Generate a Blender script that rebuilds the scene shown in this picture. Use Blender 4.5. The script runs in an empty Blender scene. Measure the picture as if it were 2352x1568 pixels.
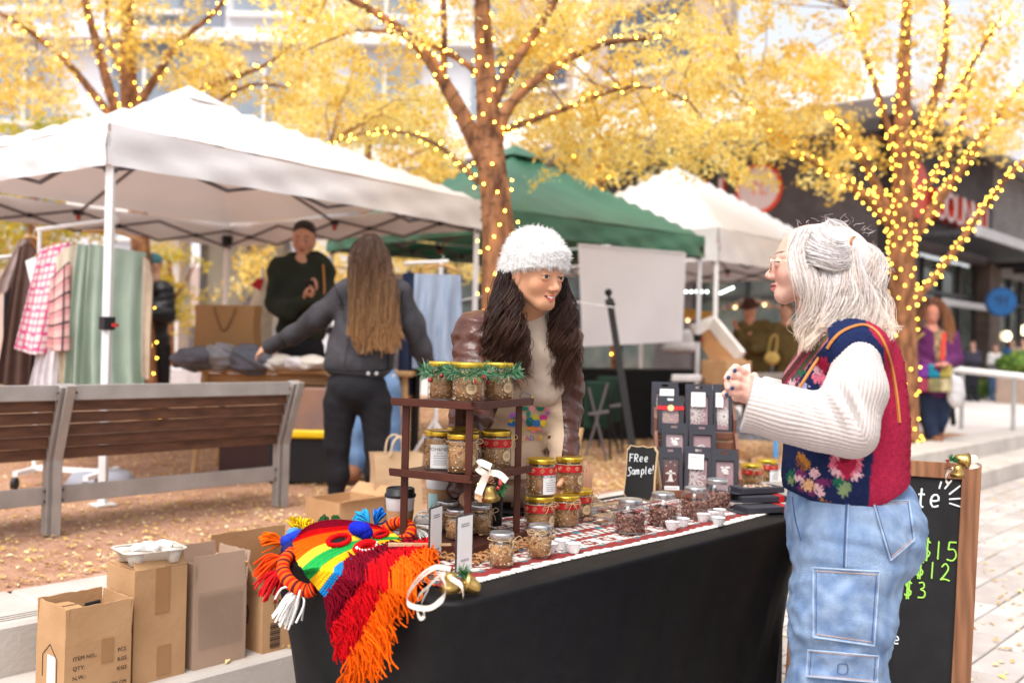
import bpy, bmesh, math, random
import numpy as np
from mathutils import Vector, Matrix
from mathutils.bvhtree import BVHTree
random.seed(7); rng = np.random.default_rng(7)
scene = bpy.context.scene; COL = scene.collection
PI = math.pi
# ---------------------------------------------------------------- camera
CAMP = np.array([0.0, 0.0, 1.32]); FPX = 2286.7
pitch, roll = math.radians(0.28), math.radians(1.3)
_F = np.array([0, math.cos(pitch), math.sin(pitch)]); _U0 = np.array([0, -math.sin(pitch), math.cos(pitch)]); _R0 = np.array([1.0, 0, 0])
_R = _R0*math.cos(roll) + _U0*math.sin(roll); _U = -_R0*math.sin(roll) + _U0*math.cos(roll)
cam = bpy.data.cameras.new('camera'); camo = bpy.data.objects.new('camera', cam); COL.objects.link(camo)
camo.matrix_world = Matrix([[_R[0], _U[0], -_F[0], CAMP[0]], [_R[1], _U[1], -_F[1], CAMP[1]], [_R[2], _U[2], -_F[2], CAMP[2]], [0, 0, 0, 1]])
cam.sensor_width = 36; cam.lens = 35; cam.clip_end = 500; cam.clip_start = 0.05
cam.dof.use_dof = True; cam.dof.focus_distance = 2.9; cam.dof.aperture_fstop = 1.95; cam.dof.aperture_blades = 8
scene.camera = camo
# ---------------------------------------------------------------- world, sun, exposure
SUN_EL, SUN_AZ = math.radians(62), math.radians(205)          # azimuth from +Y towards +X
w = bpy.data.worlds.new('World'); scene.world = w; w.use_nodes = True
nt = w.node_tree; nt.nodes.clear()
sky = nt.nodes.new('ShaderNodeTexSky'); sky.sky_type = 'NISHITA'; sky.sun_disc = False
sky.sun_elevation = SUN_EL; sky.sun_rotation = SUN_AZ; sky.dust_density = 4.0; sky.air_density = 1.0; sky.ozone_density = 1.0
hs = nt.nodes.new('ShaderNodeHueSaturation'); hs.inputs['Saturation'].default_value = 0.22; hs.inputs['Value'].default_value = 1.0
bgn = nt.nodes.new('ShaderNodeBackground'); bgn.inputs['Strength'].default_value = 0.15
wo = nt.nodes.new('ShaderNodeOutputWorld')
nt.links.new(sky.outputs[0], hs.inputs['Color']); nt.links.new(hs.outputs[0], bgn.inputs['Color']); nt.links.new(bgn.outputs[0], wo.inputs[0])
sl = bpy.data.lights.new('sun', 'SUN'); sl.energy = 1.2; sl.angle = math.radians(35); sl.color = (1.0, 0.96, 0.9)
so = bpy.data.objects.new('sun', sl); COL.objects.link(so)
_sd = Vector((math.sin(SUN_AZ)*math.cos(SUN_EL), math.cos(SUN_AZ)*math.cos(SUN_EL), math.sin(SUN_EL)))
so.rotation_euler = (-_sd).to_track_quat('-Z', 'Y').to_euler(); so.location = (0, 0, 20)
scene.view_settings.view_transform = 'Standard'; scene.view_settings.look = 'None'
scene.view_settings.exposure = 0.98; scene.view_settings.gamma = 1.0
scene.render.engine = 'CYCLES'; scene.cycles.use_denoising = True
scene.cycles.max_bounces = 8; scene.cycles.transparent_max_bounces = 12; scene.cycles.sample_clamp_indirect = 6.0
scene.cycles.caustics_reflective = False; scene.cycles.caustics_refractive = False
# ---------------------------------------------------------------- place helpers (coordinates of the place, metres)
A2 = np.array([math.sin(math.radians(41.3)), math.cos(math.radians(41.3))]); B2 = np.array([-A2[1], A2[0]])
ROTA = math.atan2(A2[1], A2[0])
def AB(a, b, z): return np.array([A2[0]*a+B2[0]*b, A2[1]*a+B2[1]*b, z])
def ray(px, py): return _F + (px-1176)/FPX*_R + (784-py)/FPX*_U
def P(px, py, d): return CAMP + ray(px, py)*d
def G(px, py, z):
    r = ray(px, py); return CAMP + r*((z-CAMP[2])/r[2])
def project(p):
    v = np.asarray(p, float)-CAMP; d = v@_F
    return 1176+FPX*(v@_R)/d, 784-FPX*(v@_U)/d, d
# ---------------------------------------------------------------- materials
_mats = {}
def lin(c): return tuple(c) + (1.0,) if len(c) == 3 else tuple(c)
def M(name, col=(.5, .5, .5), rough=.6, var=.12, scale=6.0, bump=0.0, bscale=80.0, metal=0.0, spec=.35, transl=0.0, attr=None, emit=0.0, sheen=0.0, coat=0.0, stretch=(1, 1, 1), wave=None, col2=None, alpha=1.0, brick=None, detail=3.0, trans=0.0):
    if name in _mats: return _mats[name]
    m = bpy.data.materials.new(name); m.use_nodes = True; n = m.node_tree.nodes; L = m.node_tree.links
    b = n['Principled BSDF']; out = n['Material Output']
    tc = n.new('ShaderNodeTexCoord'); mp = n.new('ShaderNodeMapping'); mp.inputs['Scale'].default_value = stretch
    L.new(tc.outputs['Object'], mp.inputs['Vector'])
    no = n.new('ShaderNodeTexNoise'); no.inputs['Scale'].default_value = scale; no.inputs['Detail'].default_value = detail
    L.new(mp.outputs[0], no.inputs['Vector'])
    rp = n.new('ShaderNodeValToRGB'); rp.color_ramp.elements[0].position = .3; rp.color_ramp.elements[1].position = .7
    if attr:
        at = n.new('ShaderNodeAttribute'); at.attribute_name = attr; base = at.outputs['Color']
        rp.color_ramp.elements[0].color = (1-var, 1-var, 1-var, 1); rp.color_ramp.elements[1].color = (1+var, 1+var, 1+var, 1)
        mx = n.new('ShaderNodeMixRGB'); mx.blend_type = 'MULTIPLY'; mx.inputs[0].default_value = 1
        L.new(no.outputs['Fac'], rp.inputs[0]); L.new(base, mx.inputs[1]); L.new(rp.outputs[0], mx.inputs[2]); cs = mx.outputs[0]
    else:
        c2 = col2 if col2 is not None else tuple(min(1, x*(1+var)) for x in col[:3])
        rp.color_ramp.elements[0].color = lin(tuple(x*(1-var) for x in col[:3])) if col2 is None else lin(col)
        rp.color_ramp.elements[1].color = lin(c2)
        L.new(no.outputs['Fac'], rp.inputs[0]); cs = rp.outputs[0]
    if wave:                                                    # (scale, axis vector rotation, strength, colour contrast): ribs or grain
        wv = n.new('ShaderNodeTexWave'); wv.inputs['Scale'].default_value = wave[0]; wv.inputs['Distortion'].default_value = wave[3] if len(wave) > 3 else 0
        wv.bands_direction = wave[1]; wv.inputs['Detail'].default_value = 2
        L.new(mp.outputs[0], wv.inputs['Vector'])
        mw = n.new('ShaderNodeMixRGB'); mw.blend_type = 'MULTIPLY'; mw.inputs[0].default_value = wave[2]
        L.new(cs, mw.inputs[1]); L.new(wv.outputs['Color'], mw.inputs[2]); cs = mw.outputs[0]
    if brick:                                                   # (width, height, mortar colour, mortar size)
        bt = n.new('ShaderNodeTexBrick'); bt.inputs['Scale'].default_value = 1; bt.inputs['Brick Width'].default_value = brick[0]; bt.inputs['Row Height'].default_value = brick[1]
        bt.inputs['Mortar Size'].default_value = brick[3]; bt.inputs['Color1'].default_value = (1, 1, 1, 1); bt.inputs['Color2'].default_value = (.8, .8, .8, 1); bt.inputs['Mortar'].default_value = lin(brick[2])
        L.new(mp.outputs[0], bt.inputs['Vector'])
        mb_ = n.new('ShaderNodeMixRGB'); mb_.blend_type = 'MULTIPLY'; mb_.inputs[0].default_value = 1
        L.new(cs, mb_.inputs[1]); L.new(bt.outputs['Color'], mb_.inputs[2]); cs = mb_.outputs[0]
    L.new(cs, b.inputs['Base Color'])
    b.inputs['Roughness'].default_value = rough; b.inputs['Metallic'].default_value = metal; b.inputs['Specular IOR Level'].default_value = spec
    if sheen: b.inputs['Sheen Weight'].default_value = sheen
    if coat: b.inputs['Coat Weight'].default_value = coat
    if alpha < 1: b.inputs['Alpha'].default_value = alpha
    if trans: b.inputs['Transmission Weight'].default_value = trans
    if bump:
        nb = n.new('ShaderNodeTexNoise'); nb.inputs['Scale'].default_value = bscale; nb.inputs['Detail'].default_value = 4
        L.new(mp.outputs[0], nb.inputs['Vector'])
        bp = n.new('ShaderNodeBump'); bp.inputs['Strength'].default_value = bump; bp.inputs['Distance'].default_value = .01
        L.new(nb.outputs['Fac'], bp.inputs['Height']); L.new(bp.outputs[0], b.inputs['Normal'])
        if wave:
            b2 = n.new('ShaderNodeBump'); b2.inputs['Strength'].default_value = bump; b2.inputs['Distance'].default_value = .004
            L.new(wv.outputs['Fac'], b2.inputs['Height']); L.new(bp.outputs[0], b2.inputs['Normal']); L.new(b2.outputs[0], b.inputs['Normal'])
    if emit:
        L.new(cs, b.inputs['Emission Color']); b.inputs['Emission Strength'].default_value = emit
    if transl:
        tr = n.new('ShaderNodeBsdfTranslucent'); L.new(cs, tr.inputs['Color']); ms = n.new('ShaderNodeMixShader'); ms.inputs[0].default_value = transl
        L.new(b.outputs[0], ms.inputs[1]); L.new(tr.outputs[0], ms.inputs[2]); L.new(ms.outputs[0], out.inputs['Surface'])
    _mats[name] = m; return m
def glass(name, tint=(.95, .97, .97), base=.10, gloss=.02, rough=0.03):
    if name in _mats: return _mats[name]
    m = bpy.data.materials.new(name); m.use_nodes = True; n = m.node_tree.nodes; L = m.node_tree.links; n.clear()
    out = n.new('ShaderNodeOutputMaterial'); t = n.new('ShaderNodeBsdfTransparent'); t.inputs[0].default_value = lin(tint)
    g = n.new('ShaderNodeBsdfGlossy'); g.inputs['Roughness'].default_value = rough
    fr = n.new('ShaderNodeLayerWeight'); fr.inputs['Blend'].default_value = .5
    pw = n.new('ShaderNodeMath'); pw.operation = 'POWER'; pw.inputs[1].default_value = 3.5; ml = n.new('ShaderNodeMath'); ml.operation = 'MULTIPLY'; ml.inputs[1].default_value = .75
    ad = n.new('ShaderNodeMath'); ad.operation = 'ADD'; ad.inputs[1].default_value = base - .02; ad.use_clamp = True
    mx = n.new('ShaderNodeMixShader'); L.new(fr.outputs['Facing'], pw.inputs[0]); L.new(pw.outputs[0], ml.inputs[0]); L.new(ml.outputs[0], ad.inputs[0]); L.new(ad.outputs[0], mx.inputs[0])
    L.new(t.outputs[0], mx.inputs[1]); L.new(g.outputs[0], mx.inputs[2]); L.new(mx.outputs[0], out.inputs[0])
    _mats[name] = m; return m
def emat(name, col, s):
    if name in _mats: return _mats[name]
    m = bpy.data.materials.new(name); m.use_nodes = True; n = m.node_tree.nodes; L = m.node_tree.links; n.clear()
    out = n.new('ShaderNodeOutputMaterial'); e = n.new('ShaderNodeEmission'); e.inputs[0].default_value = lin(col); e.inputs[1].default_value = s
    L.new(e.outputs[0], out.inputs[0]); _mats[name] = m; return m
# ---------------------------------------------------------------- objects
def worg(o):
    v = Vector((0, 0, 0))
    while o is not None: v += o.location; o = o.parent
    return np.array(v)
def tag(o, label=None, cat=None, group=None, kind=None):
    if label: o['label'] = label
    if cat: o['category'] = cat
    if group: o['group'] = group
    if kind: o['kind'] = kind
    return o
def thing(name, label, cat, loc=(0, 0, 0), group=None):
    o = bpy.data.objects.new(name, None); COL.objects.link(o); o.location = Vector([float(x) for x in loc]); o.empty_display_size = .05
    return tag(o, label, cat, group)
def struct(name, loc=(0, 0, 0)):
    o = bpy.data.objects.new(name, None); COL.objects.link(o); o.location = Vector([float(x) for x in loc]); o['kind'] = 'structure'; return o
def link(name, me, mat, parent=None, smooth=False):
    o = bpy.data.objects.new(name, me); COL.objects.link(o)
    if mat is not None and len(me.materials) == 0: me.materials.append(mat)
    if smooth: me.polygons.foreach_set('use_smooth', np.ones(len(me.polygons), bool))
    if parent is not None: o.parent = parent
    return o
def copy_tree(o, parent=None):
    c = o.copy(); COL.objects.link(c); c.parent = parent
    for ch in list(o.children): copy_tree(ch, c)
    return c
def rotz(a): c, s = math.cos(a), math.sin(a); return np.array([[c, -s, 0], [s, c, 0], [0, 0, 1.0]])
def rotx(a): c, s = math.cos(a), math.sin(a); return np.array([[1.0, 0, 0], [0, c, -s], [0, s, c]])
def roty(a): c, s = math.cos(a), math.sin(a); return np.array([[c, 0, s], [0, 1.0, 0], [-s, 0, c]])
RA = rotz(ROTA)
def nrm(v): v = np.asarray(v, float); return v/(np.linalg.norm(v)+1e-12)
class MB:
    def __init__(s): s.v = []; s.f = []; s.n = 0; s.c = []
    def add(s, V, F, col=None):
        V = np.asarray(V, float); s.v.append(V)
        F = [tuple(int(i)+s.n for i in f) for f in F]; s.f += F; s.n += len(V)
        s.c.append(np.tile(np.array(col if col is not None else (1, 1, 1), float), (len(V), 1)) if (col is None or np.ndim(col) == 1) else np.asarray(col, float))
        return s
    def box(s, c, size, R=None, col=None):
        x, y, z = np.array(size)/2; V = np.array([[-x, -y, -z], [x, -y, -z], [x, y, -z], [-x, y, -z], [-x, -y, z], [x, -y, z], [x, y, z], [-x, y, z]])
        if R is not None: V = V@np.asarray(R).T
        return s.add(V+np.asarray(c), [(0, 3, 2, 1), (4, 5, 6, 7), (0, 1, 5, 4), (1, 2, 6, 5), (2, 3, 7, 6), (3, 0, 4, 7)], col)
    def bbox(s, c, size, R=None, bev=.004, col=None):
        bm = bmesh.new(); bmesh.ops.create_cube(bm, size=1.0)
        for v in bm.verts: v.co = Vector((v.co.x*size[0], v.co.y*size[1], v.co.z*size[2]))
        bmesh.ops.bevel(bm, geom=list(bm.edges), offset=bev, segments=1, affect='EDGES')
        bm.verts.index_update(); V = np.array([v.co for v in bm.verts]); F = [[v.index for v in f.verts] for f in bm.faces]; bm.free()
        if R is not None: V = V@np.asarray(R).T
        return s.add(V+np.asarray(c), F, col)
    def bar(s, p0, p1, w, h, up=(0, 0, 1), col=None, bev=0):
        p0 = np.asarray(p0, float); p1 = np.asarray(p1, float); d = p1-p0; L = np.linalg.norm(d); x = d/L; u = np.asarray(up, float)
        y = nrm(np.cross(u, x)); z = np.cross(x, y); R = np.stack([x, y, z], 1)
        return s.bbox((p0+p1)/2, (L, w, h), R, bev, col) if bev else s.box((p0+p1)/2, (L, w, h), R, col)
    def tube(s, pts, r, n=8, cap=True, col=None):
        pts = np.asarray(pts, float); K = len(pts); r = np.broadcast_to(np.asarray(r, float), (K,))
        T = np.gradient(pts, axis=0); T /= (np.linalg.norm(T, axis=1, keepdims=True)+1e-12)
        u = np.cross(T[0], [0, 0, 1.0]);
        if np.linalg.norm(u) < .1: u = np.cross(T[0], [1.0, 0, 0])
        V = []; u = nrm(u)
        an = np.arange(n)*2*PI/n
        for i in range(K):
            u = nrm(u - T[i]*(u@T[i])); v = np.cross(T[i], u)
            V.append(pts[i] + r[i]*(np.cos(an)[:, None]*u + np.sin(an)[:, None]*v))
        V = np.concatenate(V); F = []
        for i in range(K-1):
            for j in range(n): F.append((i*n+j, i*n+(j+1) % n, (i+1)*n+(j+1) % n, (i+1)*n+j))
        if cap: F.append(tuple(range(n-1, -1, -1))); F.append(tuple((K-1)*n+j for j in range(n)))
        if col is not None and np.ndim(col) == 2 and len(col) == K: col = np.repeat(np.asarray(col), n, 0)
        return s.add(V, F, col)
    def lathe(s, prof, n=24, c=(0, 0, 0), R=None, col=None, sq=None, cap=True):
        prof = np.asarray(prof, float); an = np.arange(n)*2*PI/n; V = []
        f = np.ones(n) if sq is None else (np.abs(np.cos(an))**sq+np.abs(np.sin(an))**sq)**(-1.0/sq)
        for (r, z) in prof: V.append(np.stack([r*f*np.cos(an), r*f*np.sin(an), np.full(n, z)], 1))
        V = np.concatenate(V)
        if R is not None: V = V@np.asarray(R).T
        K = len(prof); F = []
        for i in range(K-1):
            for j in range(n): F.append((i*n+j, i*n+(j+1) % n, (i+1)*n+(j+1) % n, (i+1)*n+j))
        if cap: F.append(tuple(range(n-1, -1, -1))); F.append(tuple((K-1)*n+j for j in range(n)))
        if col is not None and np.ndim(col) == 2: col = np.repeat(np.asarray(col), n, 0)
        return s.add(V+np.asarray(c), F, col)
    def grid(s, X, col=None, closed=False):                  # X: (nu, nv, 3)
        nu, nv = X.shape[:2]; F = []
        for i in range(nu-1):
            for j in range(nv-1 + (1 if closed else 0)):
                k = (j+1) % nv; F.append((i*nv+j, i*nv+k, (i+1)*nv+k, (i+1)*nv+j))
        if col is not None and np.ndim(col) == 3: col = col.reshape(-1, 3)
        return s.add(X.reshape(-1, 3), F, col)
    def prism(s, poly, R, c, h, col=None):                   # poly in local xy, extruded along local z by h
        poly = np.asarray(poly, float); n = len(poly)
        V = np.concatenate([np.c_[poly, np.zeros(n)], np.c_[poly, np.full(n, h)]])@np.asarray(R).T+np.asarray(c)
        F = [tuple(range(n-1, -1, -1)), tuple(range(n, 2*n))]+[(i, (i+1) % n, n+(i+1) % n, n+i) for i in range(n)]
        return s.add(V, F, col)
    def ell(s, c, r, R=None, n=12, m=8, col=None):
        th = np.linspace(0, PI, m+1)[1:-1]; an = np.arange(n)*2*PI/n
        V = [np.array([[0, 0, 1.0]])]+[np.stack([np.sin(t)*np.cos(an), np.sin(t)*np.sin(an), np.full(n, np.cos(t))], 1) for t in th]+[np.array([[0, 0, -1.0]])]
        V = np.concatenate(V)*np.broadcast_to(np.asarray(r, float), (3,)); K = len(th); F = [(0, 1+j, 1+(j+1) % n) for j in range(n)]
        for i in range(K-1):
            for j in range(n): F.append((1+i*n+j, 1+(i+1)*n+j, 1+(i+1)*n+(j+1) % n, 1+i*n+(j+1) % n))
        F += [(1+K*n, 1+(K-1)*n+(j+1) % n, 1+(K-1)*n+j) for j in range(n)]
        if R is not None: V = V@np.asarray(R).T
        return s.add(V+np.asarray(c), F, col)
    def build(s, name, mat, parent=None, smooth=False, attr=False, kind=None):
        me = mesh_from(name, np.concatenate(s.v), s.f, np.concatenate(s.c) if attr else None, worg(parent) if parent is not None else None)
        o = link(name, me, mat, parent, smooth)
        if kind: o['kind'] = kind
        return o
def mesh_from(name, V, F, C=None, org=None):
    if org is not None: V = V-org
    me = bpy.data.meshes.new(name)
    if isinstance(F, np.ndarray):
        k = F.shape[1]; me.vertices.add(len(V)); me.vertices.foreach_set('co', np.asarray(V, np.float32).ravel())
        me.loops.add(F.size); me.loops.foreach_set('vertex_index', F.astype(np.int32).ravel())
        me.polygons.add(len(F)); me.polygons.foreach_set('loop_start', np.arange(0, F.size, k, dtype=np.int32)); me.polygons.foreach_set('loop_total', np.full(len(F), k, np.int32))
        me.update(calc_edges=True)
    else: me.from_pydata([tuple(v) for v in V], [], F); me.update()
    if C is not None:
        a = me.color_attributes.new('Col', 'FLOAT_COLOR', 'POINT'); a.data.foreach_set('color', np.c_[C, np.ones(len(C))].astype(np.float32).ravel())
    return me
def catmull(pts, n):                                         # smooth polyline through points
    pts = np.asarray(pts, float); K = len(pts); t = np.linspace(0, K-1, n); i = np.clip(t.astype(int), 0, K-2); f = (t-i)[:, None]
    p0, p1, p2, p3 = pts[np.clip(i-1, 0, K-1)], pts[i], pts[i+1], pts[np.clip(i+2, 0, K-1)]
    return .5*((2*p1)+(-p0+p2)*f+(2*p0-5*p1+4*p2-p3)*f**2+(-p0+3*p1-3*p2+p3)*f**3)
def text_mesh(txt, size, R, c, depth=.0004, align='LEFT', shear=0.0, space=1.0):
    cu = bpy.data.curves.new('t', 'FONT'); cu.body = txt; cu.size = size; cu.extrude = depth; cu.align_x = align; cu.shear = shear; cu.space_character = space; cu.resolution_u = 2
    o = bpy.data.objects.new('t', cu); COL.objects.link(o); bpy.context.view_layer.update()
    me = o.to_mesh(); V = np.array([v.co for v in me.vertices]); F = [tuple(p.vertices) for p in me.polygons]; o.to_mesh_clear()
    bpy.data.objects.remove(o); bpy.data.curves.remove(cu)
    return V@np.asarray(R).T+np.asarray(c), F
# ---------------------------------------------------------------- smooth solid modelling on a grid (for bodies, cloth and faces)
def cap(a, b, ra, rb=None, k=.03): return ('c', np.asarray(a, float), np.asarray(b, float), float(ra), float(ra if rb is None else rb), k)
def eli(c, r, R=None, k=.03): return ('e', np.asarray(c, float), np.broadcast_to(np.asarray(r, float), (3,)).copy(), np.eye(3) if R is None else np.asarray(R), k)
def cut(p): return ('-',)+tuple(p)
def chain(pts, rs, k=.03): return [cap(pts[i], pts[i+1], rs[i], rs[i+1], k) for i in range(len(pts)-1)]
def solid(prims, vox, disp=None, clip=None):
    lo = np.full(3, 1e9); hi = np.full(3, -1e9)
    def bb(p):
        q = p[1:] if p[0] == '-' else p
        if q[0] == 'c': m = max(q[3], q[4]); return np.minimum(q[1], q[2])-m, np.maximum(q[1], q[2])+m
        m = q[2].max(); return q[1]-m, q[1]+m
    for p in prims:
        if p[0] == '-': continue
        a, b = bb(p); lo = np.minimum(lo, a); hi = np.maximum(hi, b)
    lo -= .03+vox*2; hi += .03+vox*2
    N = np.ceil((hi-lo)/vox).astype(int)+1; ax = [(lo[i]+np.arange(N[i])*vox).astype(np.float32) for i in range(3)]
    D = np.full(N, 1.0, np.float32)
    for p in prims:
        neg = p[0] == '-'; q = p[1:] if neg else p; k = q[-1]; a, b = bb(p); pad = k+.02+3*vox
        i0 = np.maximum(((a-pad-lo)/vox).astype(int), 0); i1 = np.minimum(((b+pad-lo)/vox).astype(int)+2, N)
        if (i1 <= i0).any(): continue
        sl_ = tuple(slice(i0[j], i1[j]) for j in range(3))
        X = ax[0][sl_[0]][:, None, None]; Y = ax[1][sl_[1]][None, :, None]; Z = ax[2][sl_[2]][None, None, :]
        if q[0] == 'c':
            d = (q[2]-q[1]).astype(np.float32); L2 = float(d@d)+1e-9; x = X-np.float32(q[1][0]); y = Y-np.float32(q[1][1]); z = Z-np.float32(q[1][2])
            t = np.clip((x*d[0]+y*d[1]+z*d[2])/L2, 0, 1)
            f = np.sqrt((x-t*d[0])**2+(y-t*d[1])**2+(z-t*d[2])**2)-(q[3]+(q[4]-q[3])*t)
        else:
            R = q[3]; x = X-np.float32(q[1][0]); y = Y-np.float32(q[1][1]); z = Z-np.float32(q[1][2]); r = q[2]
            l = [x*R[0, j]+y*R[1, j]+z*R[2, j] for j in range(3)]
            k0 = np.sqrt(sum((l[j]/r[j])**2 for j in range(3))); k1 = np.sqrt(sum((l[j]/r[j]**2)**2 for j in range(3)))+1e-6
            f = k0*(k0-1)/k1
        O = D[sl_]
        if neg: h = np.clip(.5-.5*(O+f)/k, 0, 1); D[sl_] = O*(1-h)+(-f)*h+k*h*(1-h)
        else: h = np.clip(.5+.5*(f-O)/k, 0, 1); D[sl_] = f*(1-h)+O*h-k*h*(1-h)
    if disp is not None: D += disp(ax[0][:, None, None], ax[1][None, :, None], ax[2][None, None, :]).astype(np.float32)
    if clip is not None:
        for (c, n_) in clip:
            n_ = nrm(n_); D = np.maximum(D, (ax[0][:, None, None]-c[0])*n_[0]+(ax[1][None, :, None]-c[1])*n_[1]+(ax[2][None, None, :]-c[2])*n_[2])
    D[0] = D[-1] = 1; D[:, 0] = D[:, -1] = 1; D[:, :, 0] = D[:, :, -1] = 1
    ins = D < 0; act = np.zeros(tuple(N-1), bool); cs = [(i, j, k) for i in (0, 1) for j in (0, 1) for k in (0, 1)]
    cnt = sum(ins[i:N[0]-1+i, j:N[1]-1+j, k:N[2]-1+k].astype(np.int8) for (i, j, k) in cs); act = (cnt > 0) & (cnt < 8)
    I, J, K = np.nonzero(act); idx = np.full(tuple(N-1), -1, np.int64); idx[I, J, K] = np.arange(len(I))
    S = np.zeros((len(I), 3)); W = np.zeros(len(I)); val = {c: D[I+c[0], J+c[1], K+c[2]] for c in cs}
    for c in cs:
        for a in range(3):
            if c[a] == 0:
                e = tuple(1 if q == a else c[q] for q in range(3)); d0, d1 = val[c], val[e]; x = (d0 < 0) != (d1 < 0)
                t = np.where(x, d0/(d0-d1+1e-12), 0); p = np.tile(np.array(c, float), (len(I), 1)); p[:, a] = t; S += p*x[:, None]; W += x
    V = (np.c_[I, J, K]+S/W[:, None])*vox+lo; Q = []
    for a in range(3):
        b, c = (a+1) % 3, (a+2) % 3; sh = [slice(None)]*3; s0 = list(sh); s1 = list(sh); s0[a] = slice(0, -1); s1[a] = slice(1, None)
        x0, x1 = ins[tuple(s0)], ins[tuple(s1)]; e = np.argwhere(x0 != x1)
        e = e[(e[:, b] > 0) & (e[:, c] > 0) & (e[:, b] < N[b]-1) & (e[:, c] < N[c]-1)]
        fl = x0[tuple(e.T)]; q = []
        for (db, dc) in ((1, 1), (0, 1), (0, 0), (1, 0)):
            g = e.copy(); g[:, b] -= db; g[:, c] -= dc; q.append(idx[tuple(g.T)])
        q = np.stack(q, 1); q[~fl] = q[~fl][:, ::-1]; Q.append(q)
    Q = np.concatenate(Q); Q = Q[(Q >= 0).all(1)]
    return V, Q
def build_solid(name, prims, vox, mat, parent, colf=None, disp=None, clip=None, smooth_it=1):
    V, Q = solid(prims, vox, disp, clip)
    for _ in range(smooth_it): V = relax(V, Q)
    C = colf(V) if colf is not None else None
    return link(name, mesh_from(name, V, Q, C, worg(parent) if parent is not None else None), mat, parent, True)
def relax(V, Q):
    S = np.zeros_like(V); W = np.zeros(len(V))
    for a, b in ((0, 1), (1, 2), (2, 3), (3, 0)):
        np.add.at(S, Q[:, a], V[Q[:, b]]); np.add.at(W, Q[:, a], 1); np.add.at(S, Q[:, b], V[Q[:, a]]); np.add.at(W, Q[:, b], 1)
    return V*.5+.5*S/np.maximum(W, 1)[:, None]
def strands(polys, r, cols=None, sides=3):                   # polys (N,K,3) -> V,F,C ; tapered hair locks
    P_ = np.asarray(polys, float); N, K = P_.shape[:2]; T = np.gradient(P_, axis=1); T /= np.linalg.norm(T, axis=2, keepdims=True)+1e-9
    u = np.cross(T, np.array([.3, -.8, .5])); u /= np.linalg.norm(u, axis=2, keepdims=True)+1e-9; v = np.cross(T, u)
    r = np.broadcast_to(np.asarray(r, float), (N, K)); an = np.arange(sides)*2*PI/sides
    V = P_[:, :, None, :]+r[:, :, None, None]*(np.cos(an)[None, None, :, None]*u[:, :, None, :]+np.sin(an)[None, None, :, None]*v[:, :, None, :])
    id_ = np.arange(N*K*sides).reshape(N, K, sides); j1 = np.roll(np.arange(sides), -1)
    F = np.stack([id_[:, :-1, :], id_[:, :-1][:, :, j1], id_[:, 1:][:, :, j1], id_[:, 1:, :]], -1).reshape(-1, 4)
    C = None if cols is None else (np.repeat(np.repeat(np.asarray(cols)[:, None, :], K, 1)[:, :, None, :], sides, 2).reshape(-1, 3) if np.ndim(cols) == 2 else np.repeat(np.asarray(cols)[:, :, None, :], sides, 2).reshape(-1, 3))
    return V.reshape(-1, 3), F, C
# ================================================================ ground, steps, paving
ZT = 0.35; ZS = 0.175                                          # terrace and middle step
m_conc = M('concrete', (.42, .37, .33), .85, .16, 3.0, .25, 60, col2=(.55, .50, .46), detail=6)
m_conc2 = M('concrete_pale', (.50, .44, .41), .85, .1, 1.2, .2, 60, col2=(.62, .56, .53), detail=6)
m_grav = M('decomposed_granite', (.33, .16, .095), .95, .2, 5.0, .6, 140, col2=(.50, .29, .19), detail=8)
m_pav = [M('paver_a', (.40, .355, .335), .8, .12, 5, .2, 90, col2=(.49, .445, .42)), M('paver_b', (.36, .31, .29), .8, .12, 5, .2, 90, col2=(.45, .40, .37)), M('paver_c', (.44, .40, .38), .8, .12, 5, .2, 90, col2=(.53, .49, .47))]
m_joint = M('paver_joint', (.30, .24, .20), .95, .2, 20, .3, 120)
def absheet(name, a0, a1, b0, b1, z, mat, parent=None, n=1):
    mb = MB(); X = np.array([[AB(a, b, z) for b in np.linspace(b0, b1, n+1)] for a in np.linspace(a0, a1, n+1)]); mb.grid(X[::-1])
    return mb.build(name, mat, parent)
g = absheet('ground', -150, 250, -150, 250, -0.012, m_joint); tag(g, kind='structure')
# pavers of the lower plaza: own pieces where the photograph shows them, one joined field further out
pvroot = struct('paving', AB(3, 0, 0)); fld = MB(); pm = {}
def pavermesh(w_, h_):
    mb = MB().bbox((0, 0, 0), (w_, h_, .03), None, .004); return mesh_from('paver', np.concatenate(mb.v), mb.f)
PW, PH = .42, .21
pmesh = [pavermesh(PW-.010, PH-.010) for _ in range(3)]
for i in range(3): pmesh[i].materials.append(m_pav[i])
npv = 0; fm = []
fldm = [MB(), MB(), MB()]
for i in range(-8, 40):
    for j in range(-18, 14):
        a = .9+i*PW+(PW*.5 if j % 2 else 0); b = 2.9-j*PH
        if b > 2.98: continue
        z = -.015+random.uniform(-.0015, .0025); k = random.randrange(3); p = AB(a, b, z); px, py, d = project(p) if p[1] > .6 else (0, 0, -1)
        if d > 0 and 2120 < px < 2470 and 1000 < py < 1680 and npv < 290:
            o = link('paver', pmesh[k], None, pvroot); o.location = Vector(p-worg(pvroot)); o.rotation_euler = (random.uniform(-.004, .004), random.uniform(-.004, .004), ROTA+random.uniform(-.004, .004)); npv += 1
        else: fldm[k].box(p, (PW-.01, PH-.01, .03), RA)
for k in range(3): fldm[k].build('paver_field', m_pav[k], pvroot, kind='stuff')
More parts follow.
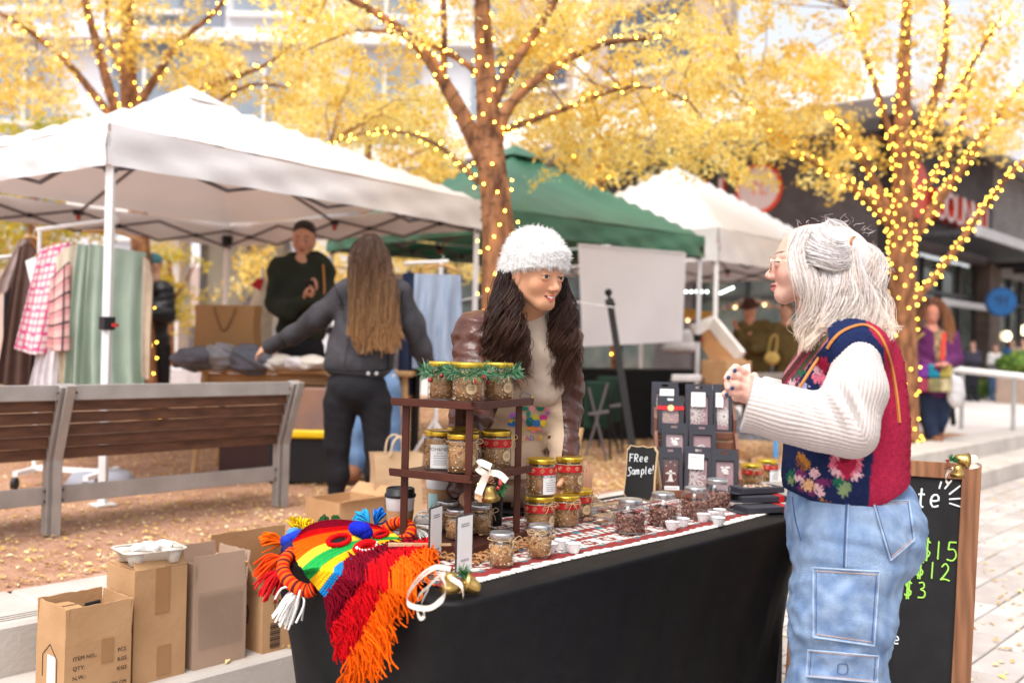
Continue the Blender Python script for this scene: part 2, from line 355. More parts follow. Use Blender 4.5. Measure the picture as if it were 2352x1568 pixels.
# steps: middle step slab and upper kerb, in blocks with joints
ks = struct('steps', AB(0, 3.2, 0))
def kerb_block(a0, a1, b0, b1, z0, z1, groove, parent):
    mb = MB(); mb.bbox(AB((a0+a1)/2, (b0+b1)/2, (z0+z1)/2), (a1-a0-.008, b1-b0, z1-z0), RA, .012)
    o = mb.build('kerb_block', m_conc, parent)
    if groove:
        for q in range(3): MB().box(AB((a0+a1)/2, b0+.05+q*.026, z1+.0005), (a1-a0-.03, .009, .004), RA).build('groove_strip', M('groove', (.3, .26, .23), .9), o)
for i in range(-2, 9):
    a0 = i*1.6
    kerb_block(a0, a0+1.6, 3.02, 3.47, -.05, ZS, False, ks); kerb_block(a0, a0+1.6, 3.46, 3.93, -.05, ZT, i < 4, ks)
for i in range(9, 24): kerb_block(i*1.6, i*1.6+1.6, 3.02, 3.47, -.05, ZS, False, ks); kerb_block(i*1.6, i*1.6+1.6, 3.46, 3.93, -.05, ZT, False, ks)
tg = absheet('terrace', -30, 13.2, 3.92, 60, ZT-.004, m_grav); tag(tg, kind='structure')
tp = absheet('promenade', 13.2, 120, 3.92, 120, ZT-.004, m_conc2); tag(tp, kind='structure')
bed = absheet('planting_bed', 9.2, 12.9, 4.3, 5.6, ZT, M('bark_mulch', (.16, .09, .05), .95, .4, 25, .8, 60, col2=(.32, .2, .11))); tag(bed, kind='structure')
# loose pebbles and fallen leaves
def scatter(n, a0, a1, b0, b1, z, size, flat, cols, name, mat, power=1.0, curl=0.0, zj=0.0):
    a = rng.uniform(a0, a1, n); b = b0+(b1-b0)*rng.uniform(0, 1, n)**power; th = rng.uniform(0, 2*PI, n); s = size*rng.uniform(.6, 1.5, n)
    base = np.stack([A2[0]*a+B2[0]*b, A2[1]*a+B2[1]*b, np.full(n, z)+rng.uniform(0, zj+1e-6, n)], 1)
    t = np.stack([np.cos(th), np.sin(th), rng.uniform(-.25, .25, n)], 1); u = np.stack([-np.sin(th), np.cos(th), rng.uniform(-.25, .25, n)], 1)
    S = s[:, None]; V = np.stack([base-t*S, base-u*S*.5+np.array([0, 0, curl*size]), base+t*S, base+u*S*.5+np.array([0, 0, curl*size*.6])], 1)
    V[:, :, 2] += .004
    if flat: F = np.arange(n*4).reshape(n, 4); VV = V.reshape(-1, 3); C = np.repeat(cols[rng.integers(0, len(cols), n)], 4, 0)
    else:
        T = base+np.array([0, 0, 1])*S*.7; VV = np.concatenate([V, T[:, None]], 1).reshape(-1, 3); id_ = np.arange(n)[:, None]*5
        F = np.concatenate([id_+np.array([[i, (i+1) % 4, 4]]) for i in range(4)]); C = np.repeat(cols[rng.integers(0, len(cols), n)], 5, 0)
    o = link(name, mesh_from(name, VV, F, C), mat, None); tag(o, kind='stuff'); return o
leafc = np.array([[.74, .52, .17], [.82, .64, .30], [.66, .42, .14], [.84, .72, .44], [.58, .36, .14]])
m_leafg = M('fallen_leaf', attr='Col', rough=.7, var=.1, transl=.2)
lv = scatter(13000, -2.5, 7.5, 3.95, 8.5, ZT, .0145, True, leafc, 'fallen_leaves', m_leafg, 1.3, .5, .006); tag(lv, 'yellow fallen leaves strewn over the reddish gravel', 'leaves')
lv2 = scatter(1400, 3.5, 12, .2, 3.0, 0, .016, True, leafc, 'fallen_leaves', m_leafg, 1, .5, .004); tag(lv2, 'sparse yellow leaves on the pale paving', 'leaves')
lv3 = scatter(500, -1, 12, 3.05, 3.9, ZS, .016, True, leafc, 'fallen_leaves', m_leafg, 1, .5, .004); tag(lv3, 'few yellow leaves caught on the concrete steps', 'leaves')
lv4 = scatter(9000, 5.5, 13, 4.0, 11, ZT, .02, True, leafc, 'fallen_leaves', m_leafg, 1.2, .5, .006); tag(lv4, 'thick yellow leaf litter under the far tents', 'leaves')
pebc = np.array([[.42, .24, .15], [.34, .17, .1], [.55, .38, .28], [.26, .12, .07], [.6, .45, .35]])
pb = scatter(30000, -2.5, 6, 3.94, 8, ZT-.004, .0055, False, pebc, 'gravel', M('pebble', attr='Col', rough=.9, var=.15), 1.2); tag(pb, 'loose reddish gravel on the terrace', 'gravel')
# ================================================================ shop building on the right, its corner towards the camera
m_brick = M('dark_brick', (.075, .06, .062), .85, .2, 2, .2, 60, col2=(.12, .098, .098), brick=(.24, .075, (.6, .6, .6), .008))
m_brickb = M('brown_brick', (.10, .065, .055), .85, .2, 2, .2, 60, col2=(.16, .11, .09), brick=(.24, .075, (.55, .55, .55), .008))
m_fascia = M('white_fascia', (.82, .82, .84), .45, .03); m_soffit = M('soffit', (.40, .37, .37), .7, .05)
m_stucco = M('tan_stucco', (.46, .36, .29), .9, .08, 4, .2, 120); m_bronze = M('bronze_frame', (.05, .045, .05), .4, .1, metal=.4)
m_pane = M('shop_glass', (.05, .07, .07), .06, .2, 1.5, spec=.8, col2=(.16, .17, .15), detail=2); m_white = M('painted_white', (.8, .79, .78), .5, .03)
def panel(name, c, xdir, w_, h_, t, mat, parent=None, up=(0, 0, 1)):
    mb = MB().box((0, 0, 0), (w_, h_, t)); me = mesh_from(name, np.concatenate(mb.v), mb.f); o = link(name, me, mat, parent)
    x = nrm(xdir); y = nrm(np.asarray(up)-x*(np.asarray(up)@x)); z = np.cross(x, y)
    o.matrix_basis = Matrix([[x[0], y[0], z[0], 0], [x[1], y[1], z[1], 0], [x[2], y[2], z[2], 0], [0, 0, 0, 1]])
    o.location = Vector(np.asarray(c)-(worg(parent) if parent is not None else 0)); return o
aV = np.array([A2[0], A2[1], 0]); bV = np.array([B2[0], B2[1], 0])
AC, BC = 20.1, 7.42
bld = thing('shop_building', 'dark grey brick shop building with white canopy edge behind the tents', 'building', AB(AC, BC, ZT))
# left face (plane a = AC): piers and windows below, solid brick above
panel('wall', AB(AC+.2, BC+16, 4.55), bV, 32, 2.7, .4, m_brick, bld)
for b0 in (BC+.55, BC+5.2, BC+10, BC+15, BC+20, BC+25): panel('pier', AB(AC+.2, b0, 1.8), bV, 1.0 if b0 > BC+1 else 1.1, 2.85, .38, m_brick, bld)
for i, (b0, b1) in enumerate(((BC+1.1, BC+4.7), (BC+5.7, BC+9.5), (BC+10.5, BC+14.5), (BC+15.5, BC+19.5), (BC+20.5, BC+24.5))):
    wn = panel('window', AB(AC+.42, (b0+b1)/2, 1.85), bV, b1-b0, 2.9, .03, m_pane, bld)
    for q in range(4): MB().box(AB(AC+.36, b0+(b1-b0)*q/3, 1.85), (.08, .06, 2.9), RA).build('mullion', m_bronze, bld)
    MB().box(AB(AC+.35, (b0+b1)/2, 2.55), (.06, b1-b0, .06), RA).build('transom', m_bronze, bld)
cn = MB().box(AB(AC-.1, BC+15.8, 6.22), (4.3, 33.1, .08), RA).build('canopy', m_soffit, bld)
MB().box(AB(AC-2.25, BC+15.8, 6.25), (.10, 33.2, .55), RA).build('fascia', m_fascia, cn)
MB().box(AB(AC+12, BC-.75, 6.25), (28.6, .10, .55), RA).build('fascia', m_fascia, cn)
MB().box(AB(AC+14, BC+.4, 6.215), (24, 2.2, .08), RA).build('soffit', m_soffit, cn)
# set-back upper storeys above the left face
panel('upper_wall', AB(AC+2.2, BC+20, 9.4), bV, 30, 6.3, .4, m_stucco, bld)
for i in range(7):
    bc_ = BC+7.4+i*4.1; wn = panel('window', AB(AC+1.98, bc_, 9.6), bV, 2.6, 1.7, .06, M('upper_glass', (.06, .075, .11), .1, .1, spec=.7), bld)
    MB().box(AB(AC+1.93, bc_, 8.7), (.12, 2.8, .12), RA).build('sill', m_white, bld); MB().box(AB(AC+1.93, bc_, 9.6), (.08, .07, 1.7), RA).build('mullion', m_bronze, bld)
    MB().box(AB(AC+1.9, bc_+2.05, 9.2), (.3, .5, 5.8), RA).build('pilaster', m_white, bld)
# right face (plane b = BC)
panel('wall', AB(AC+3.2, BC+.2, 4.9), aV, 6.4, 2.6, .4, m_brick, bld); panel('wall', AB(AC+15, BC+.2, 4.75), aV, 17.2, 2.6, .4, M('grey_brick', (.25, .225, .22), .9, .1, 2, .2, 60, col2=(.32, .29, .28), brick=(.24, .075, (.7, .7, .7), .008)), bld)
for (a0, w_, mt) in ((AC+.5, 1.0, m_brick), (AC+6.4, .9, m_brickb), (AC+11.5, .7, m_brickb), (AC+17, .7, m_brickb), (AC+22, .7, m_brickb)): panel('pier', AB(a0, BC+.15, 2.0), aV, w_, 3.2, .5, mt, bld)
for (a0, a1) in ((AC+1.0, AC+5.95), (AC+6.85, AC+11.15), (AC+11.85, AC+16.65), (AC+17.35, AC+21.65)):
    panel('window', AB((a0+a1)/2, BC+.33, 1.95), aV, a1-a0, 3.1, .03, m_pane, bld)
    for q in range(5): MB().box(AB(a0+(a1-a0)*q/4, BC+.27, 1.95), (.07, .09, 3.1), RA).build('mullion', m_bronze, bld)
    MB().box(AB((a0+a1)/2, BC+.25, 2.75), (a1-a0, .07, .08), RA).build('transom', m_bronze, bld)
for q in range(9):                                           # lamps glowing inside the shop
    p = AB(AC+7.3+q*1.6, BC+.28, 1.9+.5*((q*37) % 5)/5-.2); MB().ell(p, (.11, .11, .13), None, 10, 6).build('interior_lamp', emat('warm_lamp', (1, .82, .5), 3.0), bld)
# metal awnings of the right face
aw = thing('metal_awning', 'white edged metal awning over the shop windows behind the right tree', 'awning', AB(AC+4, BC, 3.5))
MB().bbox(AB(AC+12.5, BC-1.0, 3.72), (13.2, .12, .22), RA, .01).build('edge_beam', m_white, aw); MB().box(AB(AC+12.5, BC-.45, 3.70), (13.1, 1.05, .05), RA).build('deck', M('awning_deck', (.12, .11, .12), .6), aw)
for q in range(8): MB().box(AB(AC+6.6+q*1.7, BC-.45, 3.60), (.07, 1.0, .14), RA).build('bracket', m_bronze, aw)
aw2 = thing('slatted_canopy', 'grey slatted metal canopy left of the corner pier under the red lettering', 'canopy', AB(AC+3, BC, 3.6))
for q in range(9): MB().box(AB(AC+3.4, BC-.15-q*.13, 3.78), (5.6, .05, .10), RA).build('slat', m_bronze, aw2)
MB().box(AB(AC+3.4, BC-1.35, 3.80), (5.7, .06, .2), RA).build('edge_beam', M('awning_grey', (.45, .43, .44), .5), aw2)
MB().bbox(AB(AC+3.6, BC-.5, 2.45), (4.6, .1, .14), RA, .01).build('lower_bar', M('awning_grey'), aw2)
# round sign, channel letters, blade sign
def disc_sign(name, label, c, normal, r, t, mats, txts):
    o = thing(name, label, 'sign', c); z = nrm(normal); x = nrm(np.cross((0, 0, 1), z)); y = np.cross(z, x); R = np.stack([x, y, z], 1)
    MB().lathe([(r, -t), (r, 0), (r*.985, .012)], 48, c, R).build('rim', mats[0], o); MB().lathe([(r*.86, .0), (r*.86, .02)], 48, c, R).build('face', mats[1], o)
    for (tx, sz, dx, dy) in txts:
        V, F = text_mesh(tx, sz, R, np.asarray(c)+R@np.array([dx, dy, .022]), .002, 'CENTER'); MB().add(V, F).build('lettering', mats[2], o)
    return o
rc = AB(AC-.05, BC+3.05, 4.92)
m_red = M('sign_red', (.75, .07, .03), .4, .04); m_face = M('sign_face', (.70, .54, .52), .5, .02); m_oran = M('sign_orange', (.85, .22, .1), .5)
disc_sign('round_sign', 'round white sign with red rim on the dark brick wall', rc, -aV, .56, .12, (m_red, m_face, m_oran), [('TL', .42, 0, -.14)])
def letters(name, label, txt, size, c, xdir, normal, parent=None):
    o = thing(name, label, 'sign', c); z = nrm(normal); x = nrm(xdir); y = np.cross(z, x); R = np.stack([x, y, z], 1)
    for q in range(len(txt[0])):
        ch, dx, wd = txt[0][q], txt[1][q], txt[2]
        V, F = text_mesh(ch, size, R, np.asarray(c)+R@np.array([dx, 0, 0]), .08, 'CENTER'); l_ = MB().add(V, F).build('letter', m_red, o)
        V, F = text_mesh(ch, size, R, np.asarray(c)+R@np.array([dx, 0, .085]), .004, 'CENTER'); V = V; MB().add(V, F).build('letter_face', m_face, l_)
    return o
letters('channel_letters', 'red and white channel letters over the corner canopy behind the right tree', ('UOUNNU', [0, .6, 1.2, 1.8, 2.4, 3.0], .5), .95, AB(AC+2.0, BC-.12, 4.25), aV, -bV)
disc_sign('round_sign', 'red disc sign half hidden behind the right tree trunk', AB(AC+1.0, BC-.05, 4.75), -bV, .6, .12, (m_red, m_red, m_face), [])
letters('channel_letters', 'red and white letters left of the round sign above the white tent', ('UU', [0, .62], .5), .9, AB(AC-.12, BC+4.75, 4.6), -bV, -aV)
disc_sign('blade_sign', 'blue oval blade sign beside the shop window at the right edge', P(2300, 693, 21.0), (-.25, -1, 0), .31, .10, (M('sign_blue_rim', (.004, .04, .12), .4), M('sign_blue', (.005, .07, .21), .4), M('sign_dark', (.005, .02, .06), .5)), [('9f', .36, 0, -.11)])
wl = thing('wall_lamp', 'round white wall lamp glowing beside the peak of the white tent', 'lamp', AB(AC-.35, BC+9.0, 5.1))
lp = AB(AC-.55, BC+8.6, 4.95); MB().lathe([(.30, 0), (.30, .12), (.1, .2)], 24, lp).build('lamp_shade', M('lamp_grey', (.5, .5, .55), .5), wl); MB().ell(lp+np.array([0, 0, -.03]), (.22, .22, .06)).build('bulb', emat('lamp_white', (1, .97, .85), 4.0), wl)
# railing, planter and shrubs before the shop
rl = thing('handrail', 'white metal handrail behind the woman in the purple cardigan', 'railing', AB(14.3, 3.2, ZT))
rp0, rp1 = P(2100, 838, 13.5), P(2420, 872, 13.2)
MB().tube([rp0, rp1], .045, 10).build('rail', m_white, rl)
for f in (.02, .35, .72, .98): p = rp0+(rp1-rp0)*f; MB().tube([p, [p[0], p[1], ZT]], .03, 8).build('post', M('rail_post', (.35, .34, .34), .5), rl)
pl = thing('planter_box', 'low tan planter box at the right edge in front of the shop', 'planter', G(2330, 920, ZT))
c_ = G(2340, 925, ZT); MB().bbox(c_+np.array([.6, .5, .3]), (2.6, .9, .62), RA, .02).build('box', M('planter_tan', (.33, .24, .19), .8, .1), pl)
def shrub(c, r, n, cols, name, label, group=None):
    o = thing(name, label, 'shrub', c, group); u = rng.normal(size=(n, 3)); u /= np.linalg.norm(u, axis=1, keepdims=True)
    p = np.asarray(c)+u*np.asarray(r)*rng.uniform(.5, 1.0, (n, 1))+np.array([0, 0, r[2]*.8]); t = rng.normal(size=(n, 3)); t /= np.linalg.norm(t, axis=1, keepdims=True); v = np.cross(t, u); s = rng.uniform(.02, .045, (n, 1))*r[0]/.3
    V = np.stack([p-t*s, p-v*s*.5, p+t*s, p+v*s*.5], 1).reshape(-1, 3); C = np.repeat(cols[rng.integers(0, len(cols), n)], 4, 0)
    link('foliage', mesh_from('foliage', V, np.arange(n*4).reshape(n, 4), C, worg(o)), M('shrub_leaf', attr='Col', rough=.6, var=.1, transl=.3), o); return o
gr = np.array([[.10, .22, .03], [.18, .32, .05], [.3, .4, .08], [.07, .15, .03]]); yg = np.array([[.55, .50, .05], [.42, .42, .05], [.7, .55, .06], [.3, .33, .05]])
for q, (px, py, r) in enumerate(((2250, 915, .34), (2305, 905, .24), (2350, 918, .3))): shrub(G(px, py, ZT), (r, r, r*.8), 900, gr, 'low_shrub', ['small round green shrub nearest the handrail post', 'small green shrub between its two neighbours by the planter', 'small green shrub at the right edge by the planter'][q], 'shrubs by the planter')
shrub(c_+np.array([.6, .5, .6]), (.9, .35, .3), 1600, gr, 'planter_plants', 'green plants growing in the tan planter box')
# ================================================================ pale buildings far behind on the left
m_pale = M('pale_panel', (.62, .62, .66), .7, .06, .6); m_pale2 = M('pale_brick', (.55, .43, .39), .85, .1, 1, .1, 60, brick=(.5, .16, (.8, .8, .8), .01)); m_bluegrey = M('blue_grey_panel', (.20, .22, .27), .6, .06); m_lou = M('louvre', (.40, .41, .46), .6, .05, wave=(3.0, 'Z', .4))
m_win = M('far_glass', (.16, .20, .25), .15, .2, .5, spec=.6, col2=(.32, .36, .4))
fb = thing('apartment_building', 'pale apartment block with blue grey windows behind the yellow trees at left', 'building', (-8, 33, ZT))
MB().box((-13, 34, 7), (30, 8, 13.4)).build('wall', m_pale, fb)
MB().box((-10.5, 29.95, 11), (3.2, .12, 8)).build('panel', m_bluegrey, fb); MB().box((-5.5, 29.95, 7.6), (4.2, .12, 2.0)).build('louvre_panel', m_lou, fb)
for r_ in range(3):
    for q in range(7):
        x = -22+q*3.6; z = 5.3+r_*3.4; wn = MB().box((x, 29.94, z), (2.0, .16, 1.9)).build('window', m_win, fb)
        MB().box((x, 29.84, z), (.09, .1, 1.9)).build('mullion', m_white, wn); MB().box((x, 29.84, z-1.02), (2.3, .3, .12)).build('sill', m_white, wn)
    MB().box((-13, 29.8, 3.6+r_*3.4), (30, .5, .35)).build('cornice', m_white, fb)
en = thing('entrance_pavilion', 'white pavilion with a tall window seen under the left tent', 'building', (-5, 17.0, ZT))
MB().box((-6.05, 17.4, 1.85), (.62, .62, 3.0)).build('column', M('white_column', (.75, .74, .76), .6, .03), en); MB().box((-5.5, 17.6, 3.55), (3.8, 2.4, .35)).build('roof_slab', m_fascia, en)
for (x, w_) in ((-5.55, .10), (-4.75, .10), (-4.05, .10)): MB().box((x, 17.8, 2.2), (w_, .1, 2.4)).build('mullion', m_bluegrey, en)
MB().box((-4.8, 17.86, 2.35), (1.6, .03, 2.0)).build('pane', M('door_glass', (.35, .33, .28), .1, .3, 1.0, spec=.6, col2=(.5, .52, .48)), en); MB().box((-4.8, 17.8, 1.35), (1.9, .12, .42)).build('spandrel', M('lilac_panel', (.30, .31, .38), .5), en)
MB().box((-4.8, 17.9, .75), (1.9, .1, .8)).build('lower_wall', m_pale2, en)
bw = thing('brick_wall', 'pale pinkish brick wall in the distance left of the white column', 'wall', (-9.5, 24, ZT)); MB().box((-10, 24, 1.7), (9, .4, 2.7)).build('masonry', m_pale2, bw)
# ================================================================ pop-up tents
m_tentw = M('tent_white', (.80, .78, .80), .75, .03, 2, .25, 12, transl=.13); m_tentg = M('tent_green', (.026, .115, .062), .38, .12, 2, .25, 10, transl=.08, col2=(.045, .165, .095), spec=.7)
m_pole = M('tent_pole', (.62, .60, .62), .4, .04, metal=.3); m_polew = M('tent_pole_white', (.82, .8, .8), .45, .03); m_truss = M('truss_grey', (.16, .14, .15), .5, .1, metal=.4); m_blk = M('black_plastic', (.012, .012, .014), .45, .1); m_redb = M('red_button', (.45, .02, .015), .4)
def tent(name, label, N2, ad, bd, S, zb, ze, zp, mat, mpole, clampz, vent=False):
    ad = nrm(np.array([ad[0], ad[1], 0])); bd = nrm(np.array([bd[0], bd[1], 0])); N = np.array([N2[0], N2[1], 0.0])
    o = thing(name, label, 'tent', N+np.array([0, 0, ZT]))
    n = 28; us = np.linspace(-1, 1, n+1); C0 = N+(ad+bd)*S/2
    X = np.zeros((n+1, n+1, 3))
    for i, u in enumerate(us):
        for j, v in enumerate(us):
            m = max(abs(u), abs(v)); mn = min(abs(u), abs(v)); h = (1-m)**.94; sag = .07*(m*(1-m)*4)*(1-(mn/max(m, .01))**2)
            X[i, j] = C0+ad*u*S/2+bd*v*S/2+np.array([0, 0, ze+(zp-ze)*h-sag+.006*math.sin(17*u+3)*math.sin(13*v)])
    mb = MB().grid(X); cn = mb.build('canopy', mat, o, True)
    if vent:
        c = C0+np.array([0, 0, zp+.02]); s = .24; cr = [c+ad*s*i+bd*s*j-np.array([0, 0, .13]) for (i, j) in ((-1, -1), (1, -1), (1, 1), (-1, 1))]
        MB().add(cr+[c+np.array([0, 0, .03])], [(0, 1, 4), (1, 2, 4), (2, 3, 4), (3, 0, 4)]).build('vent_cap', mat, cn)
    cor = [N, N+ad*S, N+(ad+bd)*S, N+bd*S]
    for e in range(4):
        p, q = cor[e], cor[(e+1) % 4]; out = np.cross(nrm(q-p), (0, 0, 1)); nu, nv = 48, 7; Y = np.zeros((nv, nu, 3))
        for i in range(nv):
            for j in range(nu):
                t = j/(nu-1); f = i/(nv-1); wr = .012*math.sin(t*21+f*4+e)*math.sin(f*PI)+.010*math.sin(t*47+2*e-f*6)*f
                Y[i, j] = p+(q-p)*t+out*(.012+wr+.01*f)+np.array([0, 0, ze+(zb-ze)*f+.012*math.sin(t*PI)*f-.02*math.sin(t*PI)*(1-f)])
        MB().grid(Y).build('valance', mat, o, True)
        a_, b_ = p+np.array([0, 0, 0]), q; zz = (zb+.02, zb+.30)
        nb = 4
        for k in range(nb):
            t0, t1 = k/nb, (k+1)/nb; inn = -out*.05
            A_ = p+(q-p)*t0+inn; B_ = p+(q-p)*t1+inn; up, dn = zb+.17, zb-.02
            MB().bar(A_+[0, 0, up if k % 2 == 0 else dn], B_+[0, 0, dn if k % 2 == 0 else up], .014, .024).build('truss_bar', m_truss, o)
            MB().bar(A_+[0, 0, dn if k % 2 == 0 else up], B_+[0, 0, up if k % 2 == 0 else dn], .014, .024).build('truss_bar', m_truss, o)
            for tt in (t0+t1)/2,: MB().box(p+(q-p)*tt+inn+[0, 0, (up+dn)/2], (.04, .04, .04)).build('joint', m_blk, o)
        mid = (p+q)/2-out*.09+np.array([0, 0, zb+.15])
        j_ = MB().box(mid, (.07, .07, .05)).build('joint', m_blk, o); MB().tube([mid-[0, 0, .01], mid-[0, 0, .07]], .02, 8).build('release_button', m_redb, j_)
        # struts from the mid sides to the peak
        MB().bar(mid, C0+[0, 0, zp-.28], .02, .02).build('roof_strut', m_truss, o)
    for e in range(4):
        p = cor[e]+(C0-cor[e])*.02; ps = MB().bar(p+[0, 0, ZT], p+[0, 0, zb+.2], .045, .045, (1, 0, 0), bev=.004).build('post', mpole, o)
        MB().box(p+[0, 0, zb+.06], (.075, .075, .10), RA).build('corner_bracket', m_blk if e else mpole, ps)
        cl = MB().box(p+[0, 0, clampz], (.066, .066, .075), RA).build('clamp', m_blk, ps); MB().box(p+[.05, -.01, clampz-.01], (.03, .03, .02)).build('release_button', m_redb, ps)
        MB().box(p+[0, 0, ZT+.006], (.12, .12, .012), RA).build('foot_plate', mpole, ps)
    return o
tN = P(250, 380, 5.7)[:2]; tR = P(1108, 528, 8.45)[:2]; dd = tR-tN
tent('canopy_tent', 'large white pop-up tent over the clothing stall at left', tN, dd, (-dd[1], dd[0]), np.linalg.norm(dd), 2.30, 2.545, 3.33, m_tentw, m_polew, 1.40, True)
gN = P(1132, 528, 8.62)[:2]; gR = P(1616, 590, 10.45)[:2]; dd = gR-gN
tent('canopy_tent', 'dark green pop-up tent behind the tree in the middle', gN, dd, (-dd[1], dd[0]), np.linalg.norm(dd), 2.30, 2.52, 3.42, m_tentg, m_pole, 1.45, True)
wN = P(1648, 600, 11.1)[:2]; wR = wN+A2*3.05
tent('canopy_tent', 'smaller white pop-up tent between green tent and brick shop', wN, A2, B2, 3.05, 2.32, 2.70, 3.78, m_tentw, m_polew, 1.5)
# white cloth panel hung below the green tent's eave
k0, k1 = P(1328, 562, 9.15), P(1572, 582, 10.05); k2, k3 = P(1336, 796, 9.1), P(1565, 784, 10.0)
sc_ = thing('hanging_banner', 'blank white cloth banner hung under the green tent eave', 'banner', (k2+k3)/2)
Y = np.array([[(k0+(k1-k0)*t)*(1-f)+(k2+(k3-k2)*t)*f+np.array([.3, -.6, 0])*.02*math.sin(t*9+f*3)*f for t in np.linspace(0, 1, 20)] for f in np.linspace(0, 1, 10)])
mb = MB().grid(Y); mb.grid(Y+np.array([.02, .02, 0])); mb.build('cloth', M('banner_cloth', (.74, .70, .72), .85, .03, 3, .15, 30, transl=.15), sc_, True); MB().tube([k0, k1], .012, 8).build('hanging_rod', m_pole, sc_)
# string of pale bulbs and lamps inside the far tent
for (q0, q1, dd_, lab) in (((1572, 668), (1640, 668), 11.4, 'row of cool white tent lights left of the tent post'), ((1652, 672), (1692, 655), 11.6, 'bright white clip light inside the far white tent')):
    a_, b_ = P(*q0, dd_), P(*q1, dd_); o = thing('tent_light', lab, 'lamp', a_); MB().tube([a_, b_], .012, 8).build('housing', m_blk, o)
    for f in np.linspace(.05, .75, 5): MB().ell(a_+(b_-a_)*f+[0, -.02, -.01], .016, None, 8, 6).build('bulb', emat('cool_bulb', (.9, 1, .93), 3.5), o)
ga = thing('holiday_garland', 'pink and green tinsel garland across the shop window behind the far tent', 'garland', P(1640, 740, 13.4))
gp = catmull([P(1560, 735, 13.5), P(1650, 715, 13.4), P(1720, 690, 13.4), P(1770, 700, 13.4), P(1850, 720, 13.4)], 60); mb = MB()
for i, p in enumerate(gp): mb.ell(p+rng.normal(0, .012, 3), .035, None, 6, 4, col=[(.6, .3, .3), (.25, .35, .25), (.7, .6, .55)][i % 3])
mb.build('tinsel', M('tinsel', attr='Col', rough=.4), ga, attr=True)
for i in range(4, 60, 9): MB().ell(gp[i]+[0, -.05, -.03], .022, None, 8, 6).build('bulb', emat('warm_bulb2', (1, .6, .25), 3), ga)
ob = thing('wooden_plank', 'orange wooden plank hanging inside the far white tent', 'plank', P(1600, 722, 12.5)); MB().bar(P(1562, 716, 12.6), P(1642, 728, 12.4), .03, .11).build('board', M('orange_wood', (.6, .3, .05), .6, .15, 8), ob)
# ================================================================ park bench (seen from behind)
m_steel = M('bench_steel', (.30, .27, .25), .5, .14, 7, .12, 50, metal=.25, col2=(.40, .36, .34)); m_slat = M('bench_slat', (.070, .027, .014), .5, .25, 9, .3, 90, stretch=(1, 1, 4), col2=(.145, .060, .030), detail=6)
m_bolt = M('bolt', (.12, .1, .09), .5, metal=.6)
def bench(name, label, a0, nspan, span, b0, mats=(m_steel, m_slat)):
    o = thing(name, label, 'bench', AB(a0, b0, ZT))
    def bp(a, h, off=0.0): return AB(a, b0-(.0 if h < .36 else .13*(h-.36)/.37)+off, ZT+h)
    for i in range(nspan+1):
        a = a0+i*span
        ps = MB()
        ps.bar(bp(a, 0), bp(a, .37), .055, .075, aV, bev=.003); ps.bar(bp(a, .36), bp(a, .735), .055, .075, aV, bev=.003)
        po = ps.build('post', mats[0], o); r_ = MB(); r_.bar(bp(a, 0, -.05), bp(a, .37, -.05), .014, .04, aV); r_.bar(bp(a, .36, -.05), bp(a, .735, -.05), .014, .04, aV); r_.build('rib', mats[0], po)
        for h in (.70, .66, .22, .17):
            for s_ in (-.045, .045): MB().ell(bp(a+s_, h, -.022), .007, None, 6, 4).build('bolt', m_bolt, po)
        MB().bar(AB(a, b0+.02, ZT+.40), AB(a, b0+.48, ZT+.43), .05, .06, bev=.003).build('seat_bracket', mats[0], o)
    for i in range(nspan):
        s, e = a0+i*span+.03, a0+(i+1)*span-.03
        MB().bar(bp(s, .70), bp(e, .70), .02, .075, (0, 0, 1), bev=.003).build('top_rail', mats[0], o)
        MB().bar(bp(s, .195), bp(e, .195), .02, .085, (0, 0, 1), bev=.003).build('bottom_rail', mats[0], o)
        for q in range(5):
            h = .385+q*.0595; MB().bar(bp(s, h+.012, .012), bp(e, h+.012, .012), .03, .0535, (0, 0, 1), bev=.003).build('back_slat', mats[1], o)
        for q in range(4): MB().bar(AB(s, b0+.09+q*.105, ZT+.455), AB(e, b0+.09+q*.105, ZT+.455), .092, .03, bev=.003).build('seat_slat', mats[1], o)
    return o
bench('park_bench', 'long park bench with grey steel frame and dark wooden slats seen from behind', -.49, 3, 1.335, 4.88)
bench('park_bench', 'steel and wood park bench half hidden behind the chocolate display', 9.35, 1, 1.5, 5.35)
# ================================================================ the stall table under a stretch cover
TZ = .75; TC = np.array([-.115, 2.18]); TL, TW = 1.83, .72
tA = TC@A2; tB = TC@B2                                         # near-left corner in (a, b)
def TP(t, s, z=TZ): return AB(tA+t, tB+s, z)
m_black = M('black_stretch_cloth', (.0052, .0048, .006), .55, .3, 22, .2, 260, spec=.2)
tb = thing('stall_table', 'long stall table under a fitted black stretch cover', 'table', TP(TL/2, TW/2, 0))
def perim(n=160, r=.075):
    pts = []; 
    for (cx, cy, a0) in ((r, r, PI), (TL-r, r, 1.5*PI), (TL-r, TW-r, 0), (r, TW-r, .5*PI)):
        for q in np.linspace(0, .5*PI, 9): pts.append((cx+r*math.cos(a0+q), cy+r*math.sin(a0+q)))
    pts = np.array(pts+[pts[0]]); L = np.r_[0, np.cumsum(np.linalg.norm(np.diff(pts, axis=0), axis=1))]; s = np.linspace(0, L[-1], n, endpoint=False)
    return np.c_[np.interp(s, L, pts[:, 0]), np.interp(s, L, pts[:, 1])]
pr = perim(); rows = []
legs = np.array([(.10, .08), (TL-.10, .08), (TL-.10, TW-.08), (.10, TW-.08)])
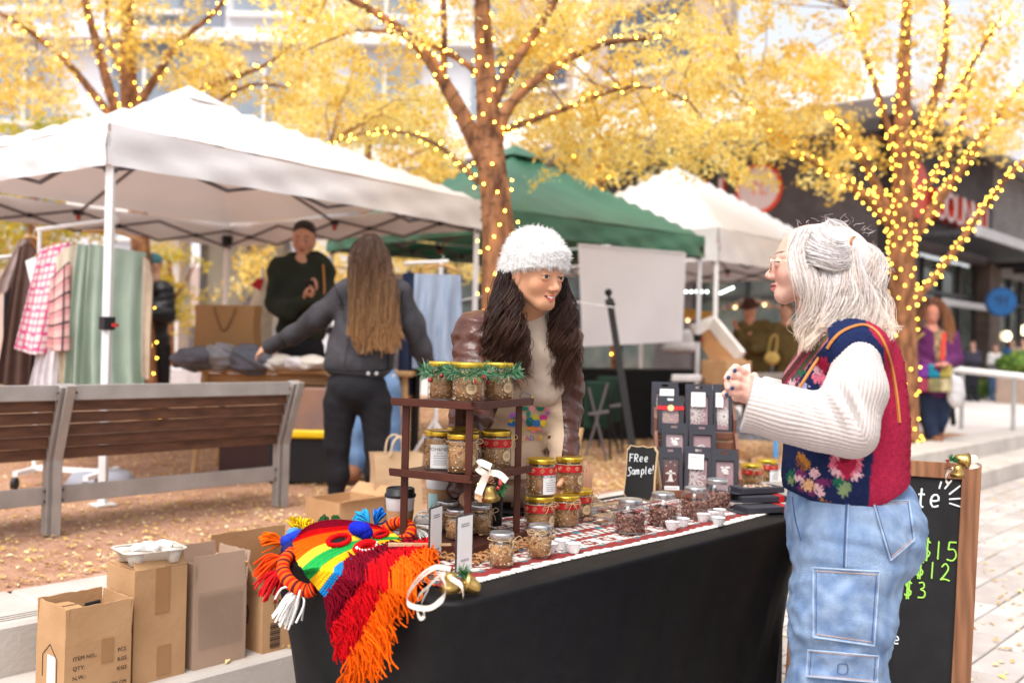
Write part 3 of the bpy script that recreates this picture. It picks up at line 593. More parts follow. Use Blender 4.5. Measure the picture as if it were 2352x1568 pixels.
for h in list(np.linspace(0, 1, 22)):
    row = []
    for (x, y) in pr:
        dl = np.linalg.norm(legs-np.array([x, y]), axis=1).min(); near = math.exp(-(dl/.22)**2)
        cx, cy = np.clip(x, .3, TL-.3), np.clip(y, .3, TW-.3); inw = np.array([cx-x, cy-y]); 
        pull = .075*math.sin(min(1, h*1.05)*PI*.62)+.035*h**2*near
        nn = inw/(np.linalg.norm(inw)+1e-6); zb_ = .012+(.20*(1-near))*(h**4); z = TZ-(TZ-zb_)*h - .0
        q = np.array([x, y])+nn*pull+nn*(.012*math.sin(21*(x+1.3*y)+5*h)*h*(1-h)*2+.004*math.sin(71*(x-y)+9*h)*near*h)
        row.append(TP(q[0], q[1], z))
    rows.append(row)
rr = [[TP(TL/2+(x-TL/2)*f, TW/2+(y-TW/2)*f, TZ+.0015*(1-f)) for (x, y) in pr] for f in (.02, .5, .9, .985)]
edge = [[TP(TL/2+(x-TL/2)*f, TW/2+(y-TW/2)*f, TZ-dz) for (x, y) in pr] for (f, dz) in ((.996, .003), (1.0, .010))]
mb = MB(); mb.grid(np.array(rr+edge+[[p-np.array([0, 0, .012+0*i]) for i, p in enumerate(r_)] if k == 0 else r_ for k, r_ in enumerate(rows)]), closed=True); mb.build('cover', m_black, tb, True)
MB().bbox(TP(TL/2, TW/2, TZ-.035), (TL-.16, TW-.16, .03), RA, .005).build('table_top', m_blk, tb)
for (x, y) in legs: MB().tube([TP(x, y, 0), TP(x, y, TZ-.03)], .016, 8).build('leg', m_bronze, tb)
# woven runner, pattern held in the yarn colours
nx, ny = 420, 150; t0, t1, s0, s1 = .09, 1.80, .115, .66
T_, S_ = np.meshgrid(np.linspace(0, 1, nx), np.linspace(0, 1, ny), indexing='ij')
Xr = np.zeros((nx, ny, 3)); wav = .006*np.sin(T_*40)*(S_ < .04)+.010*np.sin(T_*7)*(1-S_)
for i in range(nx):
    for j in range(ny): Xr[i, j] = TP(t0+(t1-t0)*T_[i, j], s0+(s1-s0)*S_[i, j]+wav[i, j], TZ+.004+.0012*math.sin(9*T_[i, j]+5*S_[i, j]))
maroon = np.array([.23, .026, .024]); ivory = np.array([.72, .66, .60]); blk = np.array([.03, .028, .03]); teal = np.array([.03, .19, .23]); brn = np.array([.35, .2, .13])
Cr = np.tile(maroon, (nx, ny, 1)); u = T_*(t1-t0)/.011; s = S_*(s1-s0)
def setc(mask, c): Cr[mask] = c
e_ = np.minimum(s, (s1-s0)-s)
setc(e_ < .006, ivory); zz = np.abs((u*.5) % 2-1)*.012+.006; setc((e_ < zz), ivory)
setc((e_ > .045) & (e_ < .058), teal); setc((e_ > .045) & (e_ < .058) & ((u*.13) % 1 > .35), maroon)
band = (e_ > .062) & (e_ < .135); setc(band, ivory)
mot = ((np.floor(u*.9)+np.floor(s/.008)) % 3 == 0) & (np.abs(((u*.12) % 1)-.5) < .38); setc(band & mot, blk); ring = np.abs(np.hypot(((u*.12) % 1-.5)*.09, e_-.098)-.020) < .006; setc(band & ring, maroon)
b2_ = (e_ > .145) & (e_ < .30); st = np.floor(e_/.026) % 3; setc(b2_ & (st == 0), ivory); setc(b2_ & (st == 1) & (np.floor(u*.6) % 2 == 0), ivory); setc(b2_ & (st == 0) & (np.floor(u*1.2) % 3 == 0), blk); setc(b2_ & (np.abs(e_ % .026) < .004), maroon); setc(b2_ & (st == 2) & (((u*.1) % 1) < .3), teal)
run = thing('table_runner', 'woven maroon and ivory runner with zigzag border on the stall table', 'table runner', TP(.9, .38, TZ))
MB().grid(Xr[:, ::-1], Cr[:, ::-1]).build('cloth', M('woven_yarn', attr='Col', rough=.9, var=.15, scale=120, bump=.4, bscale=350), run, attr=True)
fr = MB()
for q in range(260):
    t = .09+1.71*q/260; p = TP(t, s0+.010*math.sin((q/260)*7), TZ+.004); fr.tube([p, p-bV*.012+[0, 0, random.uniform(-.001, .002)], p-bV*.020+aV*random.uniform(-.006, .006)], .0022, 4, False)
fr.build('fringe', M('ivory_yarn', (.75, .68, .62), .9), run, kind='stuff')
# ================================================================ jars
m_glass = glass('jar_glass', (.985, .985, .985), .10); m_gold = M('gold_lid', (.78, .52, .06), .28, .06, 10, metal=.85); m_silv = M('silver_lid', (.62, .62, .64), .3, .05, metal=.9)
m_gran = M('granola', attr='Col', rough=.8, var=.2, scale=90, bump=.3, bscale=200); m_label = M('paper_label', (.82, .80, .79), .7, .02); m_ink = M('label_ink', (.08, .08, .09), .7); m_kraft = M('kraft_sticker', (.62, .45, .25), .7, .05); m_rib = M('red_ribbon', (.50, .012, .018), .55, .08, 30); m_twine = M('twine', (.50, .34, .19), .9, .2, 60); m_gline = M('gold_print', (.75, .42, .2), .5)
def flakes(r, z0, z1, n, cols, size, seed, sq=None):
    g_ = np.random.default_rng(seed); an = g_.uniform(0, 2*PI, n); z = g_.uniform(z0, z1, n); rad = r*np.where(g_.uniform(size=n) < .85, g_.uniform(.90, .99, n), g_.uniform(0, .9, n)); top = g_.uniform(size=n) < .16; z[top] = z1; rad[top] = r*np.sqrt(g_.uniform(size=top.sum()))*.95
    f = 1.0 if sq is None else (np.abs(np.cos(an))**sq+np.abs(np.sin(an))**sq)**(-1.0/sq)
    c = np.stack([rad*f*np.cos(an), rad*f*np.sin(an), z], 1); u = g_.normal(size=(n, 3)); u /= np.linalg.norm(u, axis=1, keepdims=True); v = np.cross(u, g_.normal(size=(n, 3))); v /= np.linalg.norm(v, axis=1, keepdims=True); w_ = np.cross(u, v)
    s = size*g_.uniform(.5, 1.3, (n, 1)); K = np.array([[-1, 0, 0], [0, -.65, 0], [1, 0, 0], [0, .65, 0], [0, 0, .4], [0, 0, -.4]]); V = c[:, None]+s[:, None]*(K[None, :, 0, None]*u[:, None]+K[None, :, 1, None]*v[:, None]+K[None, :, 2, None]*w_[:, None])
    tri = np.array([[0, 1, 4], [1, 2, 4], [2, 3, 4], [3, 0, 4], [1, 0, 5], [2, 1, 5], [3, 2, 5], [0, 3, 5]]); F = (np.arange(n)[:, None, None]*6+tri).reshape(-1, 3); C = np.repeat(cols[g_.integers(0, len(cols), n)], 6, 0)
    mb = MB().lathe([(r*.93, z0), (r*.93, z1-.001)], 20, col=cols[0]*.8, sq=sq); V0 = np.concatenate(mb.v); F0 = []
    for f_ in mb.f: F0 += [(f_[0], f_[i], f_[i+1]) for i in range(1, len(f_)-1)]
    me = mesh_from('contents', np.concatenate([V0, V.reshape(-1, 3)]), np.concatenate([np.array(F0), F+len(V0)]), np.concatenate([np.concatenate(mb.c), C])); me.materials.append(m_gran); return me
grc = np.array([[.60, .32, .13], [.74, .49, .24], [.86, .70, .47], [.42, .20, .08], [.28, .07, .06], [.90, .80, .62], [.52, .27, .10], [.34, .15, .07]]); chc = np.array([[.22, .10, .075], [.32, .16, .12], [.16, .065, .05], [.42, .24, .19], [.27, .12, .09]])
def lidded(r, h, lidmat, lr, lh, prof, seed, cols, fill, size, sq=None, nfl=420):
    o = bpy.data.objects.new('jar', None); COL.objects.link(o)
    MB().lathe(prof, 28, sq=sq).build('glass', m_glass, o, True)
    link('contents', flakes(r*.93, .006, fill, nfl, cols, size, seed, sq), None, o)
    q = MB(); q.lathe([(lr*.97, h-lh), (lr*1.02, h-lh+.002), (lr, h-lh*.55), (lr*1.02, h-lh*.4), (lr, h-.003), (lr*.95, h), (lr*.90, h-.0015)], 32); q.build('lid', lidmat, o, True); return o
RJ, HJ = .0455, .112
def j_gold(h=HJ, r=RJ, seed=1): return lidded(r, h, m_gold, r*.98, .016, [(r*.93, .001), (r*.99, .004), (r, .012), (r, h*.76), (r*.97, h*.84), (r*.93, h-.016)], seed, grc, h*.80, .0042)
def j_small(seed=2): r, h = .034, .088; return lidded(r, h, m_silv, r*.92, .016, [(r*.85, .001), (r*.97, .004), (r, .012), (r, h*.55), (r*.95, h*.68), (r*.84, h-.018)], seed, grc, h*.66, .0040, nfl=300)
def j_choc(seed=3): r, h = .047, .104; return lidded(r*.9, h, m_silv, r*.78, .018, [(r*.80, .001), (r*.94, .004), (r, .02), (r, .058), (r*.92, .074), (r*.78, .084), (r*.74, h-.016)], seed, chc, .056, .008, sq=3.4, nfl=300)
protos = {'g': [j_gold(seed=1), j_gold(seed=11)], 's': [j_small(2)], 'c': [j_choc(3), j_choc(13)], 'G': [j_gold(.098, .046, 21)]}
def arcband(r, z0, z1, a0, a1, n=18): an = np.linspace(a0, a1, n); return np.array([[[r*math.cos(t), r*math.sin(t), z] for t in an] for z in (z0, z1)])
def jar(kind, loc, label, group, extras=(), rot=0.0, var=0, name='jar'):
    src = protos[kind][var % len(protos[kind])]; o = copy_tree(src); o.name = name; o.location = Vector(np.asarray(loc, float)); o.rotation_euler = (0, 0, rot); tag(o, label, 'jar', group)
    r = {'g': RJ, 's': .034, 'c': .047, 'G': .046}[kind]; h = {'g': HJ, 's': .088, 'c': .104, 'G': .098}[kind]; org = np.array(loc, float)
    def put(mb, nm, mt, par=o, **k):
        me = mesh_from(nm, np.concatenate(mb.v), mb.f, np.concatenate(mb.c) if k.get('attr') else None); return link(nm, me, mt, par, k.get('smooth', False))
    fc = -PI/2-rot                                            # local angle of the side that faces the buyer
    for e in extras:
        if e[0] == 'label':
            a = fc+e[1]; lb = put(MB().grid(arcband(r+.0006, h*.06, h*.66, a-.62, a+.62)[::-1]), 'label', m_label, smooth=True); tm = MB()
            for (tx, sz, z) in (('MOH&NDES', .0135, h*.50), ('granola', .006, h*.43)):
                V, F = text_mesh(tx, sz, np.eye(3), (0, 0, 0), .0001, 'CENTER'); th = a+V[:, 0]/r; tm.add(np.stack([(r+.0011)*np.cos(th), (r+.0011)*np.sin(th), z+V[:, 1]], 1), F)
            for z in (.37, .31, .25, .2, .15): tm.grid(arcband(r+.001, h*z, h*z+.0012, a-.4, a+.4)[::-1])
            put(tm, 'lettering', m_ink, lb)
        if e[0] == 'kraft':
            a = fc+e[1]; n = 16; q = [(0, 0)]+[(math.cos(t), math.sin(t)) for t in np.linspace(0, 2*PI, n, endpoint=False)]; V = [[(r+.0008)*math.cos(a+x*.016/r), (r+.0008)*math.sin(a+x*.016/r), h*.36+y*.016] for x, y in q]; st = put(MB().add(V, [(0, 1+i, 1+(i+1) % n) for i in range(n)]), 'sticker', m_kraft)
            tm = MB(); [tm.grid(arcband(r+.0012, h*.36+z, h*.36+z+.001, a-.18, a+.18, 6)[::-1]) for z in (-.004, 0, .004)]; put(tm, 'lettering', m_ink, st)
        if e[0] == 'ribbon':
            rb_ = put(MB().grid(arcband(r+.0012, h*.58, h*.78, 0, 2*PI, 40)[::-1]), 'ribbon', m_rib, smooth=True); tm = MB()
            for k in range(10):
                a = k*2*PI/10; t = np.linspace(0, 4.2*PI, 22); rr_ = .0075*(1-t/15); tm.tube([[(r+.0022)*math.cos(a+rr_[i]*math.cos(t[i])/r), (r+.0022)*math.sin(a+rr_[i]*math.cos(t[i])/r), h*.68+rr_[i]*math.sin(t[i])] for i in range(22)], .0006, 4, False)
            put(tm, 'scroll_print', m_gline, rb_)
        if e[0] == 'twine':
            a = fc+e[1]; zz_ = h*.80; tm = MB(); an = np.linspace(0, 2*PI, 30); tm.tube(np.stack([(r+.002)*np.cos(an), (r+.002)*np.sin(an), np.full(30, zz_)], 1), .0013, 5, False)
            c = np.array([(r+.004)*math.cos(a), (r+.004)*math.sin(a), zz_]); tx = np.array([-math.sin(a), math.cos(a), 0]); n_ = np.array([math.cos(a), math.sin(a), 0])
            for sg in (-1, 1):
                tm.tube(catmull([c, c+tx*sg*.016+[0, 0, .010]+n_*.006, c+tx*sg*.026+[0, 0, .001]+n_*.008, c+tx*sg*.012-[0, 0, .004]+n_*.005, c], 14), .0011, 5, False); tm.tube(catmull([c, c+tx*sg*.010-[0, 0, .012]+n_*.007, c+tx*sg*.018-[0, 0, .028]+n_*.004], 8), .0011, 5, False)
            put(tm, 'twine_bow', m_twine)
        if e[0] == 'garland':
            tm = MB(); g_ = np.random.default_rng(int(e[1]*100)+5); z0 = h*.74; core = np.stack([(r+.006)*np.cos(an := np.linspace(0, 2*PI, 50)), (r+.006)*np.sin(an), z0+.006*np.sin(3*an+e[1])], 1)
            for i in range(560):
                p = core[g_.integers(0, 50)]; n_ = nrm([p[0], p[1], 0]); tx = np.array([-n_[1], n_[0], 0]); dr = nrm(n_*g_.uniform(.1, .9)+tx*g_.normal(0, .8)+np.array([0, 0, g_.normal(0, .6)])); L_ = g_.uniform(.016, .036); gcol = [(.03, .12, .05), (.05, .20, .08), (.12, .30, .16), (.24, .38, .26)][g_.integers(0, 4)]
                tm.tube([p, p+dr*L_], [.0014, .0008], 3, False, col=gcol)
            gl = put(tm, 'pine_garland', M('pine_needles', attr='Col', rough=.6, var=.1), attr=True)
            for k in range(4): a = fc-.8+k*.55+e[1]; c = np.array([(r+.014)*math.cos(a), (r+.014)*math.sin(a), z0-.010+.014*((k*7) % 3-1)]); b_ = put(MB().ell(c, .0074, None, 10, 7), 'berry', M('red_berry', (.35, .008, .015), .2, .1, coat=.6), gl, smooth=True)
    return o
# three-tier stand
SF = np.array([-.105, 2.677]); e1 = np.array([.497, .868]); e2 = np.array([-.868, .497]); SS = .295; S2 = .235
def SP(i, j, z): q = SF+e1*i+e2*j; return np.array([q[0], q[1], z])
RS = np.stack([np.r_[e1, 0], np.r_[e2, 0], [0, 0, 1.0]], 1); m_wal = M('walnut', (.060, .017, .012), .4, .3, 6, .1, 80, stretch=(3, 3, .4), col2=(.085, .026, .016), spec=.25)
st_ = thing('tiered_stand', 'dark walnut three tier display stand loaded with granola jars', 'display stand', SP(.15, .15, TZ))
ZS1, ZS2, ZS3 = .772, .963, 1.160
for z in (ZS1, ZS2, ZS3):
    sh = MB().bbox(SP(SS/2, S2/2, z-.006), (SS+.04, S2+.04, .012), RS, .002).build('shelf', m_wal, st_)
    for (c, sz) in ((SP(SS/2, -.016, z+.003), (SS+.04, .008, .012)), (SP(-.016, S2/2, z+.003), (.008, S2+.04, .012))): MB().box(c, sz, RS).build('lip', m_wal, sh)
for (i, j) in ((.012, .012), (SS-.012, .012), (SS-.012, S2-.012), (.012, S2-.012)):
    MB().bar(SP(i, j, ZS1), SP(i, j, ZS2-.012), .020, .020, (1, 0, 0), bev=.002).build('upright', m_wal, st_); MB().bar(SP(i, j, ZS2), SP(i, j, ZS3-.012), .020, .020, (1, 0, 0), bev=.002).build('upright', m_wal, st_)
# woven twig mat below the stand
mt = thing('twig_mat', 'brown woven twig mat under the tiered stand', 'mat', SP(.1, .1, TZ)); mb = MB()
for k in range(16):
    j = -.075+k*.027; pth = [SP(i, j+.003*math.sin(i*90+k), TZ+.0105+.002*math.sin(i*150+k*2)) for i in np.linspace(-.09, .36, 24)]; MB().tube(pth, .0042, 6).build('twig', M('twig', (.20, .075, .028), .6, .4, 30, col2=(.42, .2, .08)), mt)
for i in np.linspace(-.08, .35, 12):
    MB().tube([SP(i+.002*math.sin(j*300), j, TZ+.0125+.003*math.sin(j*230+i*90)) for j in np.linspace(-.085, .345, 40)], .0022, 5, False).build('weave', M('weave_light', (.5, .26, .1), .7), mt)
# jars on the stand
fA = -math.radians(20)
jar('g', SP(.13, .178, ZS3), 'granola jar with gold lid and pine garland, left on the top tier', None, [('garland', .2)], 0.3)
jar('g', SP(.10, .075, ZS3), 'granola jar with gold lid and pine garland, middle of the top tier', None, [('garland', 1.1), ('kraft', .25)], 1.3, 1)
jar('g', SP(.24, .06, ZS3), 'granola jar with gold lid and pine garland, right on the top tier', None, [('garland', 2.4), ('kraft', .7)], 2.0)
jar('g', SP(.12, .18, ZS2), 'granola jar with white paper label on the middle tier', None, [('label', .1)], .5, 1)
jar('g', SP(.080, .075, ZS2), 'large granola jar with kraft sticker and twine at the front of the middle tier', None, [('kraft', .6), ('twine', .7)], 1.2)
jar('g', SP(.235, .06, ZS2), 'granola jar with red scroll ribbon on the middle tier', None, [('ribbon',), ('kraft', .8), ('twine', 1.2)], 2.2, 1)
jar('g', SP(.245, .185, ZS2), 'gold lidded jar at the back of the middle tier', None, [('twine', .3)], .2); jar('g', SP(.18, .135, ZS2+.0), 'gold lidded jar between the red ribbon jar and the back jar', None, [], 1.9, 1)
jar('s', SP(.20, .20, ZS1), 'small silver lidded granola jar deep on the bottom tier', None, [('twine', -.6)], .4); jar('s', SP(.10, .10, ZS1), 'small silver lidded granola jar at the front of the bottom tier', None, [('twine', .5)], 1.4); jar('s', SP(.21, .09, ZS1), 'small silver lidded granola jar at the right of the bottom tier', None, [('twine', .8)], 2.6); jar('s', SP(.245, .16, ZS1), 'small silver lidded granola jar at the back right of the bottom tier', None, [], .9)
def onT(px, py, z=TZ+.006): return G(px, py, z)
# stacked jars right of the stand
pA = onT(1238, 1222); jar('g', pA, 'granola jar with red ribbon and twine at the bottom left of the stack', None, [('ribbon',), ('twine', .6), ('kraft', 1.0)], .6)
jar('g', pA+[.002, .01, HJ+.001], 'granola jar with red scroll ribbon and white label atop the stack', None, [('ribbon',), ('label', .75)], 1.0, 1)
pB = onT(1297, 1206); jar('G', pB, 'granola jar with red ribbon in the middle of the bottom row', None, [('ribbon',), ('twine', .4)], 1.6); pC = onT(1330, 1190); jar('G', pC, 'granola jar with red ribbon and kraft sticker at the right end of the bottom row', None, [('ribbon',), ('kraft', .5), ('twine', .9)], .2)
jar('g', (pB+pC)/2+[-.012, .005, .099], 'gold lidded jar with red ribbon standing highest in the stack', None, [('ribbon',), ('twine', 1.0), ('kraft', .9)], 2.7)
jar('s', onT(1151, 1299), 'small granola jar with twine at the front edge of the runner', None, [('twine', .9)], .8); jar('s', onT(1239, 1278), 'small granola jar with silver lid beside the paper cups', None, [('twine', -.2)], 1.9)
for q, (px, py) in enumerate(((1447, 1222), (1522, 1204), (1596, 1188), (1646, 1165))):
    jar('c', onT(px, py), ['square glass jar of chocolate pieces nearest the camera', 'half empty square glass jar of chocolate shavings, second from left', 'square glass jar of chocolate shavings, third from left', 'square glass jar of chocolate bits in front of the boxes, rightmost'][q], 'chocolate tasting jars', [], [.35, .75, .55, .2][q], q, 'chocolate_jar')
jar('G', onT(1726, 1118), 'gold lidded granola jar with twine bow behind the stacked boxes', None, [('ribbon',), ('twine', .1)], .3); jar('G', onT(1762, 1106), 'gold lidded jar with red ribbon and white tag nearest the grey haired woman', None, [('ribbon',), ('label', .6)], 1.3)
for l_ in protos.values():
    for o in l_:
        for c in list(o.children): bpy.data.objects.remove(c)
        bpy.data.objects.remove(o)
# pleated paper cups
def papercup():
    n = 36; an = np.arange(n)*2*PI/n; pf = [(.014, 0), (.0175, .012), (.0205, .024), (.022, .026)]; X = np.array([[[(r*(1+.035*(-1)**k*(z > .002)))*math.cos(an[k]), (r*(1+.035*(-1)**k*(z > .002)))*math.sin(an[k]), z] for k in range(n)] for (r, z) in pf+[(.0195, .024), (.0165, .010), (.013, .002)]])
    mb = MB().grid(X, closed=True); mb.lathe([(.013, .001), (.013, .0022)], 18); return mesh_from('sample_cup', np.concatenate(mb.v), mb.f)
cupme = papercup(); cupme.materials.append(M('paper_cup', (.84, .83, .83), .7, .02))
for q, (px, py) in enumerate(((1262, 1268), (1291, 1260), (1317, 1268), (1543, 1216), (1568, 1208), (1615, 1197), (1634, 1193), (1652, 1186), (1650, 1206))):
    o = link('sample_cup', cupme, None); o.location = Vector(onT(px, py)); o.rotation_euler = (0, 0, q*.7)
    tag(o, 'white pleated paper cup '+['beside the small jar, partly hidden', 'between its two neighbours by the small jars', 'right of the other two by the small jars', 'before the second chocolate jar, left of a pair', 'before the second chocolate jar, right of a pair', 'leftmost of the four by the third chocolate jar', 'amid the four by the third chocolate jar', 'rearmost of the four by the third chocolate jar', 'foremost of four, nearest the table edge'][q], 'paper cup', 'paper sample cups')
# ================================================================ chocolate display rack
RK0 = onT(1516, 1142); RKx = nrm(onT(1692, 1148)-RK0); RKx[2] = 0; RKy = np.cross((0, 0, 1), RKx); RR = np.stack([RKx, RKy, [0, 0, 1.0]], 1); rw = np.linalg.norm(onT(1692, 1148)-RK0)
def RP(x, y, z): return RK0+RKx*x+RKy*y+np.array([0, 0, z])
rk = thing('display_rack', 'stepped walnut rack holding dark chocolate boxes', 'display rack', RK0)
m_wal2 = M('walnut_light', (.12, .045, .028), .45, .3, 7, .1, 80, stretch=(4, 4, .5), col2=(.21, .085, .05))
for k in range(3):
    y0, z0 = k*.085, k*.106
    MB().bbox(RP(rw/2, y0+.075, z0+.05), (rw+.03, .012, .10), RR, .002).build('back_board', m_wal2, rk); MB().bbox(RP(rw/2, y0+.035, z0+.006), (rw+.03, .08, .012), RR, .002).build('tier', m_wal2, rk); MB().bbox(RP(rw/2, y0-.004, z0+.016), (rw+.03, .008, .03), RR, .002).build('front_lip', m_wal2, rk)
    for x in (-.012, rw+.012): MB().prism([(-.008, 0), (.085, 0), (.085, .135), (.05, .135), (-.008, .08)], np.stack([RKy, [0, 0, 1.0], np.cross(RKy, [0, 0, 1.0])], 1), RP(x-.006, y0, z0), .012).build('side_panel', m_wal2, rk)
    if k: MB().box(RP(rw/2, y0+.04, z0/2), (rw, .06, z0-.02), RR).build('riser', m_wal2, rk)
m_box = M('charcoal_card', (.035, .034, .045), .65, .1, 20, .05, 200); m_winp = glass('window_film', (.97, .97, .98), .05, rough=.08); m_ch1 = M('milk_chocolate', (.40, .25, .26), .45, .15, 12, .1, 60); m_ch2 = M('dark_chocolate', (.12, .04, .03), .45, .2, 12, .1, 60); m_cream = M('white_chocolate', (.82, .78, .72), .5, .03)
def chocobox(x, y, z, w_, h_, tilt, roll_, art, lab, tagp, choc=0):
    c = RP(x, y, z); R = RR@rotx(math.radians(-tilt))@roty(math.radians(roll_)); R = np.stack([R[:, 0], R[:, 2], -R[:, 1]], 1)      # local x right, y up, z towards the buyer
    def L_(u, v, d=0): return c+R@np.array([u, v, d])
    o = thing('chocolate_box', lab, 'chocolate box', c)
    b = MB(); mw, mh0, mh1, D = .16*w_, .14*h_, .12*h_, .022
    for (u, v, a, bb) in ((-w_/2+mw/2, h_/2, mw, h_), (w_/2-mw/2, h_/2, mw, h_), (0, mh0/2, w_-2*mw, mh0), (0, h_-mh1/2, w_-2*mw, mh1)): b.box(L_(u, v, -.001), (a, bb, .002), R)
    b.box(L_(0, h_/2, -D), (w_, h_, .002), R); b.box(L_(-w_/2+.001, h_/2, -D/2-.001), (.002, h_, D-.002), R); b.box(L_(w_/2-.001, h_/2, -D/2-.001), (.002, h_, D-.002), R); b.box(L_(0, h_+.001, -D/2), (w_, .002, D), R); b.box(L_(0, .001, -D/2-.002), (w_-.004, .002, D-.004), R)
    b.build('carton', m_box, o)
    hg = MB()
    for (u, a) in ((-w_*.31, w_*.38), (w_*.31, w_*.38)): hg.box(L_(u, h_+.014, -D), (a, .026, .0015), R)
    hg.box(L_(0, h_+.022, -D), (w_*.24, .010, .0015), R); hg.box(L_(0, h_+.0045, -D), (w_*.24, .007, .0015), R); hg.build('hang_tab', m_box, o)
    pw, ph = w_-2*mw, h_-mh0-mh1; cv = mh0+ph/2
    MB().box(L_(0, cv, -.003), (pw, ph, .0006), R).build('window_film', m_winp, o)
    bar_ = MB().bbox(L_(0, cv, -.014), (pw*.98, ph*.98, .010), R, .002).build('chocolate_bar', m_ch2 if choc else m_ch1, o)
    am = MB()
    def tb_(pts, r=.0011): am.tube([L_(p[0], p[1], -.0085) for p in pts], r, 5, False)
    if art[0] == 'mandala':
        cx, cy, r0 = art[1]*pw, cv+art[2]*ph, art[3]*pw
        ok = lambda p: abs(p[0]) < pw*.48 and abs(p[1]-cv) < ph*.48
        for k in range(art[4]):
            a = k*2*PI/art[4]
            for (ra, rb, hw) in ((.18, .55, .16), (.5, .95, .17)):
                pts = [(cx+r0*(ra+(rb-ra)*t)*math.cos(a+hw*math.sin(PI*t)*s_), cy+r0*(ra+(rb-ra)*t)*math.sin(a+hw*math.sin(PI*t)*s_)) for s_ in (1, -1) for t in (np.linspace(0, 1, 7) if s_ == 1 else np.linspace(1, 0, 7))]
                pts = [p for p in pts if ok(p)]
                if len(pts) > 2: tb_(pts, .0016)
            p = (cx+r0*1.05*math.cos(a+.1), cy+r0*1.05*math.sin(a+.1))
            if ok(p): am.ell(L_(*p, -.008), .0016, None, 6, 4)
        tb_([(cx+r0*.16*math.cos(t), cy+r0*.16*math.sin(t)) for t in np.linspace(0, 2*PI, 14)])
    if art[0] == 'angel':
        am.prism([(-.014, -.03), (.014, -.03), (.008, -.022), (.004, 0), (-.004, 0), (-.008, -.022)], R, L_(0, cv, -.009), .002); am.ell(L_(0, cv+.008, -.008), (.006, .006, .006)); [am.ell(L_(s_*.011, cv+.001, -.008), (.009, .004, .0045), R) for s_ in (-1, 1)]
        for (u, v) in ((-.017, .03), (.016, .034), (-.018, .0), (.018, -.004), (-.016, -.03), (.018, -.022), (0, .045)): am.ell(L_(u, cv+v, -.008), .0022, None, 6, 4)
    if art[0] == 'bird':
        for (u, v, a, b_) in ((0, .0, .014, .009), (-.010, .012, .006, .006), (.010, .013, .011, .005), (.004, -.009, .012, .006)): am.ell(L_(u, cv+.018+v, -.008), (a, b_, .003), R)
    if art[0] == 'swirl':
        for q in range(4): tb_([(pw*.40*math.cos(t)*(1-.12*q), cv-ph*.1+ph*.16*math.sin(t)+.006*math.cos(t*2+q)) for t in np.linspace(0, 5.5, 26)], .0016)
    if art[0] == 'nuts':
        for q in range(26): am.ell(L_(random.uniform(-.45, .45)*pw, cv+random.uniform(-.45, .2)*ph, -.008), (.004, .003, .002), R)
    if am.n: am.build('decoration', m_cream if art[0] != 'nuts' else m_kraft, o)
    if tagp:
        u, v, a, bb = tagp; lb = MB().box(L_(u, v, .0016), (a, bb, .0006), R).build('label', m_label, o); V, F = text_mesh('MOH&NDES', .0085, R, L_(u, v+bb*.24, .0023), .0001, 'CENTER'); ln = MB().add(V, F)
        for q in range(3): ln.box(L_(u, v+bb*(.08-.16*q), .0021), (a*.7, .0010, .0002), R)
        ln.build('lettering', m_ink, lb)
    if art[0] == 'nuts':
        MB().box(L_(0, h_*.80, .0015), (w_+.004, h_*.13, .0012), R).build('ribbon', m_rib, o); MB().lathe([(.013, 0), (.013, .0012)], 18, L_(0, h_*.80, .0022), R).build('seal', M('gold_seal', (.8, .6, .3), .5), o)
    return o
wb = .098
chocobox(.040, .0, .012, .090, .158, 12, 0, ('angel',), 'chocolate box with white angel decoration, front row left', (.004, .012, .056, .042), 1)
chocobox(.142, .004, .012, .104, .162, 12, 2, ('mandala', -.30, -.10, .75, 10), 'chocolate box with white flower mandala, front row middle', (-.010, .128, .058, .058))
chocobox(.246, .0, .012, .102, .155, 12, 0, ('bird',), 'chocolate box with white bird decoration, front row right', (.025, .012, .04, .03))
chocobox(.060, .088, .116, .102, .14, 12, 0, ('bird',), 'chocolate box with clear window, middle row left', None); chocobox(.168, .088, .116, .104, .138, 12, 0, ('swirl',), 'chocolate box with white swirled decoration, middle row right', None)
chocobox(.048, .158, .232, .102, .128, 12, 0, ('nuts',), 'chocolate box with red ribbon and gold seal, before the back row', None)
chocobox(.028, .186, .224, .108, .19, 10, 0, ('mandala', 0, .2, .6, 12), 'tall chocolate box with white label at the left end of the back row', (.006, .160, .056, .050))
chocobox(.162, .172, .224, .108, .185, 10, 0, ('mandala', -.35, -.05, .72, 12), 'tall chocolate box with large mandala in the middle of the back row', (-.004, .146, .056, .058)); chocobox(.256, .176, .224, .072, .186, 10, 0, ('mandala', .1, -.1, .8, 14), 'tall chocolate box with mandala at the right end of the back row', (-.014, .146, .030, .058))
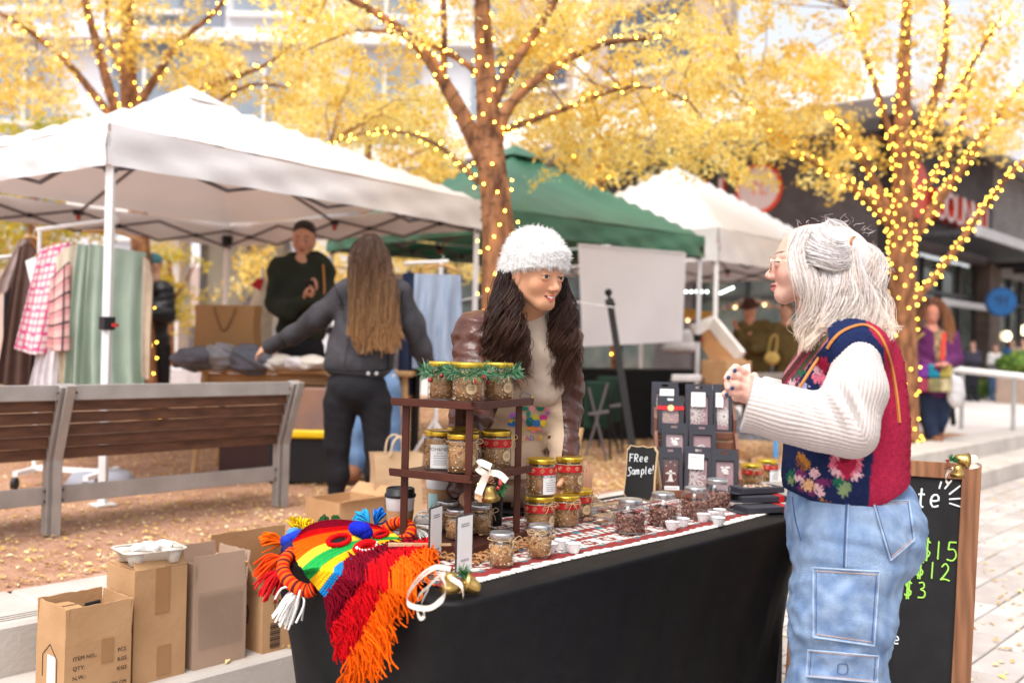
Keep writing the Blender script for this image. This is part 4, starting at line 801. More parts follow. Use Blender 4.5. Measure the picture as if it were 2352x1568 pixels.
# boxes lying flat beside the rack
for k, (px, py, z, ry, lab) in enumerate(((1762, 1180, .0, .05, 'flat chocolate box with red edge at the bottom of the pile by the woman'), (1752, 1172, .026, -.03, 'flat dark chocolate box in the middle of the pile by the woman'), (1745, 1168, .052, .12, 'flat chocolate box with clear window on top of the pile by the woman'))):
    c = onT(px, py)+[0, 0.06, z]; R = rotz(ROTA-.55+ry); o = thing('chocolate_box', lab, 'chocolate box', c)
    MB().bbox(c+[0, 0, .011], (.185, .095, .022), R, .002).build('carton', m_box, o); MB().box(c+R@np.array([-.105, 0, .002]), (.03, .09, .0015), R).build('hang_tab', m_box, o)
    if k < 2: MB().box(c+R@np.array([.065, 0, .011]), (.02, .097, .0245), R).build('ribbon', m_rib, o)
    else:
        f_ = MB().box(c+[0, 0, .0228], (.13, .06, .0008), R).build('window_film', m_winp, o); mb = MB()
        for q in range(60): mb.ell(c+R@np.array([random.uniform(-.06, .06), random.uniform(-.027, .027), .0225]), (.005, .004, .0012), None, 6, 4, col=[(.6, .42, .25), (.75, .65, .5), (.5, .2, .15)][q % 3])
        mb.build('topping', M('nut_topping', attr='Col', rough=.7), o, attr=True)
# ================================================================ little chalkboard "FRee Sample!"
sb0 = onT(1466, 1146); sx = nrm(onT(1500, 1150)-onT(1432, 1143)); sx[2] = 0; sx = nrm(sx); sy = np.cross((0, 0, 1), sx); lean = nrm(np.array([0, 0, 1.0])+sy*.16); sn = np.cross(sx, lean); Rb = np.stack([sx, lean, sn], 1)
sg = thing('tabletop_chalkboard', 'small chalkboard easel reading Free Sample on the table', 'sign', sb0); BW, BH = .116, .198
m_pine = M('pale_pine', (.58, .38, .2), .55, .15, 8, .1, 60, stretch=(6, 6, .6), col2=(.7, .5, .3)); m_chalkb = M('chalkboard_black', (.012, .011, .012), .7, .3, 15)
def scal(w_, h_, k): 
    pts = [(-w_/2+.012, 0), (-.02, .004), (0, .0), (.02, .004), (w_/2-.012, 0), (w_/2-.008, .010), (w_/2, .018), (w_/2-.003, h_*.5), (w_/2, h_-.018), (w_/2-.008, h_-.010), (w_/2-.012, h_), (.02, h_-.004), (0, h_), (-.02, h_-.004), (-w_/2+.012, h_), (-w_/2+.008, h_-.010), (-w_/2, h_-.018), (-w_/2+.003, h_*.5), (-w_/2, .018), (-w_/2+.008, .010)]
    return [(x, y+k) for x, y in pts]
def SB(u, v, d=0): return sb0+Rb@np.array([u, v, d])
MB().prism(scal(BW+.010, BH+.008, -.004), Rb, SB(0, 0, -.010), .009).build('back_frame', m_pine, sg); MB().prism(scal(BW, BH, 0), Rb, SB(0, 0, 0), .003).build('slate', m_chalkb, sg)
lean2 = nrm(np.array([0, 0, 1.0])-sy*-.55); 
for s_ in (-1, 1):
    MB().bar(SB(s_*.045, .19, -.012), SB(s_*.045, .19, -.012)*0+np.array([*(sb0+sx*s_*.045+sy*.115)[:2], TZ+.004]), .012, .016, sx).build('rear_leg', m_pine, sg)
MB().bar(sb0+sx*-.045+sy*.085+[0, 0, .06], sb0+sx*.045+sy*.085+[0, 0, .06], .008, .012).build('crossbar', m_pine, sg)
def strokes(lines, place, r, name, mat, parent, n=10):
    mb = MB()
    for l_ in lines: p = catmull(np.array([(x, y) for x, y in l_]), max(2, n if len(l_) > 2 else 2)); mb.tube([place(x, y) for x, y in p], r, 5)
    return mb.build(name, mat, parent)
GL = {'F': [[(0, 0), (.02, 1)], [(-.1, 1), (.6, 1.02)], [(0, .55), (.45, .57)]], 'R': [[(0, 0), (0, 1)], [(0, 1), (.5, .95), (.45, .55), (.02, .5)], [(.15, .5), (.55, 0)]], 'e': [[(.05, .33), (.5, .38), (.42, .66), (.15, .62), (.02, .3), (.18, .02), (.52, .1)]],
      'S': [[(.62, .9), (.35, 1.05), (.08, .85), (.3, .55), (.52, .25), (.35, -.12), (0, -.1)]], 'a': [[(.48, .6), (.15, .62), (.02, .25), (.2, .02), (.45, .25), (.48, .6)], [(.48, .6), (.5, .1), (.62, .02)]], 'm': [[(0, 0), (.02, .6)], [(.02, .4), (.2, .62), (.3, .45), (.3, 0)], [(.3, .4), (.48, .62), (.58, .45), (.6, 0)]], 'p': [[(0, -.45), (.02, .62)], [(.02, .5), (.3, .65), (.48, .35), (.3, .02), (.03, .12)]], 'l': [[(.05, 1.0), (.06, .1), (.2, 0)]], '!': [[(.12, 1.1), (.08, .35)], [(.05, .05), (.07, .1)]],
      '$': [[(.55, .85), (.3, 1.0), (.08, .78), (.3, .52), (.55, .28), (.3, .02), (.02, .15)], [(.24, 1.15), (.2, -.15)], [(.38, 1.15), (.34, -.15)]], '1': [[(.15, 1), (.13, 0)]], '5': [[(.6, 1.02), (.15, 1.0)], [(.15, 1.0), (.1, .58)], [(.1, .58), (.45, .62), (.62, .3), (.4, 0), (.02, .05)]], '2': [[(.05, .8), (.3, 1.02), (.52, .75), (.3, .35), (0, .02)], [(0, .02), (.3, .08), (.65, 0)]], '3': [[(.08, .95), (.4, 1.0), (.48, .72), (.22, .55)], [(.22, .55), (.55, .42), (.5, .08), (.05, .02)]], 't': [[(.2, 1.0), (.16, .12), (.35, 0)], [(0, .66), (.4, .68)]], 'h': [[(0, 1), (0, 0)], [(0, .4), (.25, .62), (.42, .4), (.42, 0)]], 'o': [[(.25, .62), (.02, .35), (.2, .02), (.48, .25), (.42, .55), (.25, .62)]], 'c': [[(.45, .5), (.2, .62), (.02, .3), (.2, .02), (.48, .1)]]}
def hand(txt, x0, y0, h_, adv, slope=0.0):
    out = []; x = x0; y = y0
    for ch in txt:
        if ch in GL:
            for s_ in GL[ch]: out.append([(x+u*h_*.8, y+v*h_) for u, v in s_])
        x += h_*adv*(.9 if ch == 'm' else .45 if ch in 'l!1' else .62); y += slope*h_*adv*.6
    return out
m_chalkw = M('chalk_white', (.82, .86, .88), .9); m_chalkg = M('chalk_green', (.42, .82, .12), .9)
strokes(hand('FRee', -.046, .138, .028, 1.15, .06), lambda x, y: SB(x, y, .0035), .0018, 'lettering', m_chalkw, sg); strokes(hand('Sample!', -.050, .088, .028, .92, .14), lambda x, y: SB(x, y, .0035), .0018, 'lettering', m_chalkw, sg)
# ================================================================ A-frame chalkboard on the paving
f0, f1 = P(1812, 1590, 3.34), P(2222, 1612, 3.12); f0[2] = f1[2] = 0; fx = nrm(f1-f0); fy = np.cross((0, 0, 1), fx); FW, FH = .565, .98
f1p = f1; f0 = f1p-fx*FW; flean = nrm(np.array([0, 0, 1.0])+fy*.085+fx*.03); fn = np.cross(fx, flean); Rf = np.stack([fx, flean, fn], 1)
af = thing('sandwich_board', 'large wooden A-frame chalkboard with green prices behind the grey haired woman', 'sign', (f0+f1p)/2); m_oak = M('oiled_oak', (.26, .105, .05), .5, .25, 5, .2, 60, stretch=(6, 6, .5), wave=(2.2, 'X', .35, 9.0), col2=(.36, .165, .08))
def FP(u, v, d=0): return f0+Rf@np.array([u, v, d])
for u in (.028, FW-.028): MB().bbox(FP(u, FH/2, 0), (.056, FH, .022), Rf, .002).build('stile', m_oak, af)
for v in (FH-.026, .12): MB().bbox(FP(FW/2, v, -.001), (FW-.112, .052, .020), Rf, .002).build('rail', m_oak, af)
MB().box(FP(FW/2, FH/2+.05, -.004), (FW-.11, FH-.16, .008), Rf).build('slate', m_chalkb, af)
rl_ = nrm(np.array([0, 0, 1.0])-fy*.12+fx*.03); Rr = np.stack([fx, rl_, np.cross(fx, rl_)], 1); r0 = f0+fy*.235
for u in (.028, FW-.028): MB().bbox(r0+Rr@np.array([u, FH/2, 0]), (.056, FH, .022), Rr, .002).build('rear_stile', m_oak, af)
MB().bbox(r0+Rr@np.array([FW/2, FH-.03, 0]), (FW-.112, .052, .02), Rr, .002).build('rear_rail', m_oak, af); MB().box(r0+Rr@np.array([FW/2, FH/2+.05, 0]), (FW-.11, FH-.16, .006), Rr).build('rear_slate', m_chalkb, af)
FPc = lambda x, y: FP(x, y, .0015)
sc_px = lambda px, py: ((np.linalg.solve(np.stack([Rf[:, 0], Rf[:, 1], -ray(px, py)], 1), CAMP-f0)))[:2]     # pixel of the photograph to board coordinates
def bh(txt, px, py, hpx, adv, slope, mat, r=.0032):
    x, y = sc_px(px, py); h_ = hpx*3.15/FPX; strokes(hand(txt, x, y, h_, adv, slope), FPc, r, 'lettering', mat, af, 12)
bh('ate', 2080, 1162, 44, .98, .05, m_chalkw, .0034); bh('l', 2106, 1198, 30, 1, 0, m_chalkw); bh('$15', 2116, 1280, 42, 1.2, .0, m_chalkg, .0026); bh('$12', 2102, 1322, 38, 1.35, -.05, m_chalkg, .0026); bh('$3', 2076, 1368, 36, 1.3, 0, m_chalkg, .0026); bh('ate', 2012, 1472, 26, 1.2, 0, m_chalkw, .0026)
for (a_, b_) in (((2157, 1122), (2162, 1105)), ((2170, 1122), (2186, 1102)), ((2180, 1135), (2206, 1115)), ((2180, 1146), (2212, 1144)), ((2180, 1155), (2208, 1164))): strokes([[tuple(sc_px(*a_)), tuple(sc_px(*b_))]], FPc, .0028, 'lettering', m_chalkw, af)
# ================================================================ crocheted rainbow mask draped over the table end
def drape(px, py, off=.008, smax=.46):
    r = ray(px, py); p = CAMP+r*((TZ+.004-CAMP[2])/r[2]); t = p[:2]@A2-tA; s = p[:2]@B2-tB
    if s > smax:                                              # beyond this the crown of the mask stands up off the table
        p = CAMP+r*((tB+smax+.10*(1-math.exp(-(s-smax)/.25))-CAMP[:2]@B2)/(r[:2]@B2)); return p+np.array([.2, -.3, .6])*off
    if t >= 0 and s >= 0: return p+np.array([0, 0, off])
    ra, rb = r[:2]@A2, r[:2]@B2; ca, cb = CAMP[:2]@A2, CAMP[:2]@B2
    q = CAMP+r*((tA-off-ca)/ra); 
    if q[:2]@B2-tB >= -.03 and s > -.4 and (t < 0 or s > 0): return q
    return CAMP+r*((tB-off-cb)/rb)
mk = thing('crochet_mask', 'rainbow striped crocheted mask with long yarn beard draped over the table end', 'mask', TP(0, .3, TZ))
CG = np.array([[(690, 1222), (722, 1204), (770, 1197), (830, 1202), (868, 1212)], [(678, 1240), (715, 1222), (775, 1214), (838, 1212), (882, 1219)], [(671, 1252), (717, 1236), (780, 1224), (845, 1219), (893, 1224)], [(680, 1294), (722, 1262), (790, 1240), (850, 1230), (904, 1230)], [(692, 1310), (735, 1276), (802, 1250), (862, 1238), (916, 1238)],
               [(712, 1332), (757, 1292), (815, 1262), (872, 1246), (926, 1244)], [(733, 1358), (775, 1306), (826, 1273), (880, 1254), (932, 1250)], [(746, 1376), (788, 1318), (836, 1285), (886, 1262), (934, 1257)], [(752, 1416), (800, 1356), (850, 1312), (905, 1284), (960, 1264)], [(760, 1480), (815, 1404), (868, 1348), (930, 1306), (985, 1282)]], float)
cnt = [3, 3, 5, 3, 3, 3, 3, 4, 5]; scol = [(.22, .002, .016), (.60, .004, .006), (.82, .115, .003), (.86, .66, .05), (.02, .36, .07), (.86, .47, .01), (.012, .20, .50), (.16, .004, .018), (.50, .004, .010)]
ss = 4; vs = np.concatenate([i+np.arange(c*ss)/(c*ss) for i, c in enumerate(cnt)]+[[9.0-1e-6]]); srow = np.concatenate([[i]*(c*ss) for i, c in enumerate(cnt)]+[[8]]); nst = np.arange(len(vs))/ss
NU = 46*ss; usr = np.linspace(0, 4, NU+1)
cols_ = [catmull(CG[:, k], 2001) for k in range(5)]; colv = np.stack([np.stack([np.interp(vs, np.linspace(0, 9, 2001), c[:, d]) for d in (0, 1)], 1) for c in cols_], 1)   # (nv,5,2)
Xm = np.zeros((len(vs), NU+1, 3)); Cm = np.zeros((len(vs), NU+1, 3))
for i in range(len(vs)):
    row = catmull(colv[i], NU+1); v = vs[i]
    for j in range(NU+1):
        st = abs(math.sin(PI*nst[i]))*abs(math.sin(PI*(j/ss+.5*(int(nst[i]) % 2)))); puff = 0.0
        Xm[i, j] = drape(row[j, 0], row[j, 1], .010+.0048*st); Xm[i, j] += np.array([0, -.2, 1.0])*puff*(.8 if v < 3 else .5)
    Cm[i] = scol[srow[i]]
m_yarn = M('yarn', attr='Col', rough=.85, var=.12, scale=60, bump=.3, bscale=420, spec=.08)
MB().grid(Xm, Cm).build('face', m_yarn, mk, True, True)
def mpt(v, u, off=.02):
    i = int(np.argmin(np.abs(vs-v))); j = int(u*NU); return Xm[i, j]+np.array([-.1, -.25, 1.0])*off
def stitched(c, r, col, name, par=mk, R=None, n=26, m=16):
    mb = MB(); th = np.linspace(.05, PI-.05, m*2); an = np.arange(n*2)*2*PI/(n*2); X = np.array([[np.array([math.sin(t)*math.cos(a), math.sin(t)*math.sin(a), math.cos(t)])*(1+.07*abs(math.sin(t*m/2*1.6))*abs(math.sin(a*n/4))) for a in an] for t in th])*np.asarray(r)
    if R is not None: X = X@np.asarray(R).T
    return mb.grid(X+np.asarray(c), closed=True, col=np.array(col)).build(name, m_yarn, par, True, True)
stitched(drape(820, 1222, .016), (.034, .024, .020), (.010, .022, .46), 'nose'); stitched(drape(834, 1233, .022), (.022, .020, .019), (.010, .022, .46), 'nostril')
def loop(c, ax1, ax2, r1, r2, rad, col, name, par=mk, n=30, wob=0.0, arc=(0, 2*PI), colf=None):
    t = np.linspace(arc[0], arc[1], n*4); pts = [np.asarray(c)+ax1*r1*math.cos(a)+ax2*r2*math.sin(a) for a in t]; rr_ = [rad*(1+.10*abs(math.sin(i*PI/4))) for i in range(len(t))]
    cc = np.array([colf(i) for i in range(len(t))]) if colf else np.array(col); return MB().tube(pts, rr_, 10, arc[1]-arc[0] < 6.2, col=cc).build(name, m_yarn, par, True, True)
eX = nrm(mpt(3, .62)-mpt(3, .25)); eY = nrm(mpt(4, .3)-mpt(2, .3))
for (px, py, r1, r2, rd) in ((776, 1247, .036, .013, .0065), (872, 1233, .026, .007, .005)):
    c = drape(px, py, .014); loop(c, eX, eY, r1, r2, rd, (.56, .005, .008), 'eye_rim'); MB().ell(c-[0, 0, .003], (r1*.9, r2*.8, .004), np.stack([eX, eY, np.cross(eX, eY)], 1)).build('eye_hole', m_blk, mk)
mc = drape(838, 1266, .016); mo = loop(mc, eX, eY, .032, .013, .011, (.56, .005, .008), 'mouth')
for q in range(9): a = .3+q*.33; MB().ell(mc+eX*.036*math.cos(a)+eY*.02*math.sin(a)+[0, 0, .010], (.005, .005, .007)).build('tooth', M('white_yarn', (.8, .78, .75), .9), mo)
def fringe(starts, n, col, name, ends, jit, off, r=.0021):
    S = catmull(np.array(starts, float), n); E = catmull(np.array(ends, float), n); pol = []
    for i in range(n):
        a = S[i]+rng.normal(0, 5, 2); b = E[i]+rng.normal(0, jit, 2)*np.array([1, 1.2]); m1 = a*.65+b*.35+rng.normal(0, 6, 2)+[5, 0]; m2 = a*.3+b*.7+rng.normal(0, 7, 2)
        pp = catmull([a, m1, m2, b], 12); o1 = rng.uniform(*off); pol.append([drape(x, y, o1*(1-.55*k/11)) for k, (x, y) in enumerate(pp)])
    V, F, C = strands(np.array(pol), np.linspace(1, .8, 12)[None, :]*r, np.array(col)*rng.uniform(.7, 1.2, (n, 1)), 5)
    o = link(name, mesh_from(name, V, F, C, worg(mk)), m_yarn, mk, True); o['kind'] = 'stuff'
fringe([(936, 1256), (886, 1264), (836, 1287), (790, 1320), (750, 1376)], 330, (.20, .002, .014), 'dark_red_fringe', [(985, 1284), (920, 1300), (862, 1332), (812, 1372), (764, 1450)], 8, (.022, .034))
fringe([(980, 1268), (922, 1290), (872, 1315), (830, 1352), (800, 1394), (768, 1440)], 400, (.58, .003, .008), 'red_fringe', [(990, 1300), (945, 1335), (890, 1385), (850, 1440), (815, 1490), (778, 1515)], 9, (.026, .040))
fringe([(990, 1294), (952, 1312), (914, 1336), (882, 1372), (858, 1418), (834, 1464), (806, 1512)], 330, (.86, .115, .002), 'orange_fringe', [(990, 1306), (970, 1336), (936, 1380), (894, 1440), (878, 1500), (852, 1555), (785, 1600)], 12, (.030, .048), .0023)
def tassel(c, d, L_, col, n=34, spr=.35, name='tassel', r=.0028):
    d = nrm(d); pol = []
    for i in range(n):
        q = nrm(d+rng.normal(0, spr, 3)); m = np.asarray(c)+q*L_*.5+rng.normal(0, .003, 3); e = np.asarray(c)+(q*.7+d*.3)*L_*rng.uniform(.8, 1.1)+np.array([0, 0, -.012]); pol.append(catmull([c, m, e], 8))
    V, F, C = strands(np.array(pol), r, np.array(col)*rng.uniform(.8, 1.15, (n, 1)), 5); o = link(name, mesh_from(name, V, F, C, worg(mk)), m_yarn, mk, True)
dL = 2.86
def Q(px, py, d=2.62): return P(px, py, d)
for (px, py, d, dr, col, L_) in ((684, 1222, 2.72, (-.3, 0, .9), (.85, .55, .01), .055), (700, 1218, 2.78, (.1, .2, .9), (.85, .55, .01), .045), (650, 1246, 2.66, (-.9, 0, .25), (.82, .13, .005), .065), (648, 1278, 2.62, (-.8, -.1, -.5), (.75, .06, .006), .075), (646, 1308, 2.60, (-.6, -.1, -.8), (.6, .01, .015), .075), (690, 1352, 2.50, (-.5, -.2, -.85), (.80, .78, .75), .085), (848, 1204, 2.95, (-.5, .2, .6), (.03, .35, .65), .06), (862, 1203, 2.96, (.3, .3, .8), (.01, .16, .6), .06), (952, 1205, 2.85, (.75, -.1, .3), (.8, .78, .74), .07), (955, 1212, 2.85, (.5, -.2, -.7), (.8, .78, .74), .075), (745, 1200, 2.95, (-.2, .3, .9), (.03, .09, .03), .03), (768, 1199, 2.95, (.1, .3, .9), (.03, .09, .03), .03)): tassel(Q(px, py, d), dr, L_, col)
for (p0, p1, r0, r1, col) in (((690, 1232, 2.70), (655, 1244, 2.64), .020, .016, (.02, .05, .45)), ((684, 1222, 2.73), (672, 1228, 2.70), .018, .018, (.08, .28, .7)), ((686, 1250, 2.64), (655, 1268, 2.6), .019, .016, (.02, .02, .10)), ((684, 1270, 2.62), (650, 1296, 2.57), .022, .018, (.20, .004, .03))):
    a, b = Q(*p0), Q(*p1); m = 24; MB().tube([a+(b-a)*t for t in np.linspace(0, 1, m)], [(r0+(r1-r0)*t)*(1+.08*abs(math.sin(t*18)))*(math.sin(min(1, t*6+.2)*PI/2)) for t in np.linspace(0, 1, m)], 12, col=np.array(col)).build('horn', m_yarn, mk, True, True)
wrapc = lambda i: [(.80, .10, .006), (.62, .01, .01), (.80, .10, .006), (.10, .008, .02)][(i//3) % 4]
pL = [Q(672, 1268, 2.60), Q(654, 1288, 2.56), Q(652, 1315, 2.53), Q(672, 1342, 2.50), Q(704, 1356, 2.49), Q(722, 1350, 2.49)]; pp = catmull(pL, 90); MB().tube(pp, [.0165*(1+.09*abs(math.sin(i*1.05))) for i in range(90)], 12, col=np.array([wrapc(i) for i in range(90)])).build('wrapped_ear', m_yarn, mk, True, True)
pR = [Q(882, 1218, 2.86), Q(905, 1202, 2.86), Q(930, 1200, 2.83), Q(944, 1216, 2.80), Q(936, 1236, 2.78), Q(915, 1242, 2.78)]; pp = catmull(pR, 80); MB().tube(pp, [.0155*(1+.09*abs(math.sin(i*1.05))) for i in range(80)], 12, col=np.array([wrapc(i) for i in range(80)])).build('wrapped_ear', m_yarn, mk, True, True)
# wooden skewers lying by the mask
for q in range(3):
    o = link('wooden_skewer', mesh_from('wooden_skewer', *(lambda mb: (np.concatenate(mb.v), mb.f))(MB().tube([P(892, 1247+3*q, 2.58), P(1036, 1250+q*2-2, 2.66)], [.0022, .0012], 6))), m_pine); tag(o, 'thin wooden skewer lying across the mask, '+['rearmost of three', 'middle of three', 'foremost of three'][q], 'skewer', 'wooden skewers')
# ================================================================ coffee cups, signs, small things
m_cupw = M('cup_white', (.80, .79, .79), .6, .02); m_sleeve = M('kraft_sleeve', (.42, .24, .12), .8, .08, 20)
def coffee(px, d, zb, h, r, label, lid=True, sleeve=(.25, .62)):
    c = P(px, 1200, d); c[2] = zb; o = thing('coffee_cup', label, 'cup', c)
    rad = lambda f: r*(.72+.28*f)
    MB().lathe([(rad(0), 0), (rad(1), h-.004), (rad(1)*1.04, h)], 32, c).build('cup_body', m_cupw, o, True); MB().lathe([(rad(sleeve[0])+.0015, h*sleeve[0]), (rad(sleeve[1])+.0018, h*sleeve[1])], 32, c, cap=False).build('sleeve', m_sleeve, o, True)
    if lid: MB().lathe([(rad(1)*1.06, h-.006), (rad(1)*1.07, h+.002), (rad(1)*.98, h+.004), (rad(1)*.96, h+.018), (rad(1)*.90, h+.020), (rad(1)*.88, h+.015)], 32, c).build('lid', m_blk, o, True)
    return o, c, rad
o, c, rad = coffee(918, 2.90, TZ+.004, .128, .043, 'paper coffee cup with black lid and kraft sleeve left of the stand', True, (.3, .66))
MB().grid(arcband(rad(.42)+.0026, .02, .075, -2.1, -1.2)[::-1]+c).build('order_label', m_label, o); mb = MB(); [mb.grid(arcband(rad(.42)+.0031, z, z+.0025, -2.0, -1.4)[::-1]+c) for z in (.03, .045, .06)]; mb.build('lettering', m_ink, o)
o, c, rad = coffee(1010, 3.02, TZ+.004, .185, .046, 'tall white paper cup with kraft sleeve behind the stand', False, (.3, .72)); MB().grid(arcband(rad(.5)+.0035, .07, .13, -2.5, -1.7)[::-1]+c).build('sticker', M('teal_sticker', (.35, .52, .52), .7), o)
tb_ = thing('travel_tumbler', 'black travel tumbler behind the tiered stand', 'tumbler', P(1140, 1150, 3.15)); c = P(1132, 1150, 3.15); c[2] = TZ+.003; MB().lathe([(.030, 0), (.034, .12), (.036, .17), (.030, .175)], 24, c).build('body', m_blk, tb_, True); MB().tube(catmull([c+[-.034, 0, .14], c+[-.06, 0, .13], c+[-.06, 0, .06], c+[-.033, 0, .05]], 16), .005, 8).build('handle', m_blk, tb_)
ph = thing('card_tray', 'black round tray behind the jars by the vendor', 'tray', onT(1178, 1180)); MB().lathe([(.07, 0), (.085, .012), (.082, .012), (.068, .003)], 28, onT(1178, 1175)).build('dish', m_blk, ph, True)
# payment signs
for q, (px, py, d, wpx, lab) in enumerate(((998, 1287, 2.50, 30, 'thin white payment sign with dark edge, left of the two'), (1064, 1312, 2.43, 44, 'white payment sign in an acrylic holder, right of the two'))):
    c = onT(px, py-4); o = thing('payment_sign', lab, 'sign', c); x = nrm(np.array([.55, .83, 0]) if q else np.array([.40, .92, 0])); z = np.cross(x, (0, 0, 1)); R = np.stack([x, np.array([0, 0, 1.0]), z], 1); W_, H_ = .062, .135
    MB().bbox(c+R@np.array([0, H_/2, 0]), (W_+.006, H_+.008, .005), R, .001).build('holder', M('smoke_acrylic', (.05, .04, .045), .2, .1), o); MB().box(c+R@np.array([0, H_/2, .0032]), (W_, H_, .0008), R).build('card', m_label, o)
    V, F = text_mesh('venmo', .013, R, c+R@np.array([0, .022, .0040]), .0001, 'CENTER', .2); mb = MB().add(V, F); [mb.box(c+R@np.array([0, H_*k, .0040]), (.034, .0022, .0002), R) for k in (.86, .82)]; mb.build('lettering', M('grey_ink', (.18, .18, .2), .7), o)
# bells with ribbons
m_brass = M('antique_brass', (.48, .31, .10), .32, .15, 12, metal=.9); m_ribw = M('printed_ribbon', (.78, .68, .58), .8, .05); m_rprint = M('ribbon_print', (.70, .16, .10), .8)
def bell(c, R, s, par): b = MB().lathe([(.002*s, .034*s), (.010*s, .032*s), (.014*s, .022*s), (.017*s, .010*s), (.023*s, 0), (.021*s, .001*s), (.014*s, .018*s), (.006*s, .028*s)], 24, c, R, cap=False).build('bell', m_brass, par, True); MB().ell(np.asarray(c)+np.asarray(R)@np.array([0, 0, .004*s]), .004*s).build('clapper', m_brass, b)
def ribbon(pts, w_, par, wid=None, txt=None):
    pts = np.asarray(pts, float); n = 40; p = catmull(pts, n); T = np.gradient(p, axis=0); T /= np.linalg.norm(T, axis=1, keepdims=True); up = np.asarray(wid if wid is not None else (0, .3, 1.0)); B = np.cross(T, np.cross(up, T)); B /= np.linalg.norm(B, axis=1, keepdims=True)
    X = np.stack([p-B*w_/2, p+B*w_/2], 1); rb_ = MB().grid(X).build('ribbon', m_ribw, par, True)
    if txt:
        V, F = text_mesh(txt, w_*.62, np.eye(3), (0, 0, 0), .0, 'LEFT'); L = np.r_[0, np.cumsum(np.linalg.norm(np.diff(p, axis=0), axis=1))]; s = V[:, 0]+L[-1]*.12; k = s <= L[-1]*.95
        Pq = np.stack([np.interp(np.minimum(s, L[-1]), L, p[:, d]) for d in range(3)], 1); Bq = np.stack([np.interp(np.minimum(s, L[-1]), L, B[:, d]) for d in range(3)], 1); nn = -(CAMP-Pq); nn /= np.linalg.norm(nn, axis=1, keepdims=True); MB().add(Pq+Bq*(V[:, 1]-w_*.22)[:, None]-nn*.0008, F).build('lettering', m_rprint, rb_)
def sprig(c, par, n=110, s=.030, cols=((.02, .10, .03), (.03, .17, .05), (.06, .25, .09))):
    mb = MB()
    for i in range(n): d = nrm(rng.normal(size=3)+[.4, -.2, .4]); mb.tube([c, np.asarray(c)+d*s*rng.uniform(.6, 1)], [.0009, .0005], 3, False, col=cols[i % 3])
    mb.build('pine_sprig', M('pine_needles'), par, attr=True)
def berries(c, par, n=3, s=.005): [MB().ell(np.asarray(c)+rng.normal(0, .006, 3), s, None, 8, 6).build('berry', M('red_berry'), par, True) for _ in range(n)]
def cone(c, par, s=.012):
    mb = MB(); [mb.ell(np.asarray(c)+[s*.7*math.cos(i*2.4)*(1-i/18), s*.7*math.sin(i*2.4)*(1-i/18), s*(i/9-.8)], (s*.4, s*.4, s*.18), None, 6, 4) for i in range(16)]; mb.build('pine_cone', M('pine_cone', (.22, .09, .04), .7, .3, 60), par)
c = onT(1048, 1352); bb = thing('bell_ornament', 'brass bells with cream printed ribbon and pine sprig lying on the table corner', 'ornament', c)
bell(P(1064, 1336, 2.28), np.stack([nrm((.3, .2, .9)), nrm((.2, -.9, .2)), nrm((.85, -.2, -.3))], 1), 1.25, bb); bell(P(1034, 1352, 2.25), np.stack([nrm((1, .1, 0)), nrm((0, 1, .2)), nrm((.05, -.15, 1))], 1), 1.15, bb)
ribbon([P(1035, 1306, 2.28), P(1000, 1302, 2.27), P(965, 1325, 2.25), P(938, 1362, 2.2), P(940, 1388, 2.16), P(985, 1396, 2.12), P(1018, 1372, 2.12), P(1024, 1345, 2.18), P(1012, 1318, 2.25)], .0115, bb, None, 'MERRY & BRIGHT'); ribbon([P(1012, 1318, 2.25), P(985, 1345, 2.2), P(962, 1368, 2.13), P(958, 1400, 2.08), P(966, 1420, 2.06), P(975, 1410, 2.06), P(968, 1385, 2.1), P(985, 1350, 2.18)], .007, bb); ribbon([P(1018, 1320, 2.26), P(1040, 1330, 2.22), P(1060, 1345, 2.19), P(1064, 1370, 2.16)], .012, bb)
sprig(P(1062, 1318, 2.29), bb); berries(P(1040, 1306, 2.30), bb); cone(P(1032, 1312, 2.29), bb)
c = P(1130, 1095, 2.64); bh_ = thing('bell_ornament', 'brass bell with cream ribbon bow and berries tied to the stand', 'ornament', c)
bell(P(1128, 1146, 2.64), np.stack([nrm((1, 0, .1)), nrm((0, 1, .25)), nrm((-.1, -.25, 1))], 1), 1.1, bh_); ribbon([P(1122, 1090, 2.63), P(1100, 1078, 2.62), P(1102, 1062, 2.63), P(1128, 1072, 2.62)], .018, bh_); ribbon([P(1118, 1088, 2.62), P(1108, 1110, 2.62), P(1098, 1134, 2.61)], .020, bh_, (1, .2, .2), None); ribbon([P(1122, 1086, 2.63), P(1145, 1088, 2.63), P(1164, 1104, 2.63)], .018, bh_)
sprig(P(1152, 1122, 2.64), bh_, 90, .026); berries(P(1150, 1112, 2.62), bh_, 4, .0055); cone(P(1128, 1102, 2.61), bh_)
c = P(2195, 1068, 3.1); bt = thing('bell_ornament', 'brass bell with pine sprig on the top corner of the sandwich board', 'ornament', c)
bell(P(2200, 1092, 3.06), np.stack([nrm((1, 0, .1)), nrm((0, 1, .2)), nrm((-.1, -.2, 1))], 1), 1.0, bt); bell(P(2222, 1058, 3.08), np.stack([nrm((.2, .1, .9)), nrm((0, 1, .1)), nrm((-.9, .1, .2))], 1), 1.1, bt); ribbon([P(2215, 1055, 3.08), P(2240, 1050, 3.08), P(2248, 1066, 3.09), P(2225, 1072, 3.07)], .016, bt); ribbon([P(2190, 1074, 3.06), P(2178, 1082, 3.06), P(2172, 1100, 3.07), P(2180, 1112, 3.07)], .010, bt); sprig(P(2186, 1056, 3.07), bt, 80, .022); berries(P(2176, 1060, 3.06), bt, 2); cone(P(2178, 1070, 3.06), bt)
